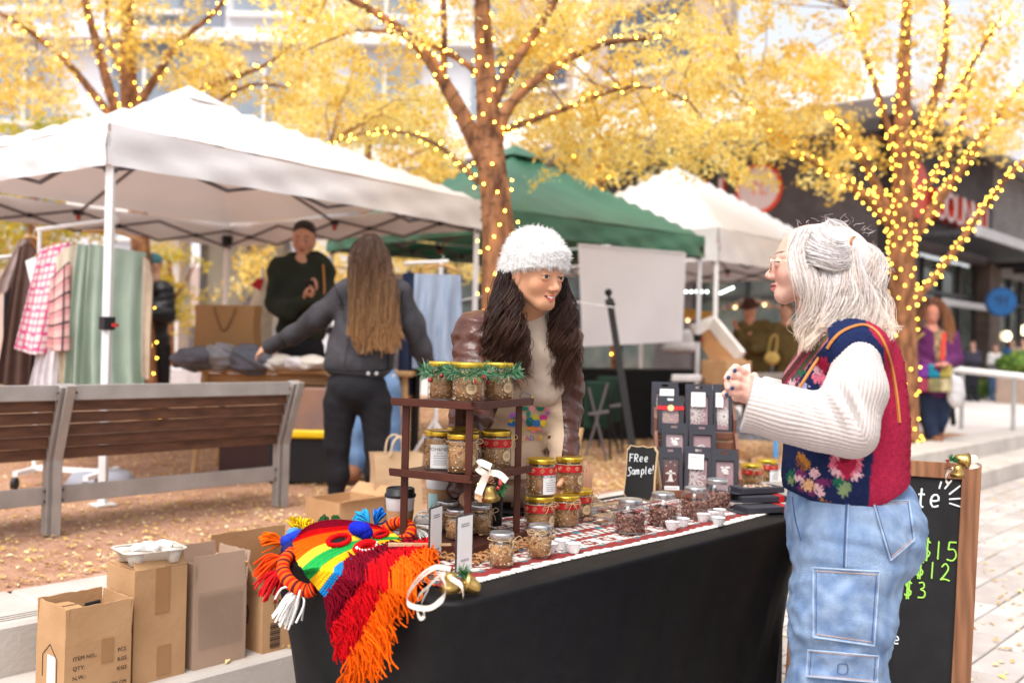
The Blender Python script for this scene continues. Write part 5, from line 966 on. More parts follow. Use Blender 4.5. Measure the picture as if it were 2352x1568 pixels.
# cellophane bags lying between the jars and the rack
for q, (px, py, rz_, lab) in enumerate(((1385, 1196, .2, 'clear bag of chocolate bark lying nearest the jars'), (1368, 1170, .6, 'clear bag of chocolate pieces lying behind the first bag'), (1420, 1166, -.3, 'clear bag of sweets lying left of the little chalkboard'), (1345, 1152, 1.0, 'crumpled clear bag lying at the back edge of the runner'))):
    c = onT(px, py); o = thing('sweet_bag', lab, 'bag', c, 'clear sweet bags'); R = rotz(ROTA+rz_); n = 14; X = np.array([[c+R@np.array([u*.085, v*.06, .004+.018*(1-u*u)*(1-v*v)+.004*math.sin(9*u+5*v+q)]) for u in np.linspace(-1, 1, n)] for v in np.linspace(-1, 1, n)])
    mb = MB()
    for k in range(46): u, v = random.uniform(-.75, .75), random.uniform(-.7, .7); mb.bbox(c+R@np.array([u*.085, v*.06, .004+.010*(1-u*u)*(1-v*v)]), (.020, .014, .006), rotz(random.uniform(0, 3)), .001, col=[(.16, .06, .04), (.42, .25, .18), (.62, .48, .36), (.25, .1, .07)][k % 4])
    mb.build('sweets', M('sweet', attr='Col', rough=.6), o, attr=True, kind='stuff'); MB().grid(X[::-1]).build('film', glass('cello', (.97, .96, .95), .22, rough=.10), o, True)
# ================================================================ cardboard boxes on the steps
m_card = M('cardboard', (.41, .225, .105), .85, .07, 5, .2, 50, col2=(.52, .305, .155), detail=7); m_cardg = M('cardboard_grey', (.36, .24, .17), .85, .07, 3, .12, 40, col2=(.43, .29, .21)); m_tape = M('parcel_tape', (.36, .19, .085), .3, .1, 5); m_inkb = M('print_black', (.06, .035, .025), .8)
def carton(name, label, a0, a1, b0, b1, z0, zt, flaps, mat=None, closed=False, lid_open=()):
    mat = mat or m_card; o = thing(name, label, 'cardboard box', AB((a0+a1)/2, (b0+b1)/2, z0)); t = .005; ac, bc, wa, wb = (a0+a1)/2, (b0+b1)/2, a1-a0, b1-b0
    w_ = MB(); H = zt-z0; zc = (z0+zt)/2
    for (c, s) in ((AB(ac, b0+t/2, zc), (wa, t, H)), (AB(ac, b1-t/2, zc), (wa, t, H)), (AB(a0+t/2, bc, zc), (t, wb-2*t, H)), (AB(a1-t/2, bc, zc), (t, wb-2*t, H)), (AB(ac, bc, z0+.004), (wa-2*t, wb-2*t, .006))): w_.box(c, s, RA)
    w_.build('wall', mat, o)
    for (side, L_, ang) in flaps:                              # ang: 90 = straight up, 180 = folded outwards down, 0 = closed
        ca, sa = math.cos(math.radians(ang)), math.sin(math.radians(ang)); inw = {'f': bV, 'b': -bV, 'l': aV, 'r': -aV}[side]; e0, e1_, base = {'f': (AB(a0+.002, b0, zt), AB(a1-.002, b0, zt), 0), 'b': (AB(a0+.002, b1, zt), AB(a1-.002, b1, zt), 0), 'l': (AB(a0, b0+.002, zt), AB(a0, b1-.002, zt), 0), 'r': (AB(a1, b0+.002, zt), AB(a1, b1-.002, zt), 0)}[side]
        d = inw*ca+np.array([0, 0, sa]); x = nrm(e1_-e0); nn = np.cross(x, d); e0 = e0+inw*t/2; e1_ = e1_+inw*t/2; n = 12; j = [np.array([0, 0, 0])]+[d*random.uniform(-.002, .002) for _ in range(n-1)]+[np.array([0, 0, 0])]
        X = np.array([[e0+(e1_-e0)*(k/n)+d*(L_*f)+(j[k] if f else 0)+nn*s_ for k in range(n+1)] for (f, s_) in ((0, t/2), (1, t/2), (1, -t/2), (0, -t/2))]); V = X; mbf = MB().grid(V, closed=False); mbf.grid(V[[3, 0]])
        for k in (0, n): mbf.add(V[:, k], [(0, 1, 2, 3)])
        mbf.build('flap', mat, o)
    return o
RFt = np.stack([aV, np.array([0, 0, 1.0]), -bV], 1); RLf = np.stack([-bV, np.array([0, 0, 1.0]), -aV], 1)
b1o = carton('cardboard_box', 'small open cardboard box printed with item number lines, leftmost on the step', 1.415, 1.632, 3.05, 3.25, ZS, .362, [('f', .112, 88), ('b', .115, 92), ('l', .112, 86), ('r', .112, 93)])
def fr_text(o, txt, size, a, z, b, mat=m_inkb): V, F = text_mesh(txt, size, RFt, AB(a, b-.0012, z), .0003); MB().add(V, F).build('lettering', mat, o)
for k, (l_, r_) in enumerate((('ITEM NO.:', 'PCS'), ('QTY:', 'KGS'), ('N.W.:', 'KGS'), ('G.W.:', ''))): fr_text(b1o, l_, .0175, 1.440, .312-k*.030, 3.05); r_ and fr_text(b1o, r_, .0175, 1.585, .312-k*.030, 3.05)
fr_text(b1o, '20X20X20 CM', .0165, 1.515, .207, 3.05)
MB().box(AB(1.551, 3.0485, .325), (.040, .002, .075), RA).build('tape', m_tape, b1o); MB().box(AB(1.4145, 3.14, .27), (.0015, .055, .09), RA).build('shipping_label', m_label, b1o); strokes([[(0, 0), (.05, .04)], [(.05, .04), (.1, 0)], [(0, 0), (0, -.07)], [(.1, 0), (.1, -.07)]], lambda x, y: AB(1.4135, 3.20-x, .31+y), .0012, 'box_symbol', m_inkb, b1o, 2)
ins = carton('cardboard_insert', 'small folded cardboard box standing inside the leftmost box', 1.43, 1.50, 3.08, 3.22, ZS+.01, .455, [('f', .06, 4), ('b', .06, 4)])
jl = thing('tumbler_lid', 'black domed plastic lid poking out of the leftmost box', 'lid', AB(1.555, 3.16, .40)); MB().lathe([(.034, 0), (.036, .012), (.034, .022), (.022, .028), (.020, .026)], 24, AB(1.555, 3.16, .420)).build('cap', m_blk, jl, True); MB().tube([AB(1.53, 3.16, .452), AB(1.578, 3.16, .455)], .006, 8).build('spout_cover', m_blk, jl); MB().lathe([(.030, 0), (.030, .24)], 20, AB(1.555, 3.16, ZS+.011)).build('cup', m_cupw, jl, True)
b2o = carton('cardboard_box', 'tall closed cardboard box under the paper cup tray', 1.655, 1.845, 3.08, 3.27, ZS, .550, [('b', .09, 2), ('l', .08, 3), ('r', .08, 5), ('f', .055, 58)]); MB().box(AB(1.755, 3.0785, .475), (.052, .002, .15), RA).build('tape', m_tape, b2o); MB().box(AB(1.765, 3.0788, .24), (.05, .0018, .10), RA).build('tape', m_tape, b2o); MB().box(AB(1.75, 3.175, .5565), (.18, .178, .003), RA).build('top_panel', m_card, b2o)
b3o = carton('cardboard_box', 'open greyish cardboard box wrapped with clear tape, third from left', 1.875, 2.085, 3.08, 3.28, ZS, .440, [('f', .125, 84), ('b', .13, 95), ('l', .10, 90), ('r', .12, 98)], m_cardg); MB().grid(np.array([[AB(1.89+.18*u, 3.078-.0012*abs(math.sin(u*14+v*9)), .24+.19*v) for u in np.linspace(0, 1, 24)] for v in np.linspace(0, 1, 18)])).build('clear_tape', glass('tape_film', (.97, .96, .95), .07, rough=.35), b3o, True)
b4o = carton('cardboard_box', 'wide open shipping box with arrow symbols beside the table end', 2.15, 2.50, 3.07, 3.44, ZS, .392, [('f', .13, 112), ('b', .17, 86), ('l', .15, 118), ('r', .15, 60)]); b_ = 3.0688
strokes([[(0, 0), (.045, 0)], [(.012, .01), (.012, .048)], [(.004, .038), (.012, .05)], [(.020, .038), (.012, .05)], [(.033, .01), (.033, .048)], [(.025, .038), (.033, .05)], [(.041, .038), (.033, .05)]], lambda x, y: AB(2.19+x, b_, .315+y), .0016, 'arrow_symbol', m_inkb, b4o, 2)
mb = MB(); [mb.box(AB(2.205, b_, .19+.0075*k), (.044, .0012, .0016+.0022*((k*5) % 3)), RA) for k in range(13)]; mb.build('barcode', m_inkb, b4o); strokes([[(.0, .03), (.02, .055), (.05, .055), (.06, .03), (.055, -.01)]], lambda x, y: AB(2.1488, 3.22-x, .28+y), .004, 'logo_mark', m_inkb, b4o)
b5o = carton('cardboard_box', 'open cardboard box on the terrace edge beside the paper bag', 3.25, 3.55, 4.0, 4.28, ZT, .50, [('f', .06, 160), ('r', .08, 140)])
def paperbag(name, label, c, R, w_, d, h, handles, mat, hm, slump=.012):
    o = thing(name, label, 'paper bag', c); c = np.asarray(c, float); X = []
    for f in np.linspace(0, 1, 9):
        wv = slump*math.sin(f*7); X.append([c+R@np.array([x+wv*sx*.5, y*(1-.12*f)+wv*.4, h*f]) for (x, y, sx) in ((-w_/2, -d/2, -1), (0, -d/2-.004*math.sin(f*6), 0), (w_/2, -d/2, 1), (w_/2*(1-.05*f), 0, 1), (w_/2, d/2, 1), (0, d/2, 0), (-w_/2, d/2, -1), (-w_/2*(1-.05*f), 0, -1))])
    MB().grid(np.array(X), closed=True).add(np.array(X[0]), [tuple(range(7, -1, -1))]).build('bag_body', mat, o)
    for y in (-d/2*.88-.003, d/2*.88):
        s_ = -1 if handles == 'hang' else 1; p = catmull([c+R@np.array([-w_*.18, y, h*.97]), c+R@np.array([-w_*.13, y+(.01*s_ if y > 0 else -.01), h+s_*h*.17]), c+R@np.array([w_*.0, y-(.012 if s_ < 0 else 0), h+s_*h*(.25 if s_ > 0 else .42)]), c+R@np.array([w_*.15, y-.008, h+s_*h*.17]), c+R@np.array([w_*.18, y, h*.97])], 24); MB().tube(p, .006, 6).build('handle', hm, o)
        if handles == 'hang': break
    return o
m_kbag = M('kraft_paper', (.46, .30, .17), .8, .06, 4, .2, 25, col2=(.54, .36, .22)); m_hand = M('paper_handle', (.55, .40, .26), .8, .1, 50)
paperbag('paper_bag', 'kraft paper carrier bag with printed lettering on the terrace edge', AB(3.72, 4.10, ZT), rotz(ROTA-.5), .27, .14, .37, 'up', m_kbag, m_hand)
# moulded cup tray with crumpled napkins
tc = AB(1.745, 3.155, .563); ct = thing('cup_tray', 'moulded paper cup tray holding crumpled napkins on the tall box', 'tray', tc); m_pulp = M('paper_pulp', (.66, .58, .50), .95, .06, 15, .3, 120); Rt_ = rotz(ROTA-.15)
def rrect(w_, d, r, n=6): return [(sx*(w_/2-r)+r*math.cos(a0+q), sy*(d/2-r)+r*math.sin(a0+q)) for (sx, sy, a0) in ((1, 1, 0), (-1, 1, PI/2), (-1, -1, PI), (1, -1, 1.5*PI)) for q in np.linspace(0, PI/2, n)]
prf = [(.20, .16, .030, .045), (.215, .175, .035, .047), (.215, .175, .035, .044), (.198, .158, .03, .040), (.165, .125, .025, .012), (.10, .07, .02, .010)]
X = np.array([[tc+Rt_@np.array([x, y, z]) for x, y in rrect(w_, d, r)] for (w_, d, r, z) in prf]); MB().grid(X, closed=True).add(X[-1], [tuple(range(len(X[-1])))]).build('rim', m_pulp, ct, True)
for (sx, sy) in ((-1, -1), (1, -1), (1, 1), (-1, 1)): MB().lathe([(.020, -.0), (.026, .02), (.036, .043)], 14, tc+Rt_@np.array([sx*.062, sy*.048, 0]), cap=True).build('cup_well', m_pulp, ct, True)
for q, (x, y, s) in enumerate(((-.04, -.01, .035), (.0, .02, .03), (.045, -.005, .036), (.0, -.035, .022))):
    u = [nrm(v) for v in rng.normal(size=(60, 3))]; bm = bmesh.new(); [bm.verts.new(Vector(tc+Rt_@np.array([x, y, .046])+v*np.array([s, s, s*.65])*rng.uniform(.55, 1.05))) for v in u]; bmesh.ops.convex_hull(bm, input=bm.verts); me = bpy.data.meshes.new('napkin'); bm.to_mesh(me); bm.free(); nk = link('napkin', me, M('napkin', (.80, .78, .76), .9, .04)); tag(nk, ['crumpled white napkin at the left of the cup tray', 'crumpled white napkin at the back of the cup tray', 'crumpled white napkin at the right of the cup tray', 'small crumpled napkin at the front of the cup tray'][q], 'napkin', 'crumpled napkins')
# ================================================================ trees wound with fairy lights
m_bark = M('tree_bark', (.085, .030, .014), .9, .3, 15, 1.0, 45, stretch=(1, 1, .4), col2=(.42, .19, .085), detail=8)
m_bark2 = M('grey_bark', (.22, .15, .12), .9, .3, 9, .8, 40, stretch=(1, 1, .35), col2=(.38, .28, .23))
m_leaf = M('autumn_leaf', attr='Col', rough=.55, var=.08, scale=2, transl=.5, spec=.3)
bulbm = MB().ell((0, 0, 0), .0078, None, 6, 4); bulb_me = mesh_from('bulb', np.concatenate(bulbm.v), bulbm.f); bulb_me.materials.append(emat('fairy_bulb', (1, .58, .07), 11.0))
m_wire = M('green_wire', (.01, .03, .015), .6)
yel = np.array([[.91, .72, .20], [.94, .80, .32], [.87, .63, .13], [.95, .87, .48], [.74, .50, .10], [.92, .76, .25]])
def leafcloud(clusters, nper, size, cols, spread, droop=.5):
    c = np.asarray(clusters); n = len(c)*nper; base = np.repeat(c, nper, 0)
    dirs = rng.normal(size=(len(c), 3)); dirs[:, 2] = -np.abs(dirs[:, 2])*droop; dirs /= np.linalg.norm(dirs, axis=1, keepdims=True)
    t = rng.uniform(-.5, 1, n); p = base+np.repeat(dirs, nper, 0)*(t*spread*1.6)[:, None]+rng.normal(0, spread*.28, (n, 3))
    u = rng.normal(size=(n, 3)); u /= np.linalg.norm(u, axis=1, keepdims=True); v = np.cross(u, rng.normal(size=(n, 3))); v /= np.linalg.norm(v, axis=1, keepdims=True)
    s = size*rng.uniform(.6, 1.4, (n, 1)); V = np.stack([p-u*s, p-v*s*.45, p+u*s, p+v*s*.45], 1).reshape(-1, 3)
    ci = rng.integers(0, len(cols), len(c)); cc = cols[np.where(rng.uniform(size=n) < .6, np.repeat(ci, nper), rng.integers(0, len(cols), n))]
    return V, np.arange(n*4).reshape(n, 4), np.repeat(cc, 4, 0)
def limb_pts(pts, d, n):
    q = np.array([[p[0], p[1], (p[3] if len(p) > 3 else d)] for p in pts], float); w_ = np.array([p[2] for p in pts], float); s = catmull(np.c_[q, w_], n)
    return np.array([P(x, y, dd_) for x, y, dd_, _ in s]), np.array([ww/2*dd_/FPX for _, _, dd_, ww in s])
def tree(label, d, trunk, limbs, regions, nper, size, spread, cols, lights, lname, name='tree', bark=m_bark, twigs=60, leaf=m_leaf):
    pt, rt = limb_pts(trunk, d, 40); base = pt[0].copy(); base[2] = ZT
    o = thing(name, label, 'tree', base)
    fl = np.concatenate([[base], pt]); fr = np.concatenate([[rt[0]*1.15], rt])
    MB().tube(fl, fr, 14).build('trunk', bark, o, True); paths = [(fl, fr)]
    for l_ in limbs:
        a_, r_ = limb_pts(l_, d, 22); MB().tube(a_, r_, 8).build('branch', bark, o, True); paths.append((a_, r_))
    cl = []
    for (x0, x1, y0, y1, d0, d1, n) in regions:
        for _ in range(n): cl.append(P(random.uniform(x0, x1), random.uniform(y0, y1), random.uniform(d0, d1)))
    cl = np.array(cl)[rng.permutation(len(cl))[:int(len(cl)*.70)]]; nodes = np.concatenate([p[0][3:] for p in paths]); tw = MB()
    for c in cl[rng.permutation(len(cl))[:twigs]]:
        n0 = nodes[np.argmin(np.linalg.norm(nodes-c, axis=1))]; md = (n0+c)/2+rng.normal(0, .05, 3)+np.array([0, 0, .06])
        tw.tube(catmull([n0, md, c], 6), np.linspace(.008, .003, 6), 4, False)
    if len(cl): tw.build('twigs', bark, o, kind='stuff'); V, F, C = leafcloud(cl, nper, size, cols, spread); link('crown', mesh_from('crown', V, F, C, worg(o)), leaf, o)
    if lights:
        so_ = thing('string_lights', lname, 'fairy lights', base, 'fairy lights wound round the trees'); wr = MB(); ex = MB(); tot = 0
        for k, (pp, rr) in enumerate(paths):
            seg = np.linalg.norm(np.diff(pp, axis=0), axis=1).sum(); turns = seg/.11; m = int(seg/.02)+8; s = np.linspace(0, 1, m)
            ii = s*(len(pp)-1); i0 = np.clip(ii.astype(int), 0, len(pp)-2); f = (ii-i0)[:, None]; c = pp[i0]*(1-f)+pp[i0+1]*f; r_ = rr[i0]+.008
            T = np.gradient(c, axis=0); T /= np.linalg.norm(T, axis=1, keepdims=True); u = np.cross(T, (.2, 1, .1)); u /= np.linalg.norm(u, axis=1, keepdims=True); v = np.cross(T, u)
            ph = s*turns*2*PI; w3 = c+(np.cos(ph)[:, None]*u+np.sin(ph)[:, None]*v)*r_[:, None]; wr.tube(w3, .0025, 4, False)
            nb = int(seg*lights); sel = np.sort(rng.choice(np.arange(m), min(nb, m), False))
            for i in sel:
                q_ = w3[i]+(np.cos(ph[i])*u[i]+np.sin(ph[i])*v[i])*.008+rng.normal(0, .006, 3)
                if tot >= 290: ex.ell(q_, .0078*max(1, d/9.5), None, 6, 4); continue
                b_ = link('bulb', bulb_me, None, so_); b_.location = Vector(q_-worg(so_)); b_.scale = (max(1, d/9.5),)*3; tot += 1
        wr.build('wire', m_wire, so_)
        if ex.n: ex.build('bulb_cluster', bulb_me.materials[0], so_, kind='stuff')
    return o
tree('tree with orange bark wound with fairy lights standing behind the vendor', 7.0,
     [(1150, 1000, 84), (1146, 700, 82), (1146, 560, 78), (1138, 450, 70), (1127, 360, 66), (1121, 250, 54), (1113, 130, 44), (1107, 0, 36), (1103, -160, 28), (1110, -340, 16)],
     [[(1118, 390, 40), (1075, 290, 38), (1020, 190, 30), (960, 105, 24), (880, 40, 18), (770, -20, 14), (640, -90, 8)], [(1018, 190, 16), (1020, 90, 14), (1016, -20, 12), (1000, -160, 6)], [(1140, 330, 30), (1172, 240, 26), (1280, 150, 20), (1390, 100, 14), (1500, 85, 9), (1560, 30, 5)],
      [(1130, 250, 26), (1165, 170, 24), (1220, 90, 20), (1275, 0, 16), (1310, -110, 10)], [(1122, 200, 16), (1060, 140, 14), (930, 80, 10), (820, 70, 6)], [(1160, 300, 14, 7.0), (1300, 250, 11, 7.4), (1450, 200, 8, 7.8), (1580, 230, 4, 8.0)], [(1100, 420, 12), (1000, 330, 9, 7.5), (880, 300, 6, 8.2), (760, 330, 4, 8.6)]],
     [(640, 1050, -420, 120, 6.6, 8.8, 150), (1150, 1500, -420, 130, 6.6, 8.8, 150), (1050, 1180, -420, 40, 7.2, 8.8, 50), (1180, 1650, 60, 330, 7.3, 9.2, 170), (1250, 1700, 250, 400, 8.0, 9.4, 70), (690, 1010, 100, 330, 8.6, 10, 100)],
     66, .025, .145, yel, 19, 'warm fairy lights wound around the tree behind the vendor')
tree('tree with slender orange limbs and dense fairy lights behind the grey haired woman', 11.2,
     [(2080, 1000, 62), (2076, 820, 60), (2072, 640, 58), (2072, 540, 54), (2074, 430, 46), (2074, 280, 38), (2078, 120, 28), (2085, -40, 20), (2090, -250, 10)],
     [[(2078, 580, 34), (2030, 490, 28), (1960, 430, 22), (1880, 380, 16), (1790, 310, 12), (1720, 240, 6)], [(2072, 540, 26), (2020, 440, 22), (1975, 350, 18), (1930, 290, 12), (1900, 260, 6)], [(2085, 560, 28), (2150, 470, 24), (2220, 370, 20), (2290, 270, 14), (2360, 180, 8)],
      [(2085, 710, 20), (2160, 620, 17), (2245, 500, 14), (2320, 400, 11), (2420, 310, 7)], [(2080, 430, 26), (2120, 300, 24), (2160, 180, 20), (2175, 60, 14), (2170, -60, 8)], [(2110, 340, 16), (2190, 220, 13), (2250, 120, 10), (2300, 40, 6)], [(2068, 400, 18), (2030, 260, 15), (1985, 120, 12), (1950, 20, 8)], [(2080, 480, 18), (2150, 400, 14), (2200, 300, 12), (2230, 180, 8)]],
     [(1500, 2050, -420, 130, 9.6, 12.4, 190), (1560, 1980, 130, 300, 10, 12.2, 110), (1650, 2000, 290, 420, 10.2, 11.8, 55), (2080, 2330, -420, 230, 10, 12.4, 85), (2130, 2400, 200, 380, 10.4, 12.2, 40), (1980, 2120, -420, 40, 11, 12.6, 36)],
     66, .035, .21, yel, 38, 'dense warm fairy lights wound around the tree behind the grey haired woman')
tree('tree with many forked limbs rising behind the white tent at left', 10.8,
     [(345, 1040, 46), (338, 860, 44), (322, 560, 42), (304, 330, 40), (296, 220, 38), (293, 100, 32), (290, -40, 26), (285, -240, 14)],
     [[(300, 300, 26), (262, 240, 24), (225, 110, 20), (195, 0, 15), (170, -120, 8)], [(292, 310, 20), (230, 235, 18), (150, 140, 14), (50, 60, 10), (-60, 0, 6)], [(306, 260, 22), (350, 190, 19), (410, 100, 15), (500, 20, 10), (560, -80, 6)], [(312, 300, 18), (390, 230, 16), (520, 185, 12), (640, 130, 8), (720, 20, 5)], [(322, 330, 12), (420, 290, 10), (560, 200, 8), (660, 200, 5)], [(296, 200, 14), (250, 90, 11), (245, -40, 8)]],
     [(-150, 330, -380, 120, 9.5, 12.5, 150), (300, 820, -380, 150, 9.5, 12.5, 170), (-120, 160, 60, 230, 10, 13, 50), (480, 800, 120, 230, 10.5, 13, 60), (380, 520, 140, 210, 10.5, 12.5, 14)],
     66, .035, .21, yel, 13, 'warm fairy lights wound around the tree behind the left tent')
yg2 = np.array([[.62, .52, .06], [.50, .46, .06], [.72, .55, .08], [.36, .36, .05], [.66, .50, .10]])
tree('yellow green tree in the background beyond the left tent corner', 17, [(70, 900, 26), (75, 600, 24), (80, 430, 20), (90, 300, 12)], [[(78, 460, 12), (30, 380, 9), (-20, 330, 5)], [(80, 430, 12), (150, 360, 9), (200, 300, 5)]],
     [(-120, 230, 280, 560, 16, 18.5, 120), (-120, 240, 480, 640, 17, 18.5, 60)], 60, .055, .34, yg2, 0, '', twigs=20)
tree('small yellow tree in the background right of the black puffer jacket', 14.5, [(395, 960, 16), (392, 720, 15), (388, 600, 12)], [[(392, 700, 8), (430, 640, 6), (450, 600, 4)]], [(350, 440, 560, 740, 14, 15.4, 45)], 55, .04, .22, yg2, 0, '', twigs=14)
tree('yellow leafed tree in the background between the left tent and the green tent', 15.0, [(830, 960, 26), (835, 600, 24), (840, 420, 20), (850, 300, 12)], [[(838, 450, 12), (780, 380, 9), (720, 330, 5)], [(842, 430, 12), (920, 370, 9), (1000, 330, 5)]],
     [(640, 1060, 220, 420, 13.6, 16, 130), (560, 1080, 540, 660, 15, 17, 90)], 60, .045, .30, yel, 0, '', twigs=24)
tree('dark limbed yellow tree in the background behind the green tent', 13.6, [(1420, 960, 22), (1400, 600, 20), (1370, 430, 16), (1400, 300, 10)], [[(1375, 440, 10), (1430, 330, 8), (1510, 250, 5)], [(1372, 440, 10), (1300, 350, 7), (1220, 310, 4)]], [(1180, 1560, 220, 420, 12.8, 14.2, 70)], 60, .04, .26, yel, 5, 'sparse warm fairy lights in the background tree behind the green tent', twigs=24)
# ================================================================ clothing stall under the left tent
def cloth(name, label, cat, top, bot, mat, folds=7, amp=.03, colf=None, group=None, hang=None, n=34, m=26, thick=.02, nrmv=(0, -1, 0)):
    """hanging garment: top and bottom polylines of world points, with vertical folds, as a closed double sheet"""
    top = catmull(top, n); bot = catmull(bot, n); o = thing(name, label, cat, bot.mean(0), group); nv = np.asarray(nrmv, float); S = []
    for sgn in (1, -1):
        X = np.zeros((m, n, 3))
        for i in range(m):
            f = i/(m-1)
            for j in range(n): X[i, j] = top[j]*(1-f)+bot[j]*f+nv*(amp*math.sin(folds*2*PI*j/n+1.3*math.sin(3*f)+f)*(.25+.75*f)+sgn*thick*(.5+.5*math.sin(PI*j/(n-1))))
        S.append(X)
    mb = MB()
    for k, X in enumerate(S):
        C = None
        if colf is not None: C = np.array([[colf(j/(n-1), i/(m-1)) for j in range(n)] for i in range(m)])
        mb.grid(X if k == 0 else X[::-1], C if k == 0 or C is None else C[::-1])
    mb.build('fabric', mat, o, True, colf is not None)
    if hang is not None:
        a, b = hang; MB().tube(catmull([a, (np.asarray(a)+b)/2+[0, 0, .035], b], 12), .010, 8).build('hanger', M('hanger_wood', (.48, .25, .10), .5, .15, 8), o); q = (np.asarray(a)+b)/2+np.array([0, 0, .035]); MB().tube(catmull([q, q+[0, 0, .04], q+[.02, 0, .06], q+[0, 0, .075]], 10), .0025, 6).build('hook', m_pole, o)
    return o
DR = 6.7
rk2 = thing('clothes_rack', 'white rolling clothes rack under the left tent', 'clothes rack', G(200, 1110, ZT))
ra_, rb_, rc_ = P(-60, 600, 6.5), P(128, 575, 6.9), P(262, 505, 6.35); ra2 = P(85, 528, 6.5)
MB().tube([ra2, rc_], .016, 8).build('top_rail', m_polew, rk2); MB().ell(rc_, .035).build('end_knob', m_polew, rk2); MB().tube([ra_, rb_], .014, 8).build('top_rail', m_polew, rk2)
for p in (ra2+(rc_-ra2)*.04, ra2+(rc_-ra2)*.93): MB().tube([p, [p[0], p[1], ZT+.07]], .014, 8).build('upright', m_polew, rk2); MB().bar([p[0], p[1]-.25, ZT+.10], [p[0], p[1]+.25, ZT+.10], .03, .03).build('foot_bar', m_polew, rk2); [MB().tube([[p[0]-.012, p[1]+s_, ZT+.04], [p[0]+.012, p[1]+s_, ZT+.04]], .04, 12).build('caster', m_blk, rk2) for s_ in (-.25, .25)]
p0 = ra2+(rc_-ra2)*.04; p1 = ra2+(rc_-ra2)*.93; MB().bar([p0[0], p0[1], ZT+.11], [p1[0], p1[1], ZT+.11], .03, .03).build('base_bar', m_polew, rk2)
m_fab = lambda n, c, **k: M(n, c, .9, .12, 12, .15, 60, **k)
sage = M('sage_satin', (.26, .33, .26), .32, .10, 4, .08, 30, sheen=.2, col2=(.36, .44, .36))
def px3(l, d): return [P(x, y, dd_ if (dd_ := (q[2] if len(q) > 2 else d)) else d) for q in l for x, y in [q[:2]]]
cloth('satin_trousers', 'sage green satin trousers hanging at the right of the rack', 'trousers', px3([(205, 560), (255, 568), (335, 580)], 6.2), px3([(190, 900), (260, 905), (335, 905)], 6.2), sage, 4, .035, hang=(P(190, 532, 6.25), P(330, 556, 6.2)))
cloth('satin_trousers', 'sage green satin trousers hanging left of its twin', 'trousers', px3([(178, 560), (195, 562), (212, 566)], 6.3), px3([(150, 900), (175, 905), (205, 905)], 6.3), sage, 2, .03)
def argyle(u, v):
    a = (u*3.0+v*7) % 1; b = (u*3.0-v*7) % 1; d = abs(a-.5)+abs(b-.5); return (.62, .06, .22) if .28 < d < .62 and not (d < .36 and d > .31) else (.74, .66, .62)
cloth('patterned_cardigan', 'pink and cream diamond patterned cardigan on the rack', 'cardigan', px3([(92, 575), (120, 565), (165, 555)], 6.35), px3([(38, 800), (70, 812), (110, 812)], 6.3), M('argyle_knit', attr='Col', rough=.95, var=.06, scale=50, bump=.3, bscale=120), 1.5, .02, argyle, hang=(P(82, 590, 6.4), P(155, 560, 6.4)), n=60, m=60)
def plaid(u, v): return (.05, .04, .05) if (v*6) % 1 < .12 or (u*2.2+.3) % 1 < .10 else (.70, .32, .32) if (v*6) % 1 < .5 else (.78, .45, .42)
cloth('plaid_shirt', 'pink plaid shirt with black lines on the rack', 'shirt', px3([(118, 640), (135, 625), (160, 600)], 6.28), px3([(112, 800), (128, 806), (158, 806)], 6.26), M('plaid', attr='Col', rough=.9, var=.06, scale=50), 1.5, .015, plaid, n=50, m=70)
cloth('cream_blouse', 'cream knit blouse between plaid shirt and satin trousers', 'blouse', px3([(130, 590), (155, 570), (180, 560)], 6.32), px3([(140, 880), (155, 885), (170, 885)], 6.32), m_fab('cream_knit', (.66, .57, .45)), 2, .02)
cloth('white_skirt', 'white pleated skirt low on the rack behind the bench', 'skirt', px3([(95, 780), (115, 780), (138, 785)], 6.33), px3([(70, 890), (100, 895), (135, 895)], 6.33), m_fab('white_cotton', (.72, .68, .70)), 4, .02)
cloth('brown_coat', 'long brown corduroy coat on the rack', 'coat', px3([(45, 570), (65, 560), (95, 590)], 6.5), px3([(-5, 880), (30, 890), (72, 890)], 6.45), m_fab('brown_cord', (.085, .045, .035)), 3, .025, hang=(P(55, 548, 6.5), P(100, 565, 6.5)))
cloth('tweed_jacket', 'dark brown tweed jacket at the left end of the rack', 'jacket', px3([(42, 560), (55, 548), (70, 548)], 6.55), px3([(-10, 670), (10, 675), (28, 660)], 6.5), m_fab('tweed', (.18, .12, .11), col2=(.32, .24, .22)), 1.5, .015)
cloth('black_dress', 'black dress hanging behind the brown coat', 'dress', px3([(12, 620), (60, 575), (112, 600)], 6.75), px3([(10, 880), (60, 890), (115, 890)], 6.75), m_fab('black_cloth', (.012, .011, .013)), 2, .02)
cloth('lace_blouse', 'white lace blouse sleeve poking out of the rack', 'blouse', px3([(60, 600), (85, 590), (100, 585)], 6.45), px3([(75, 660), (90, 655), (105, 640)], 6.4), m_fab('white_lace', (.70, .68, .68)), 1, .01)
cloth('tan_blouse', 'tan blouse at the far right end of the rack', 'blouse', px3([(330, 590), (340, 600), (352, 640)], 6.15), px3([(328, 860), (335, 870), (345, 870)], 6.15), m_fab('tan_cotton', (.55, .42, .31)), 1, .015)
bg = paperbag('paper_bag', 'kraft bag with looped handles behind the bench at the far left', G(60, 1050, ZT), rotz(.2), .5, .2, .58, 'up', m_kbag, m_hand)
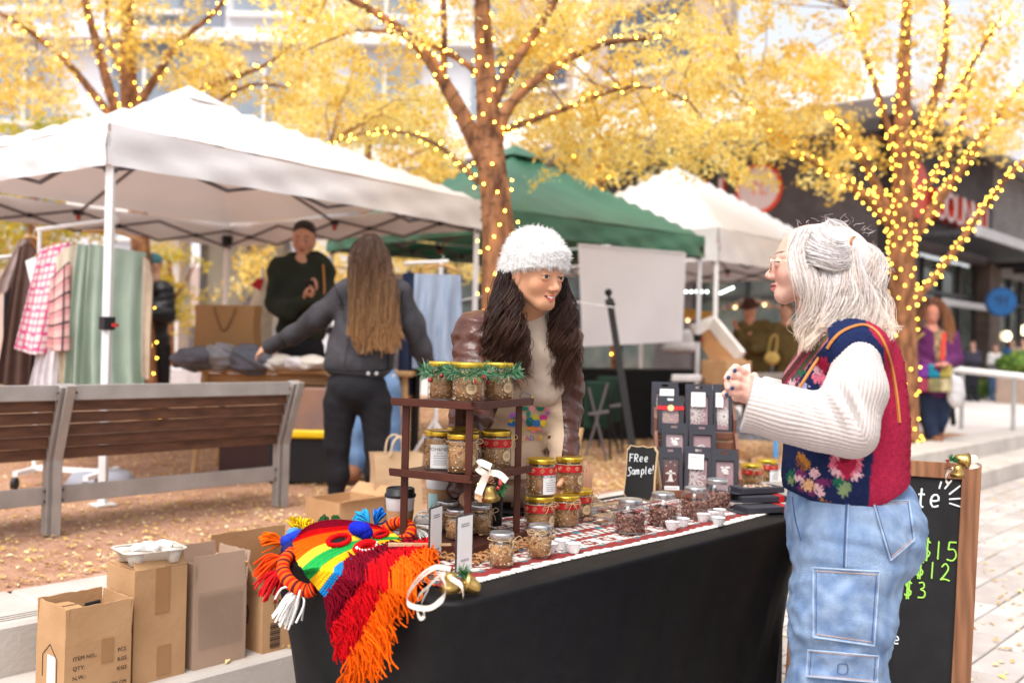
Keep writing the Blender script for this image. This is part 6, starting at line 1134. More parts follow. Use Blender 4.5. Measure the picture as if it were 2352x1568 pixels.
# wooden table with folded clothes and the big shopping bag
m_beech = M('beech_wood', (.46, .26, .11), .5, .15, 5, .08, 60, stretch=(.6, 5, 5), col2=(.56, .34, .16))
wt = thing('wooden_table', 'light wooden trestle table of the clothing stall', 'table', G(690, 1085, ZT)); q0, q1 = P(452, 842, 7.25), P(945, 858, 7.15); zt_ = 1.10
def tp_(f, g, z): return np.array([q0[0]+(q1[0]-q0[0])*f, 7.2+g, z])
MB().bbox((tp_(0, .28, zt_)+tp_(1, .28, zt_))/2, (q1[0]-q0[0], .60, .035), None, .006).build('table_top', m_beech, wt)
for f in (.04, .96):
    for g_, s_ in ((.05, -1), (.52, 1)): MB().tube([tp_(f, g_, zt_-.02), tp_(f+(.03 if f > .5 else -.03), g_+s_*.06, ZT)], [.028, .02], 10).build('leg', m_beech, wt)
MB().bar(tp_(.05, .08, zt_-.06), tp_(.95, .08, zt_-.06), .02, .07).build('apron', m_beech, wt)
R0_ = rotz(-.06); paperbag('shopping_bag', 'large kraft shopping bag with rope handle on the wooden table', P(522, 838, 7.45)*[1, 1, 0]+[0, 0, zt_+.018], rotz(-.12), .46, .16, .46, 'hang', M('kraft_dark', (.40, .21, .085), .75, .06, 3, .1, 20), M('rope_brown', (.26, .12, .05), .9))
def pile(name, label, px0, px1, y, d, h, cols, n, seed):
    o = thing(name, label, 'clothes', P((px0+px1)/2, y, d)); g_ = np.random.default_rng(seed); c0 = P(px0, y, d); c1 = P(px1, y, d)
    for k in range(n):
        f = (k+.5)/n*.9+.05; c = c0+(c1-c0)*f; c[2] = zt_+.02+h*.35; L = (c1[0]-c0[0])/n*1.1; pr_ = [eli(c+g_.normal(0, .02, 3)*[1, 1, .6], (L*g_.uniform(.5, .75), .15, h*g_.uniform(.35, .55)), rotz(g_.uniform(-.4, .4)), .04) for _ in range(3)]
        fr_ = g_.uniform(20, 34); build_solid('garment', pr_, .014, cols[k % len(cols)], o, None, lambda x, y_, z, fr_=fr_: .016*np.sin(x*fr_+y_*17+4*np.sin(z*30+x*9))*np.cos(z*38+x*14)*np.ones_like(z+x+y_))
    return o
pile('folded_clothes', 'heap of grey denim clothes at the left end of the wooden table', 410, 612, 838, 7.2, .19, [M('grey_denim', (.14, .14, .17), .9, .2, 14, .2, 60), M('light_grey_knit', (.30, .29, .31), .9, .15, 14, .2, 60)], 3, 3)
pile('folded_clothes', 'stack of white and cream knits on the wooden table', 622, 738, 840, 7.25, .11, [m_fab('cream_knit2', (.66, .60, .54)), m_fab('white_cotton', (.72, .68, .70))], 3, 5)
cb = thing('cardboard_box', 'printed brown box stacked on the tote under the wooden table', 'cardboard box', P(712, 985, 6.9)); MB().bbox((P(712, 985, 6.95)+P(712, 895, 6.95))/2, (.36, .34, .30), None, .004).build('carton', M('printed_card', (.32, .17, .11), .8, .3, 4, col2=(.2, .13, .12)), cb)
tt = thing('storage_tote', 'black storage tote with yellow lid under the wooden table', 'storage box', P(712, 1100, 6.9)); c = (P(712, 1100, 6.95)+P(712, 1000, 6.95))/2; MB().bbox(c, (.50, .40, .32), None, .02).build('bin', m_blk, tt); MB().bbox(P(712, 991, 6.95), (.54, .44, .055), None, .012).build('lid', M('yellow_plastic', (.80, .50, .01), .4, .05), tt)
tt2 = thing('crate', 'dark brown crate on the ground under the clothing table', 'crate', P(610, 1075, 7.3)); MB().bbox(P(575, 1040, 7.3), (.36, .36, .26), None, .01).build('bin', M('dark_crate', (.05, .02, .018), .6), tt2)
sk = thing('grey_bucket', 'grey round tub seen below the bench by the rack', 'tub', G(230, 1115, ZT)); MB().lathe([(.20, 0), (.22, .03), (.17, .10), (.05, .12)], 24, G(232, 1118, ZT)).build('tub', M('grey_tub', (.28, .28, .32), .5), sk, True)
# denim rack right of the hoodie man, and roped black posts
jr = thing('clothes_rack', 'white garment rack with denim behind the woman in the denim jacket', 'clothes rack', G(1005, 1060, ZT)); j0, j1 = P(930, 605, 7.6), P(1030, 600, 7.4)
MB().tube([j0, j1], .014, 8).build('top_rail', m_polew, jr); MB().tube([P(1014, 600, 7.4), P(998, 1050, 7.4)], .016, 8).build('upright', m_polew, jr); [MB().tube([P(998, 965, 7.4), P(998+s_*60, 1062, 7.4)], .013, 8).build('foot', m_polew, jr) for s_ in (-1, 1)]
m_lden = M('light_denim', (.24, .30, .42), .9, .18, 10, .15, 90, stretch=(3, 3, .5), col2=(.36, .43, .55))
cloth('denim_jeans', 'pair of light blue jeans clipped to the white garment rack', 'jeans', px3([(952, 628), (1000, 630), (1058, 632)], 7.3), px3([(948, 845), (1000, 850), (1066, 850)], 7.3), m_lden, 3, .03, hang=(P(975, 618, 7.35), P(1052, 622, 7.3)))
cloth('navy_garment', 'navy garment hanging left of the light jeans', 'garment', px3([(925, 630), (940, 625), (955, 628)], 7.5), px3([(912, 905), (930, 910), (948, 905)], 7.5), m_fab('navy', (.012, .02, .055)), 1.5, .02); cloth('brown_knit', 'brown knit top hanging behind the navy garment', 'knit top', px3([(895, 640), (915, 628), (935, 640)], 7.8), px3([(900, 760), (918, 765), (935, 760)], 7.8), m_fab('brown_knit', (.24, .17, .12)), 1, .015)
m_iron = M('black_iron', (.015, .013, .013), .5, .2, metal=.4)
def ironpost(label, top, base, rad, d):
    a, b = P(*top, d[0]), P(*base, d[1]); o = thing('iron_post', label, 'post', b); u = a-b
    MB().tube([b, b+u*.90], rad, 4).build('shaft', m_iron, o); MB().tube([b+u*.895, b+u*.93], [rad*1.5, rad*1.3], 4).build('collar', m_iron, o); MB().ell(b+u*.975, rad*.95).build('finial', m_iron, o); MB().tube([b+u*.925, b+u*.965], rad*.4, 8).build('neck', m_iron, o); return o
ironpost('upright black iron post before the jeans rack', (968, 634), (948, 1085), .030, (7.5, 7.5)); ironpost('leaning black iron post in front of the white banner', (1396, 662), (1458, 1060), .032, (7.9, 7.5))
rp_ = thing('rope', 'thin pale rope strung between the two black posts', 'rope', P(1180, 690, 7.6)); MB().tube(catmull([P(978, 716, 7.45), P(1060, 690, 7.5), P(1180, 672, 7.7), P(1300, 690, 7.7), P(1412, 706, 7.75)], 40), .006, 6).build('strand', M('pale_rope', (.6, .58, .58), .8), rp_)
st = thing('folding_stool', 'light wooden stool leg and seat behind the vendor', 'stool', G(1325, 1075, ZT)); MB().tube([P(1332, 982, 5.0), P(1316, 1075, 5.0)], .020, 12).build('leg', m_beech, st); MB().tube([P(1300, 990, 5.2), P(1296, 1060, 5.3)], .016, 10).build('leg', m_beech, st); MB().bar(P(1300, 1006, 5.1), P(1325, 1004, 5.1), .03, .04).build('stretcher', m_beech, st)
# dark stall goods below the green tent and the far tent
bt_ = thing('draped_table', 'long table under black cloth below the white banner', 'table', G(1520, 960, ZT)); X0, X1 = P(1290, 812, 10.3), P(1500, 812, 10.9); MB().bar([X0[0], 10.7, .72], [P(1640, 800, 11.2)[0], 11.6, .72], .7, .76, bev=.02).build('cloth', m_black, bt_)
ch = thing('folding_chair', 'white folding chair in front of the black draped table', 'chair', G(1580, 960, ZT)); MB().bbox(P(1577, 868, 9.7), (.36, .03, .07), rotz(.5), .012).build('backrest', M('chair_white', (.72, .66, .66), .5), ch)
for s_ in (-1, 1): MB().tube([P(1577+s_*38, 868, 9.7+s_*.05), P(1577+s_*46, 1000, 9.6+s_*.05)], .012, 8).build('leg', m_blk, ch)
MB().bbox(P(1580, 925, 9.5), (.38, .36, .03), rotz(.5), .01).build('seat', m_blk, ch)
for q, (px, py0, py1, d, lab) in enumerate(((1372, 880, 1060, 8.6, 'folded grey camp chair behind the vendor'), (1400, 870, 1040, 9.0, 'folded dark camp chair left of the leaning post'))):
    o = thing('camp_chair', lab, 'chair', P(px, py1, d), 'folded camp chairs'); a, b = P(px-26, py1-14, d), P(px+24, py0, d); c, e = P(px+22, py1, d), P(px-20, py0+10, d)
    MB().tube([a, b], .011, 8).build('leg', m_truss if q == 0 else m_iron, o); MB().tube([c, e], .011, 8).build('leg', m_truss if q == 0 else m_iron, o); MB().tube([P(px+24, py0, d), P(px+30, py1, d+.1)], .010, 8).build('leg', m_iron, o); MB().bar(P(px-20, (py0+py1)/2-20, d), P(px+26, (py0+py1)/2-26, d), .04, .025).build('arm', m_truss, o); MB().bbox((a+b)/2+[0, .08, .12], (.24, .05, .42), rotz(.3), .02).build('fabric_seat', M('dark_green_canvas', (.012, .035, .022), .9), o)
ez = thing('easel_frame', 'white framed wooden sign board leaning on the far stall', 'sign board', P(1640, 830, 10.4)); e_ = [P(1592, 765, 10.6), P(1650, 738, 10.8), P(1662, 742, 10.5), P(1705, 822, 10.2)]
MB().bar(P(1590, 762, 10.6), P(1640, 740, 10.7), .05, .14).build('frame', M('frame_white', (.72, .66, .62), .6), ez); MB().bar(P(1638, 742, 10.6), P(1702, 820, 10.2), .05, .14).build('frame', M('frame_white'), ez); MB().add([P(1595, 768, 10.62), P(1640, 752, 10.65), P(1685, 822, 10.25), P(1630, 826, 10.3)], [(0, 1, 2, 3)]).add([P(1595, 768, 10.66), P(1640, 752, 10.69), P(1685, 822, 10.29), P(1630, 826, 10.34)], [(3, 2, 1, 0)]).build('panel', M('brown_board', (.26, .11, .03), .6, .2, 5), ez)
fx = thing('cardboard_box', 'brown cardboard box before the far stall right of the tent post', 'cardboard box', P(1665, 875, 10.0)); MB().bbox(P(1668, 855, 10.0), (.36, .34, .24), rotz(.6), .005).build('carton', m_card, fx); MB().box(P(1670, 826, 10.0), (.30, .2, .03), rotz(.4)).build('flap', m_card, fx)
gd = thing('white_linen_stack', 'pile of white goods on the black draped table', 'goods', P(1560, 795, 11.0)); build_solid('linen', [eli(P(1540, 775, 11.1), (.10, .10, .16)), eli(P(1580, 782, 11.1), (.12, .1, .13)), eli(P(1560, 800, 11.0), (.2, .12, .06))], .02, m_fab('white_cotton', (.72, .68, .70)), gd)
# left-hand distance: small white tents and a bin seen under the left tent
wb_ = thing('white_display_table', 'white cloth covered table in the distance behind the bench', 'table', G(430, 900, ZT)); MB().bbox(P(420, 878, 12.5), (1.5, .6, .40), None, .03).build('cloth', m_fab('white_cotton', (.72, .68, .70)), wb_)
wb2 = thing('market_table', 'pale draped table in the distance under the clothing stall', 'table', G(640, 880, ZT)); MB().bbox(P(620, 868, 13.5), (2.0, .7, .5), None, .03).build('cloth', m_fab('pale_cloth', (.60, .55, .54)), wb2)
tw_ = thing('tote_dress', 'beige canvas dress form display beside the hoodie man', 'garment display', P(585, 830, 8.3)); build_solid('canvas', [cap(P(600, 700, 8.2), P(592, 790, 8.2), .09, .12), cap(P(604, 640, 8.2), P(600, 720, 8.2), .03, .09)], .02, m_fab('cream_knit', (.66, .57, .45)), tw_); MB().tube([P(604, 615, 8.2), P(590, 860, 8.2)], .012, 8).build('stand_pole', m_polew, tw_); MB().add([P(575, 655, 8.15), P(590, 640, 8.15), P(606, 640, 8.15), P(598, 668, 8.15)], [(0, 1, 2, 3)]).build('red_scarf', m_rib, tw_)
# ================================================================ people
def frame(f, u):
    f = nrm(f); u = nrm(np.asarray(u, float)-f*(np.asarray(u, float)@f)); x = np.cross(f, u); return np.stack([x, f, u], 1)      # columns: right, forward, up
def head_prims(c, R, H, smile=0.0, male=False):
    q = lambda x, y, z: np.asarray(c)+R@(np.array([x, y, z])*H)
    e = lambda p, r, k=.06: eli(q(*p), np.array(r)*H, R, k*H)
    k_ = lambda a, b, ra, rb=None, k=.05: cap(q(*a), q(*b), ra*H, (ra if rb is None else rb)*H, k*H)
    jw = .27 if male else .222
    L = [e((0, -.07, .13), (.335, .415, .365)), e((0, .09, -.08), (.285, .30, .36), .10), e((0, .262, -.378), (.112 if not male else .145, .106, .098), .10)]
    for s in (-1, 1): L += [k_((s*jw, .02, -.20), (s*.09, .25, -.385), .085, .080, .10), e((s*.165, .225, -.13), (.115, .10, .115), .09), k_((s*.05, .345, .075), (s*.20, .285, .085), .038, .030, .06)]
    L += [cut(e((s*.145, .415, .0), (.085, .085, .050), .05)) for s in (-1, 1)]
    L += [k_((0, .345, .03), (0, .432, -.125), .027, .042, .05), e((0, .448, -.150), (.046, .044, .040), .035)] + [e((s*.050, .405, -.168), (.035, .045, .030), .03) for s in (-1, 1)]
    m = .012*smile
    L += [cut(e((0, .43, -.205), (.018, .03, .022), .03))]
    for s in (-1, 1): L += [k_((0, .392, -.255), (s*.095, .345-.01*smile, -.268+m*2.5), .022, .012, .022), k_((0, .386, -.305-.008*smile), (s*.085, .340, -.285+m*2), .026, .013, .022), e((s*.145, .318, .0), (.078, .072, .075), .02), k_((s*.085, .372, .030), (s*.205, .345, .022), .015, .013, .015), k_((s*.09, .375, -.038), (s*.195, .350, -.032), .010, .010, .02)]
    L += [e((s*.325, -.03, -.06), (.045, .085, .135), .03) for s in (-1, 1)]
    return L
def head_col(c, R, H, skin, lip, brow, teeth=False, blush=.5, smile_=.5):
    skin = np.array(skin); lip = np.array(lip); brow = np.array(brow)
    def f(V):
        l = (V-np.asarray(c))@R/H; x, y, z = l.T; ax = np.abs(x); C = np.tile(skin, (len(V), 1))
        bl = blush*np.exp(-((ax-.17)/.09)**2-((z+.13)/.10)**2)*(y > .1); C = C*(1-bl[:, None]*.4)+np.array([.62, .17, .12])*bl[:, None]*.4
        nb = .35*np.exp(-((ax)/.07)**2-((z+.16)/.05)**2)*(y > .40); C = C*(1-nb[:, None])+np.array([.62, .22, .16])*nb[:, None]
        zl = z-.02*(ax/.09)**2*0; zc = -.280+.03*smile_*(ax/.1)**2; lm = (ax < .105) & (y > .325) & (((z > zc) & (z < zc+.044-.32*ax)) | ((z <= zc) & (z > zc-.060+.46*ax))); C[lm] = lip
        gap = (ax < .095) & (y > .325) & (np.abs(z-zc) < .012); C[gap] = (.10, .025, .025)
        if teeth: tg = (ax < .072) & (y > .33) & (np.abs(z-zc-.002) < .013-.10*ax); C[tg] = (.74, .66, .60)
        bm = (ax > .045) & (ax < .225) & (y > .20) & (np.abs(z-(.098+.035*np.sin((ax-.045)/.18*2.2))) < .015-.05*(ax-.12)**2*3); C[bm] = brow
        # eyes: white, iris, lash line
        ey = (ax > .088) & (ax < .208) & (y > .27) & (z < .018-2.8*(ax-.15)**2) & (z > -.022+2.6*(ax-.15)**2); C[ey] = (.58, .52, .48)
        ir = ey & (np.hypot(x-np.sign(x)*.148-.018, z+.001) < .027); C[ir] = (.045, .022, .014)
        la = (ax > .08) & (ax < .222) & (y > .27) & (np.abs(z-(.021-2.6*(ax-.15)**2)) < .0070); C[la] = (.06, .03, .025)
        return C
    return f
m_skin = M('skin', attr='Col', rough=.5, var=.05, scale=40, bump=.05, bscale=160, spec=.35)
m_skin.node_tree.nodes['Principled BSDF'].inputs['Subsurface Weight'].default_value = .12; m_skin.node_tree.nodes['Principled BSDF'].inputs['Subsurface Radius'].default_value = (.012, .004, .002)
def body_mesh(parent, pieces):                               # pieces: (prims, vox, colour function or colour)
    VV, QQ, CC, n = [], [], [], 0
    for (pr_, vx, cf) in pieces:
        V, Q = solid(pr_, vx); V = relax(V, Q) if vx > .0042 else V; VV.append(V); QQ.append(Q+n); CC.append(cf(V) if callable(cf) else np.tile(np.array(cf, float), (len(V), 1))); n += len(V)
    return link('body', mesh_from('body', np.concatenate(VV), np.concatenate(QQ), np.concatenate(CC), worg(parent)), m_skin, parent, True)
def hairmesh(parent, pol, r, cols, name='hair', sides=4, mat=None):
    V, F, C = strands(pol, r, cols, sides); return link(name, mesh_from(name, V, F, C, worg(parent)), mat or M('hair', attr='Col', rough=.42, var=.12, scale=90, spec=.3), parent, True)
def locks(guides, per, spread, K, cols, wave=.0, wfreq=3.0, tipcol=None, taper=.35, jit=.004):
    """guides: list of lists of world points; returns strand polylines and colours"""
    pol, cc = [], []
    for g in guides:
        base = catmull(g, K); cl = cols[rng.integers(0, len(cols))]; ph0 = rng.uniform(0, 6.28); wq = wfreq*rng.uniform(.65, 1.35); wa = wave*rng.uniform(.6, 1.4)
        for _ in range(per):
            off = rng.normal(0, spread, 3); t = np.linspace(0, 1, K)[:, None]; ph = ph0+rng.normal(0, .45)
            w_ = wa*np.sin(t*wq*2*PI+ph)*np.array([1, .3, .1])*np.minimum(1, t*3)+wa*.7*np.cos(t*wq*2*PI+ph)*np.array([.2, 1, .1])*np.minimum(1, t*3)
            pol.append(base+off*(.35+.65*np.sin(np.clip(t*1.1, 0, 1)*PI*.75))+w_+rng.normal(0, jit, (1, 3))); c = np.array(cl)*rng.uniform(.75, 1.25)
            cc.append(np.tile(c, (K, 1)) if tipcol is None else c*(1-t**1.9)+np.array(tipcol)*rng.uniform(.8, 1.2)*t**1.9)
    return np.array(pol), np.array(cc)
def bvh_obj(o): w_ = worg(o); return BVHTree.FromPolygons([Vector(np.array(v.co)+w_) for v in o.data.vertices], [tuple(p.vertices) for p in o.data.polygons])
def bvh(V, Q): return BVHTree.FromPolygons([Vector(v) for v in V], [tuple(q) for q in Q])
def onsurf(tree_, px, py, off=.004, dflt=3.0):
    r = ray(px, py); r = r/np.linalg.norm(r); hit = tree_.ray_cast(Vector(CAMP), Vector(r)); 
    return (np.array(hit[0])-r*off) if hit[0] is not None else None
def patch(tree_, quad, name, mat, parent, nu=16, nv=16, off=.005, colf=None):
    q = np.array(quad, float); X = []; ok = True
    for v in np.linspace(0, 1, nv):
        row = []
        for u in np.linspace(0, 1, nu):
            p = (q[0]*(1-u)+q[1]*u)*(1-v)+(q[3]*(1-u)+q[2]*u)*v; h = onsurf(tree_, p[0], p[1], off); row.append(h if h is not None else (row[-1] if row else None))
        X.append(row)
    last = None
    for row in X:
        for i in range(len(row)):
            if row[i] is None: row[i] = last if last is not None else next(x for x in row if x is not None)
            last = row[i]
    return MB().grid(np.array(X)).build(name, mat, parent, True)
def seam(tree_, pts, name, mat, parent, r=.0012, off=.004, n=30):
    pp = [onsurf(tree_, x, y, off) for x, y in catmull(np.array(pts, float), n)]; pp = [p for p in pp if p is not None]
    return MB().tube(pp, r, 5, False).build(name, mat, parent) if len(pp) > 2 else None
def wrinkle(a, fx, fy, fz, s=0.0): return lambda x, y, z: a*np.sin(x*fx+z*fz*.6+2.2*np.sin(z*fz*.35+y*fy+s))*np.sin(z*fz+1.5*np.sin(x*fx*.5+y*fy)+s)
def hand_prims(wrist, knuck, nrm_, span, curl, s=1.0, thumb=1, L=.085):
    """palm and five bent fingers; wrist, knuckle centre, palm normal, direction across the knuckles"""
    w_, kk = np.asarray(wrist, float), np.asarray(knuck, float); d = nrm(kk-w_); n_ = nrm(np.asarray(nrm_)-d*(np.asarray(nrm_)@d)); a = nrm(np.asarray(span)-d*(np.asarray(span)@d)); out = []
    for i in range(4): out.append(cap(w_+a*(i-1.5)*.010*s, kk+a*(i-1.5)*.019*s, .013*s, .0105*s, .012))
    for i, l_ in enumerate((.92, 1.0, .95, .76)):
        p = kk+a*(i-1.5)*.0205*s; dr = d.copy(); r = .0092*s; cu = curl*(1+.08*i)
        for j, f in enumerate((.45, .30, .25)):
            ang = cu*(.5 if j == 0 else 1.0); dr = nrm(dr*math.cos(ang)+n_*math.sin(ang)); q = p+dr*L*l_*f*s; out.append(cap(p, q, r, r*.92, .004)); p = q; r *= .92
    b = w_+(kk-w_)*.35-a*.022*s*thumb; d1 = nrm(d*.6-a*thumb*.7+n_*.35); m = b+d1*.036*s; d2 = nrm(d*.85-a*thumb*.15+n_*.45); out += [cap(b, m, .0125*s, .0105*s, .010), cap(m, m+d2*.030*s, .0105*s, .0085*s, .006)]
    return out
# ---------------------------------------------------------------- the vendor
ve = thing('person', 'vendor in white fluffy hat, brown leather jacket and beige embroidered apron behind the table', 'person', G(1230, 1345, 0)*0+np.array([.12, 3.55, 0]))
vH = .228; vc = P(1229, 629, 3.20); vR = frame((.70, -.70, -.17), (.16, -.15, .97)); vskin = (.68, .345, .20)
nb_ = P(1212, 740, 3.30); hs_ = hand_prims(P(1060, 1125, 3.0), P(1062, 1165, 2.96), (.6, -.2, -.4), (.2, -.9, 0), .45) ; hs2 = hand_prims(P(1290, 1085, 3.28), P(1284, 1130, 3.24), (-.6, -.3, -.2), (.3, -.9, 0), .5, 1, -1)
legs_ = lambda hx, hy, dx, z0, z1, r0, r1: [cap([hx-dx, hy, z0], [hx-dx*1.1, hy, z1], r0, r1), cap([hx+dx, hy, z0], [hx+dx*1.1, hy, z1], r0, r1)]
body_mesh(ve, [(head_prims(vc, vR, vH, 1.2), .0022, head_col(vc, vR, vH, vskin, (.58, .13, .11), (.10, .05, .035), True, .7)), ([cap(vc+vR@np.array([0, -.05, -.25])*vH, nb_, .052, .056), cap(nb_, P(1200, 850, 3.44), .055, .085), cap(P(1200, 850, 3.44), P(1210, 1100, 3.55), .085, .10), cap(P(1110, 775, 3.24), P(1285, 780, 3.44), .05, .05)]+legs_(.12, 3.58, .09, .85, .05, .09, .05), .010, vskin), (hs_, .0035, vskin), (hs2, .0035, vskin)])
# jacket
vRs, vLs = P(1098, 772, 3.24), P(1286, 782, 3.46)
jk = [cap(vRs, vLs, .075, .070, .07), eli(P(1188, 850, 3.40), (.175, .125, .17), rotz(.45), .08), eli(P(1195, 990, 3.47), (.165, .12, .20), rotz(.45), .08), eli(P(1205, 1090, 3.52), (.17, .125, .12), rotz(.45), .08), cap(P(1195, 735, 3.34), P(1240, 740, 3.38), .062, .06, .05)]
jk += chain([vRs, P(1080, 880, 3.17), P(1082, 960, 3.12), P(1062, 1060, 3.04), P(1058, 1120, 3.0)], [.078, .066, .058, .050, .044], .04)+chain([vLs, P(1296, 880, 3.42), P(1294, 950, 3.39), P(1294, 1040, 3.32), P(1290, 1085, 3.28)], [.072, .060, .055, .048, .043], .04)
m_leath = M('brown_leather', (.058, .016, .009), .30, .25, 14, .25, 90, spec=.5, col2=(.098, .030, .017))
wr1 = wrinkle(.0060, 30, 20, 52); wr2 = wrinkle(.0032, 70, 50, 110, 1.0)
vV, vQ = solid(jk, .0065, lambda x, y, z: wr1(x, y, z)+wr2(x, y, z)); vV = relax(vV, vQ); link('leather_jacket', mesh_from('leather_jacket', vV, vQ, None, worg(ve)), m_leath, ve, True); vt = bvh(vV, vQ)
MB().grid(np.array([[p+np.array([0, 0, .022*f]) for p in [nb_+vR@np.array([math.cos(t)*.058, math.sin(t)*.055, 0])+[0, 0, -.015] for t in np.linspace(0, 2*PI, 24)]] for f in np.linspace(-1, 1, 5)])).build('collar_knit', m_fab('cream_rib', (.62, .50, .40)), ve, True)
build_solid('cream_top', [cap(P(1222, 742, 3.285), P(1238, 800, 3.31), .060, .075), cap(P(1238, 800, 3.31), P(1236, 880, 3.36), .075, .09)], .008, m_fab('cream_rib', (.62, .50, .40)), ve, None, wrinkle(.003, 60, 40, 50))
m_apron = M('apron_twill', (.50, .36, .25), .85, .08, 6, .12, 160, col2=(.57, .42, .30)); ap = patch(vt, [(1170, 872), (1284, 850), (1296, 1000), (1118, 1000)], 'apron', m_apron, ve, 22, 22, .012); patch(vt, [(1118, 998), (1296, 998), (1276, 1165), (1098, 1165)], 'apron_skirt', m_apron, ve, 20, 14, .012)
for k, cc in enumerate(((.6, .03, .04), (.8, .35, .05), (.55, .02, .12), (.75, .12, .02), (.5, .02, .03), (.8, .45, .1))):
    patch(vt, [(1234+k*9, 862-k*2.4), (1243+k*9, 860-k*2.4), (1244+k*9, 836-k*2), (1236+k*9, 838-k*2)][::-1], 'striped_strap', M('strap_%d' % k, cc, .8), ve, 4, 4, .017)
emb = {'blue': (.03, .16, .45), 'yel': (.85, .62, .03), 'grn': (.02, .22, .13), 'mag': (.62, .03, .25), 'pur': (.42, .14, .55), 'lim': (.50, .50, .03), 'org': (.85, .30, .05), 'pink': (.80, .28, .34), 'teal': (.02, .16, .18)}
def emb_blob(px, py, rx, ry, col, rot=0.0, n=14):
    c = onsurf(vt, px, py, .016); pts = [onsurf(vt, px+rx*math.cos(t)*math.cos(rot)-ry*math.sin(t)*math.sin(rot), py+rx*math.cos(t)*math.sin(rot)+ry*math.sin(t)*math.cos(rot), .016) for t in np.linspace(0, 2*PI, n, endpoint=False)]
    if c is None or any(p is None for p in pts): return
    MB().add([c]+pts, [(0, 1+(i+1) % n, 1+i) for i in range(n)]).build('embroidery', M('thread_'+col, emb[col], .7), ap)
for b in ((1227, 913, 7, 7, 'yel'), (1205, 938, 10, 5, 'grn'), (1241, 936, 9, 8, 'grn'), (1222, 938, 7, 5, 'pink'), (1256, 940, 6, 5, 'pink'), (1180, 955, 10, 8, 'pur'), (1180, 962, 3, 9, 'grn'), (1179, 973, 14, 6, 'blue'), (1177, 967, 10, 4, 'yel'), (1195, 962, 6, 8, 'mag'), (1217, 968, 9, 11, 'teal'), (1214, 950, 5, 7, 'grn'), (1230, 958, 8, 7, 'lim'), (1232, 972, 9, 9, 'blue'), (1248, 958, 9, 6, 'mag'), (1248, 971, 7, 8, 'yel'), (1225, 984, 16, 5, 'org'), (1196, 986, 8, 5, 'lim'), (1190, 990, 5, 4, 'teal'), (1226, 990, 6, 4, 'pink'), (1240, 988, 6, 4, 'pink'), (1258, 948, 4, 5, 'pur'), (1190, 941, 6, 4, 'pink')): emb_blob(*b)
for (x, y, sgn) in ((1206, 908, 1), (1248, 914, .8)): seam(vt, [(x-12*sgn, y+5), (x-10*sgn, y-3), (x-3, y-8), (x+5*sgn, y-4), (x+12*sgn, y-1), (x+11*sgn, y+5), (x-12*sgn, y+5)], 'embroidery', M('thread_blue', emb['blue'], .7), ap, .0010, .016)
for i, (ch_, col) in enumerate(zip('ECUADOR', ('yel', 'lim', 'yel', 'mag', 'blue', 'org', 'yel'))):
    V, F = text_mesh(ch_, 16, np.eye(3), (0, 0, 0), 0, 'CENTER'); W_ = [onsurf(vt, 1180+i*10.5+v[0], 1011-v[1], .016) for v in V]
    if all(p is not None for p in W_): MB().add(W_, [f[::-1] for f in F]).build('lettering', M('thread_'+col, emb[col], .7), ap)
build_solid('dark_trousers', legs_(.09, 3.62, .08, .88, .03, .09, .07)+[eli([.09, 3.62, .88], (.14, .12, .11))], .014, m_fab('black_cloth', (.012, .011, .013)), ve)
for s_ in (-1, 1): build_solid('shoe', [cap([.13+s_*.1, 3.62, .04], [.15+s_*.1, 3.45, .035], .042, .036)], .009, m_blk, ve)
# leather collar lapels and seams
for l_ in ([(1205, 745), (1180, 762), (1165, 790), (1168, 860)], [(1250, 748), (1272, 772), (1284, 800), (1290, 860)]): seam(vt, l_, 'collar', m_leath, ve, .010, .006)
seam(vt, [(1150, 752), (1142, 800), (1150, 850)], 'jacket_seam', m_leath, ve, .0025, .001); seam(vt, [(1135, 770), (1128, 830), (1136, 900)], 'jacket_seam', m_leath, ve, .0022, .001)
# hair: dark waves over both shoulders
hdk = [(.024, .011, .009), (.036, .016, .012), (.062, .029, .021), (.015, .007, .006)]; gl_ = []
for i in range(64):
    f = rng.uniform(0, 1); x0 = 1150+f*44+rng.normal(0, 3); xe = 1118+f*90+rng.normal(0, 7); d0 = 3.26-.10*rng.uniform(); ye = rng.uniform(790, 900); gl_.append([P(x0, 628+rng.uniform(-6, 10), d0), P(x0-12+f*6, 690, d0-.03), P(x0*.5+xe*.5-10*(1-f), 750, d0-.06), P(xe, 810, 3.17-.03*rng.uniform()), P(xe+rng.normal(0, 8), ye, 3.19)])
for i in range(48):
    f = rng.uniform(0, 1); x0 = 1272+f*26; xe = 1274+f*42+rng.normal(0, 5); d0 = 3.32-.05*rng.uniform(); ye = rng.uniform(780, 895); gl_.append([P(x0, 640, d0), P(x0+6, 690, d0-.02), P(x0*.4+xe*.6+4, 740, d0-.05), P(xe, 800, 3.28-.05*rng.uniform()), P(xe+rng.normal(0, 8), ye, 3.29)])
pol, cc = locks(gl_, 18, .0062, 30, hdk, .017, 2.4, (.11, .05, .03)); hairmesh(ve, pol, np.linspace(1, .35, 30)[None, :]*.0015, cc, sides=3)
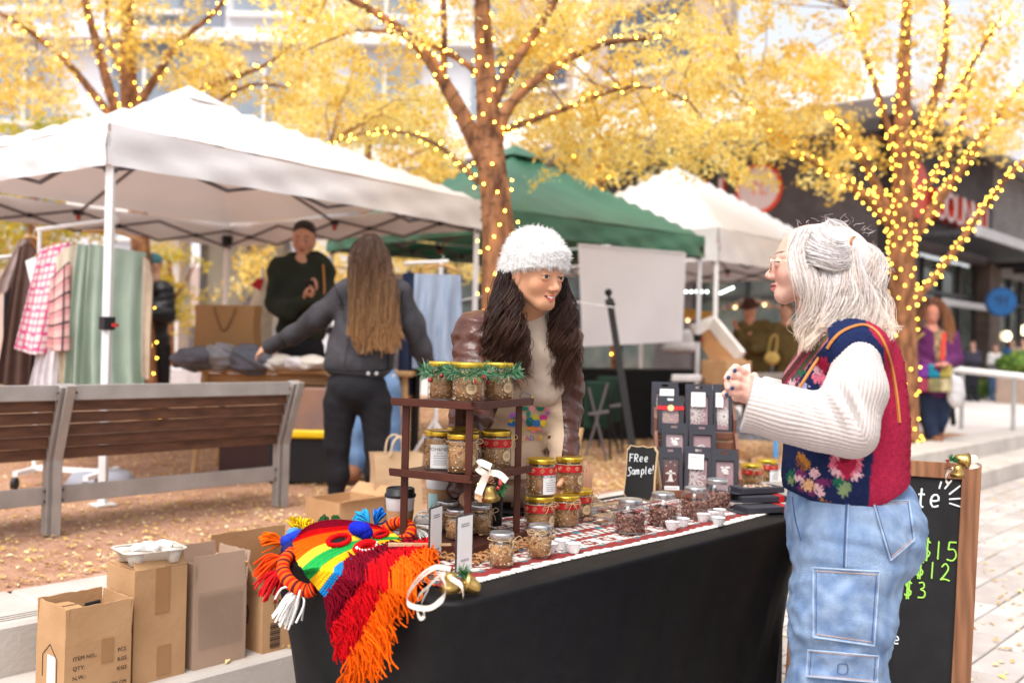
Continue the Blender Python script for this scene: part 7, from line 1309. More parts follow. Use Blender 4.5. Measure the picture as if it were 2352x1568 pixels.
# fluffy hat
hq = lambda x, y, z: vc+vR@(np.array([x, y, z])*vH); hp = [eli(hq(0, -.06, .27), np.array([.40, .46, .385])*vH, vR, .02)]
for t in np.linspace(0, 2*PI, 34, endpoint=False):
    fr_ = (1+math.cos(t))/2; z0 = -.10+.26*fr_; b0 = hq(.385*math.sin(t), -.05+.465*math.cos(t), z0); b1 = hq(.385*math.sin(t), -.05+.455*math.cos(t), z0+.20); hp.append(cap(b0, b1, .052*vH, .055*vH, .010))
hc = np.array([0, -.05, .02]); clipn = vR@nrm((0, .28, -1.0)); hV, hQ = solid(hp, .0045, wrinkle(.0018, 150, 150, 150), [(hq(0, .42, .135), clipn)]); hat = link('hat', mesh_from('hat', hV, hQ, None, worg(ve)), M('white_plush', (.76, .75, .74), .95, .03, 40, .3, 200), ve, True)
fn = np.cross(hV[hQ[:, 1]]-hV[hQ[:, 0]], hV[hQ[:, 2]]-hV[hQ[:, 0]]); fn /= np.linalg.norm(fn, axis=1, keepdims=True)+1e-9; fi = rng.choice(len(hQ), 7000); pc = hV[hQ[fi]].mean(1); L_ = rng.uniform(.004, .010, (7000, 1)); dv = fn[fi]+rng.normal(0, .45, (7000, 3)); V, F, C = strands(np.stack([pc, pc+dv*L_*.6, pc+dv*L_+np.array([0, 0, -.002])], 1), np.array([[.0007, .0006, .0003]]), np.full((7000, 3), .8), 3); o = link('plush_pile', mesh_from('plush_pile', V, F, C, worg(ve)), M('plush_fibre', (.80, .79, .78), .9, .02), hat); o['kind'] = 'stuff'
for t in np.linspace(.0, 2*PI, 1): MB().tube(catmull([hq(-.335, -.02, -.20), hq(-.35, 0, -.25), hq(-.345, .02, -.31), hq(-.33, .0, -.34)], 12), .0016, 6).build('earring', m_silv, ve)
# ---------------------------------------------------------------- the buyer with silver hair
by = thing('person', 'woman with wavy silver hair, flowered knit vest and light cargo jeans beside the table', 'person', np.array([.87, 2.62, 0]))
DB = 2.60; bH = .214; bc = P(1853, 608, DB+.01); bR = frame((-.965, .26, .02), (0, 0, 1)); bskin = (.72, .43, .34)
C_ = lambda x, y, dd_=0.0: P(x, y, DB+dd_)
# clasped hands
fing = []
for (pts) in ([(1722, 872, -.12), (1706, 852, -.14), (1690, 844, -.15), (1681, 849, -.155)], [(1716, 880, -.13), (1694, 864, -.15), (1676, 860, -.155), (1669, 868, -.16)], [(1714, 893, -.13), (1692, 884, -.155), (1672, 881, -.16), (1672, 890, -.165)], [(1716, 906, -.12), (1694, 902, -.145), (1674, 899, -.15), (1664, 905, -.155)]): fing += chain([C_(*p) for p in pts], [.0105, .0100, .0095, .0080], .004)
fing += chain([C_(1736, 905, -.13), C_(1738, 880, -.15), C_(1733, 863, -.15)], [.013, .0115, .0095], .006)
for (pts) in ([(1712, 868, -.02), (1698, 862, -.07), (1694, 872, -.11), (1700, 878, -.13)], [(1710, 880, -.02), (1692, 874, -.07), (1688, 882, -.12), (1697, 888, -.135)], [(1710, 893, -.02), (1690, 891, -.07), (1688, 897, -.12), (1698, 901, -.13)], [(1712, 905, -.02), (1694, 909, -.06), (1690, 913, -.10), (1700, 914, -.12)]): fing += chain([C_(*p) for p in pts], [.0105, .0098, .0092, .0080], .004)
fing += [cap(C_(1748, 922, -.15), C_(1718, 890, -.125), .026, .024, .02), cap(C_(1718, 880, -.12), C_(1718, 906, -.12), .021, .021, .015), cap(C_(1745, 912, .02), C_(1716, 888, -.02), .026, .024, .02), cap(C_(1714, 878, -.02), C_(1714, 905, -.02), .021, .021, .015)]
body_mesh(by, [(head_prims(bc, bR, bH, .2), .0024, head_col(bc, bR, bH, bskin, (.62, .20, .18), (.16, .10, .08), False, 1.1)), ([cap(bc+bR@np.array([0, -.08, -.25])*bH, C_(1905, 775), .052, .062), cap(C_(1905, 775), C_(1935, 880), .07, .09), cap(C_(1935, 880), C_(1950, 1180), .09, .11), cap(C_(1965, 810, -.11), C_(1965, 810, .13), .04, .04), cap(C_(1868, 822, 0), C_(1900, 808, 0), .040, .05)]+[cap([.90, 2.55, .9], [.88, 2.53, .06], .09, .05), cap([.90, 2.72, .9], [.88, 2.72, .06], .09, .05)], .010, bskin), (fing, .0032, (.74, .43, .35))])
m_nail = M('navy_nail_polish', (.006, .035, .11), .2, .05, coat=.6)
for (x, y, d) in ((1688, 851, -.168), (1673, 867, -.172), (1682, 891, -.178), (1669, 906, -.168)): MB().ell(C_(x, y, d), (.0052, .0035, .0058), None, 10, 6).build('fingernail', m_nail, by, True)
hc_ = thing('sample_cup', 'small white paper cup held in the clasped hands of the buyer', 'paper cup', C_(1712, 862, -.08)); MB().lathe([(.013, 0), (.022, .026), (.020, .025), (.012, .002)], 22, C_(1714, 866, -.08), roty(-.5)@rotx(.1)).build('cup', cupme.materials[0], hc_, True)
# vest
vs_ = [eli(C_(1946, 850, .02), (.122, .185, .15), None, .06), eli(C_(1885, 905, .02), (.098, .165, .105), None, .06), eli(C_(1938, 995, .02), (.150, .185, .16), None, .06), eli(C_(1938, 1104, .02), (.154, .196, .125), None, .06), cap(C_(1955, 792, -.135), C_(1962, 790, .165), .062, .062, .05), cap(C_(1935, 800, -.150), C_(1992, 800, -.150), .050, .050, .04), cap(C_(1925, 800, -.06), C_(1925, 800, .1), .075, .075, .05), eli(C_(1986, 955, .02), (.078, .165, .2), None, .06)]
def pl(p, q, side): a, b = C_(*p), C_(*q); d = b-a; n_ = np.array([-d[2], 0, d[0]]); n_ = n_ if n_[2] < 0 else -n_; return (a, n_)
def knit(x, y, z): return .0020*np.sin(2*PI*(x*1.0+y*.8)/.0125)*np.sin(2*PI*z/.0115)*1.5*(x > .985)+.0013*np.sin(2*PI*(x+y)/.011)*np.cos(2*PI*z/.010)*(x <= .985)
bV_, bQ_ = solid(vs_, .0048, knit, [pl((1905, 1166), (2083, 1092), 0), pl((1905, 1166), (1795, 1118), 0)])
def vcol(V):
    w3 = V-CAMP; dd_ = w3@_F; px = 1176+FPX*(w3@_R)/dd_; py = 784-FPX*(w3@_U)/dd_; navy = np.array([.014, .022, .075]); crim = np.array([.36, .018, .055]); C = np.tile(navy, (len(V), 1))
    jag = 3*np.sign(np.sin(py*.55))*((np.floor(px/5) % 2)*2-1); x = px+jag*.8; y = py+2.5*np.sign(np.sin(px*.6))
    seamx = np.interp(py, [730, 760, 800, 900, 1000, 1120], [1985, 2000, 2030, 2035, 2012, 1996]); C[px > seamx] = crim
    fr = np.interp(py, [780, 850, 900, 960, 1010], [1885, 1832, 1806, 1794, 1790]); ed = (px < fr+17) & (py < 1000); pal = np.array([[.10, .03, .025], [.28, .03, .07], [.05, .09, .05], [.16, .07, .04], [.45, .18, .22], [.10, .03, .025]]); C[ed] = pal[(np.floor(py[ed]/9+px[ed]/7)).astype(int) % 6]
    for (cx, cy, rx, ry, rot, col) in FLOWERS:
        u = (x-cx)*math.cos(rot)+(y-cy)*math.sin(rot); v = -(x-cx)*math.sin(rot)+(y-cy)*math.cos(rot); C[((u/rx)**2+(v/ry)**2 < 1) & (px < seamx-3)] = col
    hem = (py > np.interp(px, [1795, 1905, 2083], [1118, 1166, 1092])-9) & (px < seamx); C[hem] = navy*.9
    return C
cr_, pk, lp_, mu, pe, gn, lg, pu, br, li = (.40, .02, .06), (.68, .16, .24), (.75, .45, .50), (.46, .19, .04), (.75, .42, .22), (.02, .14, .08), (.22, .29, .14), (.18, .03, .12), (.20, .07, .04), (.38, .36, .58)
FLOWERS = [(1942, 1066, 38, 34, 0, pk), (1944, 1062, 26, 24, 0, cr_), (1938, 1056, 12, 10, 0, (.22, .01, .03)), (1918, 1084, 14, 7, .6, lp_), (1966, 1094, 16, 7, -.4, lp_), (1948, 1092, 10, 8, 0, cr_), (1975, 1050, 8, 10, 0, pk), (1924, 1046, 8, 7, 0, lp_), (1888, 842, 15, 22, .3, cr_), (1882, 866, 16, 14, 0, pk), (1876, 850, 7, 14, -.4, lp_), (1894, 880, 9, 14, 0, pk), (1816, 905, 22, 20, 0, pe), (1812, 896, 12, 10, 0, br), (1826, 922, 11, 14, .5, mu), (1806, 918, 9, 8, 0, br), (1842, 890, 17, 9, -.5, li), (1836, 862, 20, 6, -.7, gn), (1830, 870, 10, 5, -.7, pu), (1818, 882, 8, 10, .3, lp_), (1876, 930, 9, 20, .3, lp_), (1866, 938, 12, 5, 0, lp_), (1892, 938, 10, 5, 0, pu), (1846, 1058, 10, 22, -.6, mu), (1839, 1066, 7, 16, -.6, br), (1840, 1088, 16, 8, .6, pu), (1890, 1108, 20, 9, .15, pu), (1862, 1134, 9, 12, .3, pu), (1838, 1122, 10, 7, 0, pu), (1870, 1086, 11, 12, 0, lp_), (1835, 1099, 18, 7, .5, lp_), (1882, 1126, 9, 16, -.5, lp_), (1857, 1114, 15, 13, 0, pe), (1816, 1092, 9, 14, .4, gn), (1819, 1104, 8, 9, 0, lg), (1930, 1112, 12, 20, -.6, gn), (1940, 1124, 14, 18, .5, lg), (1886, 1154, 15, 9, 0, mu), (1900, 1158, 10, 9, 0, br)] + [(1870+17*(i % 7), 836+53*(i % 11), 4, 3, 0, br) for i in range(13)]
vest = link('knit_vest', mesh_from('knit_vest', bV_, bQ_, vcol(bV_), worg(by)), M('knit_yarn', attr='Col', rough=.95, var=.18, scale=110, bump=.5, bscale=240, spec=.1), by, True); bt2 = bvh(bV_, bQ_)
# far front flap of the vest, hanging open
MB().grid(np.array([[C_(1788+6*math.sin(3*f)+f*8, 1000+130*f, .10+.14*u) for u in np.linspace(0, 1, 6)] for f in np.linspace(0, 1, 10)])).build('vest_flap', m_fab('vest_inside', (.03, .02, .022)), by, True)
seam(bt2, [(1900, 800), (1912, 782), (1930, 764), (1958, 750), (1988, 746), (2016, 764), (2036, 800), (2050, 850), (2060, 910), (2066, 970)], 'bag_strap', M('tan_leather', (.52, .20, .05), .5), by, .0042, .003, 60); MB().tube(catmull([C_(1906, 790, -.12), C_(1880, 822, -.13), C_(1850, 868, -.15), C_(1815, 925, -.14)], 20), .0040, 6).build('bag_strap', M('tan_leather'), by)
# ribbed sweater sleeves
S0, S1, S2_, S3_ = C_(1970, 822, -.175), C_(1950, 985, -.215), C_(1800, 948, -.19), C_(1712, 926, -.15)
sl1 = chain([C_(1968, 826, -.165), C_(1964, 900, -.2), S1], [.060, .065, .060], .04)+chain([S1, C_(1880, 972, -.20), S2_, S3_], [.063, .058, .058, .075], .04); bis = nrm(nrm(S0-S1)+nrm(S2_-S1)); cutn = nrm(np.cross(bis, (0, 1, 0)))
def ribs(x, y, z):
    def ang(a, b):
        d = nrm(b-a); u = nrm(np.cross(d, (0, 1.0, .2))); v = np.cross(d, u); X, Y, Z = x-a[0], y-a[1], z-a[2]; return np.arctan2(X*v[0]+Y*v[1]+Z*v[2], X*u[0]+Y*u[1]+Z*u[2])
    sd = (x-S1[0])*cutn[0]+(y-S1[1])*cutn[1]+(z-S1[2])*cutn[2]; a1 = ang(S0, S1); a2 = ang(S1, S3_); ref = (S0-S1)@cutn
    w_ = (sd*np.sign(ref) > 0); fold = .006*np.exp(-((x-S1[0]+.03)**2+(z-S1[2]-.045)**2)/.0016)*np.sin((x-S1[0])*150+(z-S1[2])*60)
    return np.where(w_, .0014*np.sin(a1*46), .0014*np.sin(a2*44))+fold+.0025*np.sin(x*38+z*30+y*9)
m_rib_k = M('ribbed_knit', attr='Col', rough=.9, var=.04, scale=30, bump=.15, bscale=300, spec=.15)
sV, sQ = solid(sl1, .0034, ribs, [(C_(1716, 926, -.15), nrm(C_(1712, 926, -.15)-C_(1735, 932, -.155)))]); rv = (ribs(sV[:, 0], sV[:, 1], sV[:, 2])-.0025*np.sin(sV[:, 0]*38+sV[:, 2]*30+sV[:, 1]*9))/.0014; sC = np.array([.61, .54, .52])*(1-.36*np.clip(rv, 0, 1)**1.5)[:, None]; link('sweater_sleeve', mesh_from('sweater_sleeve', sV, sQ, sC, worg(by)), m_rib_k, by, True)  # groove shade between the ribs is painted into the sleeve's vertex colours
far = chain([C_(1960, 790, .17), C_(1935, 960, .22), C_(1745, 915, .06)], [.07, .068, .062], .04); build_solid('sweater_sleeve', far, .007, m_rib_k, by, lambda V: np.tile(np.array([.68, .60, .58]), (len(V), 1)), clip=[(C_(1742, 915, .06), (-1, 0, .2))])
# jeans
m_den = M('pale_denim', (.14, .225, .40), .88, .2, 24, .45, 420, stretch=(1, 1, .5), col2=(.31, .41, .57), spec=.12, detail=12)
jn = [eli(C_(1952, 1172, .03), (.150, .172, .13), None, .07), eli(C_(2012, 1232, .02), (.112, .165, .12), None, .07), cap(C_(1942, 1110, .02), C_(1948, 1150, .02), .138, .148, .05), cap(C_(1908, 1180, .02), C_(1900, 1260, .02), .085, .085, .06)]+chain([C_(1954, 1240, -.065), C_(1934, 1400, -.075), C_(1922, 1600, -.075), C_(1918, 1960, -.06)], [.140, .120, .115, .108], .05)+chain([C_(1945, 1240, .12), C_(1922, 1420, .13), C_(1912, 1600, .13), C_(1905, 1955, .12)], [.130, .114, .110, .104], .05)
jw1 = wrinkle(.0058, 22, 20, 44, .5); jw2 = wrinkle(.0030, 52, 50, 100)
jV, jQ = solid(jn, .0065, lambda x, y, z: jw1(x, y, z)+jw2(x, y, z)+.004*np.sin(z*95+3*np.sin(x*30+y*20))*np.exp(-((z-.62)/.05)**2), [(C_(1950, 1098), (0, 0, 1))]); jV = relax(jV, jQ); link('cargo_jeans', mesh_from('cargo_jeans', jV, jQ, None, worg(by)), m_den, by, True); jt = bvh(jV, jQ)
m_den2 = M('pocket_denim', (.135, .215, .385), .88, .2, 26, .45, 420, col2=(.29, .385, .545), spec=.12, detail=12); m_edge = M('worn_denim_edge', (.34, .43, .58), .9, .15, 40); m_dark = M('dark_seam', (.05, .10, .26), .9, .15, 40); m_st = M('tan_stitch', (.50, .33, .25), .8)
def pocket(q, nm, off=.007):
    patch(jt, q, nm, m_den2, by, 22, 22, off); cyc = q+[q[0]]
    for i in range(len(q)): seam(jt, [cyc[i], cyc[i+1]], 'pocket_seam', m_edge, by, .0022, off+.001, 26)
    ctr = np.mean(q, 0); inn = [tuple(np.array(p)+(ctr-np.array(p))*.09) for p in q]; cyc = inn+[inn[0]]
    for i in range(len(q)): seam(jt, [cyc[i], cyc[i+1]], 'stitching', m_dark if i % 2 else m_st, by, .0011, off+.001, 26)
pocket([(1868, 1303), (2020, 1312), (2008, 1482), (1868, 1462)], 'cargo_pocket', .010); pocket([(1856, 1492), (2018, 1506), (2014, 1566), (1852, 1552)], 'flap_pocket', .010); pocket([(2006, 1152), (2088, 1148), (2100, 1240), (2046, 1286)], 'back_pocket', .006); patch(jt, [(1862, 1566), (2010, 1574), (2006, 1640), (1862, 1636)], 'lower_pocket', m_den2, by, 12, 8, .007)
seam(jt, [(1946, 1135), (1942, 1200), (1938, 1302)], 'side_seam', m_dark, by, .0022, .002); seam(jt, [(1951, 1135), (1947, 1200), (1943, 1302)], 'side_seam', m_edge, by, .0016, .002); seam(jt, [(1820, 1140), (1826, 1190), (1840, 1240)], 'fly_seam', m_dark, by, .0018, .002); seam(jt, [(1925, 1525), (1945, 1525), (1945, 1545), (1925, 1545), (1925, 1525)], 'stitching', m_dark, by, .0010, .012)
for (dy, s_) in ((-.07, 0), (.12, 1)): build_solid('shoe', [cap([.88, 2.6+dy, .05], [.72, 2.6+dy, .04], .05, .042)], .01, m_cupw, by)
# glasses
gq = lambda x, y, z: bc+bR@(np.array([x, y, z])*bH); m_wireg = M('rose_gold_wire', (.62, .32, .24), .3, metal=.8)
for s_ in (-1, 1): MB().tube([gq(s_*.15+.10*math.cos(t), .44-.02*abs(math.cos(t)), -.02+.095*math.sin(t)) for t in np.linspace(0, 2*PI, 28)], .0014, 6, False).build('glasses', m_wireg, by); MB().tube([gq(s_*.25, .42, .02), gq(s_*.33, .1, .02), gq(s_*.33, -.05, 0)], .0012, 6, False).build('glasses_temple', m_wireg, by)
# hair
slv = [(.72, .65, .63), (.80, .74, .72), (.58, .51, .49), (.84, .80, .78), (.70, .58, .52)]; hb = []
cap_p = [eli(C_(1884, 590, .0), (.100, .082, .086), None, .04), eli(C_(1928, 610, .0), (.088, .084, .090), None, .04), eli(C_(1915, 660, .03), (.085, .080, .09), None, .05), eli(C_(1945, 700, .02), (.075, .085, .09), None, .05)]
build_solid('hair_base', cap_p, .006, M('silver_hair_base', (.62, .565, .55), .6, .2, 30, stretch=(1, 1, .2)), by)
G1 = []
for f in np.linspace(0, 1, 84):                               # crown swept back to the knot, lowest sweep first
    th = f*PI*.5; x0 = 1832+72*math.sin(th)**1.2+rng.normal(0, 2); y0 = 596-88*math.sin(th)**.8+rng.normal(0, 1.5); dp = -.098+.090*f**1.3
    G1.append([C_(x0, y0, dp*.75), C_(x0+(1930-x0)*.45, 606-92*f**.8+14*math.sin(PI*f)*.3+rng.normal(0, 1.5), dp*1.06-.012), C_(1936, 616-92*f**.9+rng.normal(0, 1.5), dp*1.02-.010), C_(1966, 560-6*f, -.056+.03*f)])
p1_, c1 = locks(G1, 24, .0048, 16, [(.66, .60, .58), (.74, .69, .67), (.58, .52, .52), (.78, .74, .72)], .0, 1, None, .4, .0018); hairmesh(by, p1_, np.linspace(1, .7, 16)[None, :]*.00085, c1, sides=3)
G2 = []
for i in range(40):                                           # curtain beside the face
    f = rng.uniform(); G2.append([C_(1822+f*40, 534-f*10, -.05), C_(1812+f*32, 580+f*4, -.085), C_(1836+f*38, 645, -.110), C_(1854+f*36, 705, -.105), C_(1836+f*40+rng.normal(0, 7), 752, -.10), C_(1846+f*34+rng.normal(0, 7), 770+rng.uniform(0, 32), -.10)])
for i in range(78):                                           # long side and back
    f = rng.uniform(); x0 = 1880+f*90; G2.append([C_(x0, 600-30*f, -.085), C_(x0+4+16*f, 650, -.108), C_(x0+8+38*f, 700, -.112), C_(1878+f*150+rng.normal(0, 9), 745, -.125), C_(1866+f*190+rng.normal(0, 10), 765+rng.uniform(-16, 26)-8*f, -.14)])
for i in range(34): f = rng.uniform(); G2.append([C_(1966, 556, -.05+.06*f), C_(1992+rng.uniform(0, 22), 585, -.05), C_(2008+rng.uniform(-20, 14), 640, -.07), C_(2016+rng.uniform(-20, 22), 700, -.07), C_(2040+rng.uniform(-30, 18), 745+rng.uniform(0, 28), -.08)])
p2_, c2 = locks(G2, 20, .0058, 26, slv, .0135, 1.5, (.84, .69, .56), .4, .002); hairmesh(by, p2_, np.linspace(1, .4, 26)[None, :]*.0009, c2, sides=3)
fl_ = []
for i in range(45):
    t = rng.uniform(); a_ = (1-t)*PI*.95; x0, y0 = 1905+105*math.cos(a_), 590-82*math.sin(a_)**.8; n_ = np.array([math.cos(a_), -math.sin(a_)]); L = rng.uniform(4, 16); fl_.append([C_(x0, y0, -.02), C_(x0+n_[0]*L*.6+rng.normal(0, 4), y0+n_[1]*L*.6, -.02), C_(x0+n_[0]*L+rng.normal(0, 8), y0+n_[1]*L+rng.normal(0, 4), -.02)])
for i in range(30): x0, y0 = 1985+rng.uniform(0, 40), 580+rng.uniform(-20, 120); fl_.append([C_(x0, y0, -.04), C_(x0+rng.uniform(4, 20), y0+rng.uniform(-14, 14), -.04), C_(x0+rng.uniform(6, 34), y0+rng.uniform(-18, 30), -.04)])
pf_, cf_ = locks(fl_, 1, .001, 8, slv, .002, 1); hairmesh(by, pf_, .00032, cf_, 'flyaway_hair', 3)['kind'] = 'stuff'
MB().tube([C_(1962+8*math.cos(t), 556+12*math.sin(t), -.062+.02*math.cos(t)) for t in np.linspace(0, 2*PI, 20)], .003, 6).build('hair_tie', M('tan_leather'), by)
# ================================================================ other people
def simple_person(label, loc, head, skin, brow, garments, hair=None, hands=(), male=False, extra=None):
    o = thing('person', label, 'person', loc); c, f, u, H = head; R = frame(f, u); c = np.asarray(c, float); loc = np.asarray(loc, float)
    nb = c+np.array([0, 0, -.78])*H; pv = np.array([nb[0]*.4+loc[0]*.6, nb[1]*.4+loc[1]*.6, loc[2]+.54*(c[2]-loc[2])]); k = H/.235
    inner = [cap(c+R@np.array([0, -.08, -.25])*H, nb, .052*k, .065*k), cap(nb, pv, .085*k, .10*k)]+[cap(pv+[s_*.07*k, 0, 0], loc*[1, 1, 0]+np.array([s_*.08*k, 0, loc[2]+.34*(c[2]-loc[2])]), .06*k, .045*k) for s_ in (-1, 1)]
    caps = [p for p in garments[0][1] if p[0] == 'c']
    for h_ in hands:                                         # arm inside the sleeve, from the wrist back to the neck
        cur = min(caps, key=lambda p: np.linalg.norm(p[2]-h_[0][1])); inner.append(cap(h_[0][1], cur[2], .022, .022))
        while cur is not None:
            inner.append(cap(cur[1], cur[2], cur[3]*.5, cur[4]*.5)); nx_ = [p for p in caps if np.linalg.norm(p[2]-cur[1]) < 1e-6]; last = cur[1]; cur = nx_[0] if nx_ else None
        inner.append(cap(last, nb, .035, .05))
    pcs = [(head_prims(c, R, H, 0, male), .0055 if c[1] < 9 else .009, head_col(c, R, H, skin, np.array(skin)*[.9, .5, .5], brow)), (inner+(extra or []), .012, skin)]
    for h_ in hands: pcs.append((h_, .0055, skin))
    body_mesh(o, pcs)
    for (nm, pr_, vx, mt, wr) in garments: build_solid(nm, pr_, vx, mt, o, None, wr)
    if hair is not None: hair(o, R, np.asarray(c), H)
    return o
def shorthair(col, k=1.0): return lambda o, R, c, H: build_solid('hair', [eli(c+R@np.array([0, -.10, .27])*H, np.array([.35, .40, .30])*H*k, R, .02), eli(c+R@np.array([0, -.17, .0])*H, np.array([.355, .36, .30])*H*k, R, .03)]+[cut(eli(c+R@np.array([0, .47, .0])*H, np.array([.42, .36, .45])*H, R, .02))], .008, M('hair_%.3f' % col[0], col, .5, .3, 60, .3, 120), o)
# woman in the washed black denim jacket, seen from behind
d = 5.95; Q6 = lambda x, y, dd_=0.0: P(x, y, d+dd_); m_wden = M('washed_black_denim', (.026, .024, .028), .85, .25, 10, .25, 200, col2=(.060, .055, .064)); m_leg = m_fab('black_leggings', (.010, .009, .012))
ombre = lambda o, R, c, H: None
gp_ = simple_person('woman with very long ombre hair in a washed black denim jacket, seen from behind', Q6(820, 1150)*[1, 1, 0]+[0, 0, ZT], (Q6(852, 592), (-.1, .98, -.15), (-.06, 0, 1), .225), (.62, .34, .22), (.05, .03, .02),
    [('denim_jacket', [cap(Q6(800, 672), Q6(912, 672), .085, .085, .06), eli(Q6(845, 740), (.185, .13, .22), None, .07), eli(Q6(828, 800), (.200, .14, .17), None, .08), eli(Q6(822, 840), (.210, .145, .10), None, .06)]+chain([Q6(798, 675), Q6(730, 730, .05), Q6(676, 768, .16), Q6(622, 795, .28)], [.080, .068, .058, .05], .04)+chain([Q6(915, 680), Q6(948, 745, .0), Q6(968, 800, .05), Q6(980, 835, .12)], [.080, .068, .058, .05], .04), .0095, m_wden, wrinkle(.005, 34, 16, 17)),
     ('leggings', [eli(Q6(820, 890), (.180, .15, .14), None, .06)]+chain([Q6(783, 925), Q6(774, 1020), Q6(777, 1090), Q6(770, 1142)], [.108, .074, .064, .046], .03)+chain([Q6(862, 925), Q6(866, 1020), Q6(862, 1085), Q6(856, 1130, .06)], [.104, .074, .062, .046], .03), .010, m_leg, wrinkle(.002, 40, 20, 50)),
     ('sneaker', [cap(Q6(768, 1150), Q6(728, 1160, -.10), .052, .040)], .009, M('sneaker_black', (.015, .015, .02), .7), None), ('sneaker_sole', [cap(Q6(770, 1166), Q6(722, 1172, -.10), .034, .030)], .009, m_cupw, None), ('sneaker', [cap(Q6(850, 1140, .06), Q6(862, 1152, -.08), .05, .04)], .009, M('sneaker_black'), None)],
    None, [hand_prims(Q6(618, 797, .30), Q6(602, 803, .34), (.2, 0, -1), (.6, -.7, 0), .4)])
gh = []
for i in range(90):
    a_ = rng.uniform(-1, 1); x0 = 850+a_*34; gh.append([Q6(852+a_*12, 541, .02), Q6(x0+a_*4, 575, -.12 if abs(a_) < .7 else -.07), Q6(x0+a_*12+4, 640, -.15), Q6(858+a_*50, 720, -.18), Q6(864+a_*54+rng.normal(0, 5), 770+rng.uniform(-20, 42), -.18)])
pol, cc = locks(gh, 9, .010, 16, [(.045, .024, .02), (.06, .034, .028), (.035, .018, .016)], .014, 1.5, (.36, .19, .085)); hairmesh(gp_, pol, np.linspace(1, .5, 16)[None, :]*.0034, cc, mat=M('brown_hair', attr='Col', rough=.5, var=.15, scale=60, spec=.12)); build_solid('hair_base', [eli(Q6(852, 589, .0), (.100, .104, .122)), eli(Q6(855, 640, -.05), (.10, .06, .15))], .012, M('dark_hair_base', (.035, .02, .017), .6), gp_)
jb = bvh_obj(next(c for c in gp_.children if c.name.startswith('denim_jacket'))); m_jseam = M('black_seam', (.012, .011, .013), .9); m_jfade = M('faded_seam', (.09, .085, .095), .9)
for l_ in ([(742, 846), (800, 852), (860, 852), (902, 846)], [(778, 700), (830, 706), (880, 706), (922, 700)], [(806, 706), (800, 780), (790, 846)], [(884, 706), (890, 780), (892, 846)], [(770, 660), (786, 700), (792, 740)], [(926, 668), (920, 710), (918, 740)], [(640, 772), (652, 790), (656, 802)]): seam(jb, l_, 'jacket_seam', m_jseam, gp_, .0045, .003); seam(jb, [(x+1, y+4) for x, y in l_], 'jacket_seam', m_jfade, gp_, .003, .003)
for (x, y) in ((846, 857), (865, 857), (905, 862)): MB().lathe([(.011, 0), (.011, .006)], 12, Q6(x, y, -.165), rotx(PI/2)).build('jacket_button', m_silv, gp_)
# man in the dark green hoodie
d = 7.75; Q7 = lambda x, y, dd_=0.0: P(x, y, d+dd_); m_hood = M('dark_green_fleece', (.022, .026, .016), .95, .12, 8, .2, 90)
hm = simple_person('man with short dark hair in a dark green hoodie looking at his phone', Q7(690, 1070)*[1, 1, 0]+[0, 0, ZT], (Q7(698, 548), (.05, -.95, -.30), (.02, -.25, 1), .25), (.60, .30, .19), (.05, .03, .02),
    [('hoodie', [cap(Q7(650, 618), Q7(738, 618), .10, .10, .07), eli(Q7(692, 690), (.20, .14, .27), None, .07), cap(Q7(672, 597), Q7(722, 597), .065, .065, .05), eli(Q7(692, 760), (.19, .14, .12), None, .05)]+chain([Q7(642, 622), Q7(634, 700, -.03), Q7(660, 715, -.18), Q7(700, 690, -.26)], [.09, .075, .065, .055], .04)+chain([Q7(742, 622), Q7(752, 690, -.03), Q7(735, 700, -.18), Q7(716, 682, -.26)], [.09, .075, .065, .055], .04), .013, m_hood, wrinkle(.010, 20, 16, 22)),
     ('trousers', [eli(Q7(692, 800), (.18, .14, .14))]+chain([Q7(668, 830), Q7(664, 950), Q7(662, 1060)], [.11, .085, .07])+chain([Q7(718, 830), Q7(722, 950), Q7(722, 1060)], [.11, .085, .07]), .016, m_leg, None), ('shoe', [cap(Q7(662, 1062), Q7(660, 1068, -.14), .05, .04)], .012, m_blk, None), ('shoe', [cap(Q7(722, 1062), Q7(722, 1068, -.14), .05, .04)], .012, m_blk, None)],
    shorthair((.022, .014, .011)), [hand_prims(Q7(700, 690, -.27), Q7(703, 668, -.33), (.5, .2, .2), (.1, -.9, .3), .6), hand_prims(Q7(716, 682, -.27), Q7(722, 664, -.33), (-.5, .2, .2), (.1, -.9, .3), .6, 1, -1)], True)
ph_ = thing('mobile_phone', 'black mobile phone in the hands of the man in the hoodie', 'phone', Q7(712, 660, -.36)); MB().bbox(Q7(712, 658, -.36), (.075, .012, .14), rotx(.9), .004).build('handset', m_blk, ph_); MB().tube(catmull([Q7(742, 608, -.1), Q7(745, 660, -.13), Q7(742, 720, -.13)], 12), .008, 6).build('strap', M('tan_leather'), hm)
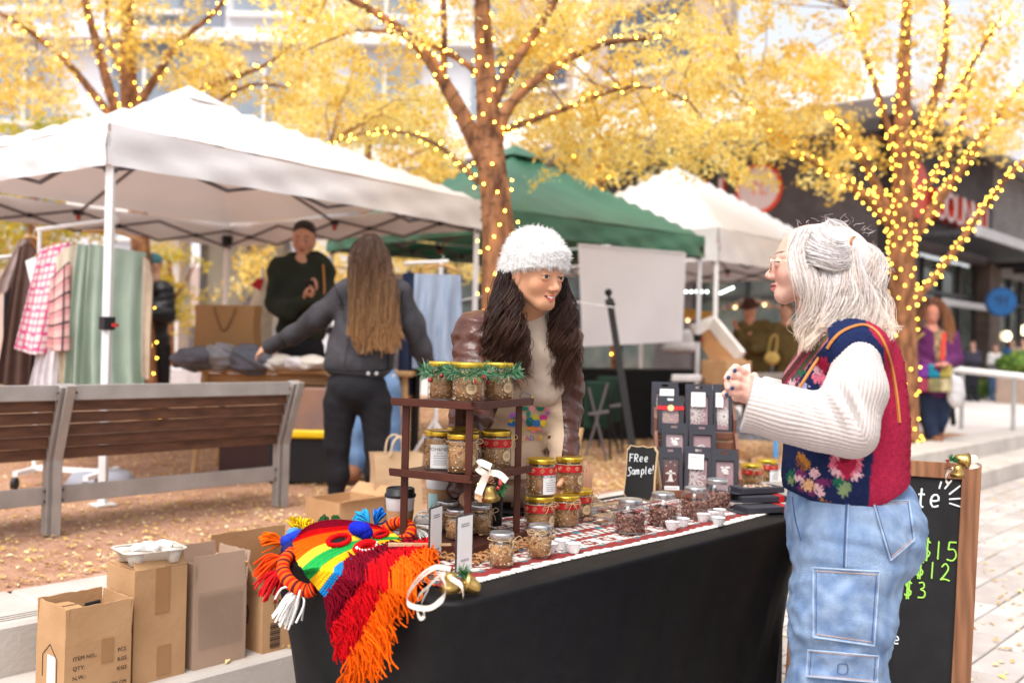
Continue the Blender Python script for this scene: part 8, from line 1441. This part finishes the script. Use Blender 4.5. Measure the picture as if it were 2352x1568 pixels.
# person in wide blue jeans behind the woman
d = 6.9; Q8 = lambda x, y, dd_=0.0: P(x, y, d+dd_); m_bden = M('blue_denim', (.10, .19, .36), .9, .2, 8, .2, 200, col2=(.18, .29, .47)); m_bootm = M('brown_suede', (.24, .10, .05), .9, .15, 12)
simple_person('person in wide blue jeans and brown boots hidden behind the long haired woman', Q8(850, 1090)*[1, 1, 0]+[0, 0, ZT], (Q8(862, 606), (0, -1, 0), (0, 0, 1), .20), (.6, .35, .24), (.05, .03, .02), [('sweater', [cap(Q8(830, 690), Q8(896, 690), .07, .07), eli(Q8(860, 760), (.14, .11, .24))], .016, m_fab('cream_knit', (.66, .57, .45)), None), ('wide_jeans', [eli(Q8(852, 870), (.17, .14, .14))]+chain([Q8(818, 890), Q8(814, 980), Q8(812, 1058)], [.11, .10, .115])+chain([Q8(884, 890), Q8(886, 980), Q8(886, 1055)], [.11, .10, .115]), .014, m_bden, wrinkle(.008, 24, 18, 20)), ('boot', [cap(Q8(812, 1062), Q8(808, 1088, -.10), .075, .055)], .012, m_bootm, None), ('boot', [cap(Q8(884, 1058), Q8(888, 1082, -.10), .075, .055)], .012, m_bootm, None)], shorthair((.03, .02, .015)))
# figure in the black puffer jacket behind the clothes
d = 11.0; Q9 = lambda x, y, dd_=0.0: P(x, y, d+dd_)
pfp = simple_person('person in a black puffer jacket behind the clothes rack', Q9(350, 1005)*[1, 1, 0]+[0, 0, ZT], (Q9(352, 608), (-.8, -.5, -.2), (0, 0, 1), .23), (.62, .36, .26), (.05, .03, .02), [('puffer_jacket', [cap(Q9(335, 668), Q9(372, 668), .12, .12, .06), eli(Q9(352, 720), (.21, .17, .24)), eli(Q9(350, 780), (.2, .16, .16))]+chain([Q9(378, 672), Q9(384, 725, -.05), Q9(345, 722, -.25)], [.11, .09, .07]), .018, M('puffer_nylon', (.012, .012, .016), .45, .2), lambda x, y, z: .006*np.sin(z*70+2*np.sin(x*9))*np.ones_like(x+y+z)), ('trousers', chain([Q9(340, 800), Q9(338, 900), Q9(338, 1000)], [.12, .09, .07])+chain([Q9(368, 800), Q9(370, 900), Q9(370, 1000)], [.12, .09, .07]), .018, m_leg, None)], lambda o, R, c, H: build_solid('beanie', [eli(c+R@np.array([0, -.05, .2])*H, np.array([.38, .44, .38])*H, R)], .012, M('teal_knit', (.08, .22, .26), .9), o), [hand_prims(Q9(345, 722, -.25), Q9(334, 716, -.3), (0, 0, -1), (.2, -.9, 0), .5)])
# man with a brown hat and his neighbour under the far tent
d = 13.2; QA = lambda x, y, dd_=0.0: P(x, y, d+dd_); m_olive = M('olive_canvas', (.10, .066, .02), .9, .2, 6, .2, 60, col2=(.15, .10, .035))
simple_person('man in a brown hat and olive jacket under the far white tent', QA(1735, 975)*[1, 1, 0]+[0, 0, ZT], (QA(1722, 712), (-.75, -.6, -.3), (-.05, -.1, 1), .235), (.62, .28, .18), (.08, .05, .04), [('jacket', [cap(QA(1705, 752), QA(1758, 752), .10, .10), eli(QA(1735, 800), (.22, .16, .26)), eli(QA(1738, 840), (.2, .15, .2))]+chain([QA(1702, 756), QA(1690, 800, -.1), QA(1696, 760, -.35)], [.09, .08, .055])+chain([QA(1760, 756), QA(1772, 805, -.05), QA(1730, 800, -.3)], [.09, .08, .06]), .02, m_olive, wrinkle(.012, 18, 14, 20)), ('trousers', chain([QA(1722, 860), QA(1720, 970)], [.12, .09])+chain([QA(1752, 860), QA(1752, 970)], [.12, .09]), .022, m_leg, None)],
    lambda o, R, c, H: (MB().lathe([(.62*H, 0), (.63*H, .012), (.38*H, .03), (.36*H, .30*H), (.28*H, .44*H), (.05*H, .40*H)], 28, c+R@np.array([0, -.05, .20])*H, R).build('hat', M('brown_felt', (.075, .03, .02), .9, .1), o, True)), [hand_prims(QA(1696, 760, -.35), QA(1688, 745, -.38), (.4, -.2, -.3), (.2, -.9, 0), .5)], True)
simple_person('person in an olive coat carrying a yellow bag beside the man in the hat', QA(1810, 975)*[1, 1, 0]+[0, 0, ZT], (QA(1806, 716), (-.6, -.7, 0), (0, 0, 1), .23), (.62, .34, .24), (.06, .04, .03), [('coat', [cap(QA(1780, 755), QA(1832, 755), .09, .09), eli(QA(1808, 810), (.23, .17, .32)), eli(QA(1808, 870), (.22, .16, .2))]+chain([QA(1780, 758), QA(1772, 800, -.1), QA(1776, 815, -.3)], [.09, .075, .055]), .02, m_olive, wrinkle(.012, 18, 14, 20)), ('trousers', chain([QA(1795, 890), QA(1795, 970)], [.12, .09])+chain([QA(1822, 890), QA(1822, 970)], [.12, .09]), .022, m_leg, None)], shorthair((.12, .07, .04), 1.05), [hand_prims(QA(1776, 815, -.3), QA(1772, 828, -.32), (.2, -.2, -.3), (.2, -.9, 0), .6)])
yb = thing('handbag', 'small yellow handbag hanging from the hand of the person in the olive coat', 'bag', QA(1773, 835, -.35)); build_solid('pouch', [eli(QA(1773, 822, -.35), (.10, .05, .085))], .012, M('yellow_leather', (.66, .46, .14), .6, .15, 12, .3, 40), yb); MB().tube(catmull([QA(1764, 812, -.35), QA(1772, 775, -.35), QA(1785, 772, -.35), QA(1782, 812, -.35)], 16), .010, 6).build('strap', M('yellow_leather'), yb)
# woman in the purple cardigan
d = 11.5; QB = lambda x, y, dd_=0.0: P(x, y, d+dd_); m_purp = M('purple_knit', (.085, .012, .075), .95, .15, 8, .2, 60, col2=(.125, .022, .11)); m_ddn = M('dark_denim', (.018, .03, .07), .9, .2, 8)
pw_ = simple_person('woman in a purple cardigan with colourful shoulder bag standing beyond the right tree', QB(2140, 1012)*[1, 1, 0]+[0, 0, ZT], (QB(2140, 722), (-.15, -.95, -.3), (0, -.2, 1), .25), (.62, .27, .20), (.08, .04, .03), [('cardigan', [cap(QB(2112, 772), QB(2176, 772), .10, .10), eli(QB(2146, 815), (.235, .16, .25)), eli(QB(2148, 880), (.245, .17, .22))]+chain([QB(2104, 776), QB(2096, 830, -.05), QB(2150, 845, -.26)], [.10, .085, .06])+chain([QB(2184, 776), QB(2194, 825, -.05), QB(2168, 838, -.26)], [.10, .085, .06]), .019, m_purp, wrinkle(.010, 22, 16, 24)), ('shirt_front', [eli(QB(2158, 810, -.13), (.075, .06, .2)), eli(QB(2158, 775, -.08), (.08, .06, .1))], .016, M('patterned_scarf', (.10, .05, .05), .9, .5, 18, col2=(.55, .42, .22)), None), ('jeans', chain([QB(2126, 915), QB(2130, 960), QB(2140, 995)], [.13, .09, .085])+chain([QB(2164, 915), QB(2160, 960, .05), QB(2152, 985, .15)], [.13, .09, .085]), .018, m_ddn, None), ('shoe', [cap(QB(2140, 1006), QB(2158, 1010, -.12), .05, .042)], .012, m_bootm, None), ('shoe', [cap(QB(2150, 998, .15), QB(2160, 1002, .05), .05, .042)], .012, m_bootm, None)], None, [hand_prims(QB(2150, 845, -.27), QB(2160, 838, -.32), (.2, .3, -.4), (.1, -.8, .4), .7), hand_prims(QB(2172, 838, -.27), QB(2164, 834, -.32), (-.2, .3, -.4), (.1, -.8, .4), .7, 1, -1)])
gh = [[QB(2140+a_*10, 686), QB(2140+a_*34, 712, -.06), QB(2140+a_*46, 760, -.07), QB(2140+a_*50+rng.normal(0, 5), 795+rng.uniform(-10, 12), -.06)] for a_ in np.concatenate([rng.uniform(-1, -.72, 34), rng.uniform(.72, 1, 34)])]; pol, cc = locks(gh, 8, .018, 12, [(.14, .05, .025), (.22, .09, .04), (.09, .035, .02)], .012, 1.6, (.36, .17, .07)); hairmesh(pw_, pol, .006, cc); build_solid('hair_base', [eli(QB(2140, 708, .05), (.125, .11, .125))], .016, M('brown_hair_base', (.11, .045, .025), .6), pw_)
MB().box(QB(2166, 800, -.24), (.05, .02, .36), roty(.05)).build('lanyard', M('red_lanyard', (.60, .06, .04), .7), pw_)
sbg = thing('patchwork_bag', 'colourful patchwork shoulder bag of the woman in purple', 'bag', QB(2140, 905, -.25)); cols_p = [(.18, .03, .28), (.62, .52, .30), (.01, .25, .38), (.40, .05, .10), (.55, .42, .10), (.30, .26, .12)]
for i in range(3):
    for j in range(2): MB().bbox(QB(2118+i*27, 852+j*32, -.26-.01*i), (.136, .07, .155), rotz(.1), .02).build('patch', M('patch_%d' % (i+3*j), tuple(.7*x for x in cols_p[(i*2+j*3) % 6]), .9, .4, 14), sbg)
MB().tube(catmull([QB(2108, 838, -.22), QB(2100, 790, -.18), QB(2122, 765, -.12)], 12), .014, 6).build('strap', M('patch_2'), sbg)
pbg = thing('plastic_bag', 'white plastic bag hanging from the hands of the woman in purple', 'bag', QB(2194, 935, -.2)); build_solid('sack', [eli(QB(2196, 900, -.22), (.10, .07, .19)), cap(QB(2180, 850, -.25), QB(2192, 880, -.22), .02, .06)], .016, M('white_plastic', (.75, .73, .75), .4, .05, transl=.3), pbg, None, wrinkle(.010, 40, 30, 26))
MB().tube([QB(2186, 925, .9), QB(2190, 976, .9)], .035, 8).build('bollard_post', m_iron, tag(thing('short_post', 'short dark post behind the plastic bag', 'post', QB(2190, 978, .9)), None))
# small far figures by the shop
for q, (px, yt, yb2, cj, ct, lab) in enumerate(((2232, 782, 920, (.05, .045, .07), (.02, .02, .03), 'distant person in a dark jacket walking away beyond the handrail'), (2285, 790, 918, (.68, .64, .62), (.10, .18, .36), 'distant person in a white top and jeans beyond the handrail'), (2322, 778, 914, (.03, .10, .25), (.08, .14, .3), 'distant person in a blue shirt facing the person in white'), (2348, 776, 916, (.34, .24, .17), (.20, .17, .10), 'distant person in a tan jacket and cap at the right edge'))):
    ft = G(px, yb2, ZT); dd_ = project(ft)[2]; s_ = (yb2-yt)*dd_/FPX/1.7; z = lambda h: ft+np.array([0, 0, h*s_]); xx = np.array([s_, 0, 0])
    simple_person(lab, ft, (z(1.57), (-.7, -.6, 0), (0, 0, 1), .23*s_), (.58, .33, .25), (.1, .06, .04), [('top', [cap(z(1.36)-xx*.14, z(1.36)+xx*.14, .08*s_), eli(z(1.12), np.array([.2, .14, .28])*s_)]+chain([z(1.36)-xx*.18, z(1.08)-xx*.22, z(1.12)-xx*.10-np.array([0, .22, 0])], [.08*s_, .06*s_, .05*s_])+chain([z(1.36)+xx*.18, z(1.08)+xx*.22, z(1.1)+xx*.05-np.array([0, .2, 0])], [.08*s_, .06*s_, .05*s_]), .028, M('far_top_%d' % q, cj, .9), None), ('trousers', chain([z(.9)-xx*.08, z(.45)-xx*.09, z(.08)-xx*.1], [.11*s_, .08*s_, .06*s_])+chain([z(.9)+xx*.08, z(.45)+xx*.09, z(.08)+xx*.1], [.11*s_, .08*s_, .06*s_])+[cap(z(.05)-xx*.1, z(.04)-xx*.1-np.array([0, .12, 0]), .05), cap(z(.05)+xx*.1, z(.04)+xx*.1-np.array([0, .12, 0]), .05)], .026, M('far_leg_%d' % q, ct, .9), None)], shorthair(((.10, .04, .02), (.14, .06, .03), (.05, .03, .02), (.03, .03, .05))[q], 1.05))
# dog on a blue leash behind the display
d = 8.3; QD = lambda x, y, dd_=0.0: P(x, y, d+dd_); dg = thing('dog', 'grey and tan dog standing behind the chocolate display', 'dog', QD(1735, 1072)*[1, 1, 0]+[0, 0, ZT])
dz = lambda p, z: np.array([p[0], p[1], z]); fp = [QD(1704, 1070), QD(1716, 1070, .15), QD(1768, 1070), QD(1778, 1070, .15)]
dp = [eli(QD(1712, 1012), (.12, .12, .15), None, .06), eli(QD(1740, 1012), (.16, .11, .12), None, .06), eli(QD(1768, 1010), (.11, .11, .13), None, .06), cap(QD(1700, 1000), QD(1682, 968), .085, .07, .05), eli(QD(1676, 955), (.085, .08, .08), None, .04), cap(QD(1672, 958, -.02), QD(1656, 968, -.04), .05, .035, .03), cap(QD(1682, 940, -.05), QD(1684, 928, -.05), .03, .012, .02), cap(QD(1680, 940, .06), QD(1682, 928, .06), .03, .012, .02), cap(QD(1785, 1000), QD(1802, 985), .04, .02, .03)]
for k, p in enumerate(fp):
    b = dz(p, ZT+.035)
    if k < 2: dp += chain([QD((1706, 1718)[k], 1025, (0, .15)[k]), dz(p, ZT+.17), b, b+np.array([-.04, -.02, -.005])], [.055, .036, .030, .032], .03)
    else: dp += chain([QD((1766, 1776)[k-2], 1018, (0, .15)[k-2]), dz(p, ZT+.21)+np.array([-.05, 0, 0]), dz(p, ZT+.13)+np.array([.03, 0, 0]), b, b+np.array([-.04, -.02, -.005])], [.075, .05, .034, .028, .030], .03)
def dogc(V): z = V[:, 2]-ZT; C = np.tile(np.array([.14, .13, .14]), (len(V), 1)); C[z < .24] = (.46, .28, .15); C[(z < .07)] = (.55, .42, .30); return C
V, Q_ = solid(dp, .012, wrinkle(.005, 60, 60, 60)); link('body', mesh_from('body', V, Q_, dogc(V), worg(dg)), M('dog_fur', attr='Col', rough=.95, var=.35, scale=40, bump=.6, bscale=80), dg, True)
ls = thing('dog_leash', 'blue dog leash hanging behind the display', 'leash', QD(1782, 1010, -.2)); MB().tube(catmull([QD(1700, 985, -.12), QD(1750, 975, -.15), QD(1778, 985, -.2), QD(1782, 1050, -.2)], 20), .018, 6).build('strap', M('blue_nylon', (.05, .25, .55), .6), ls)
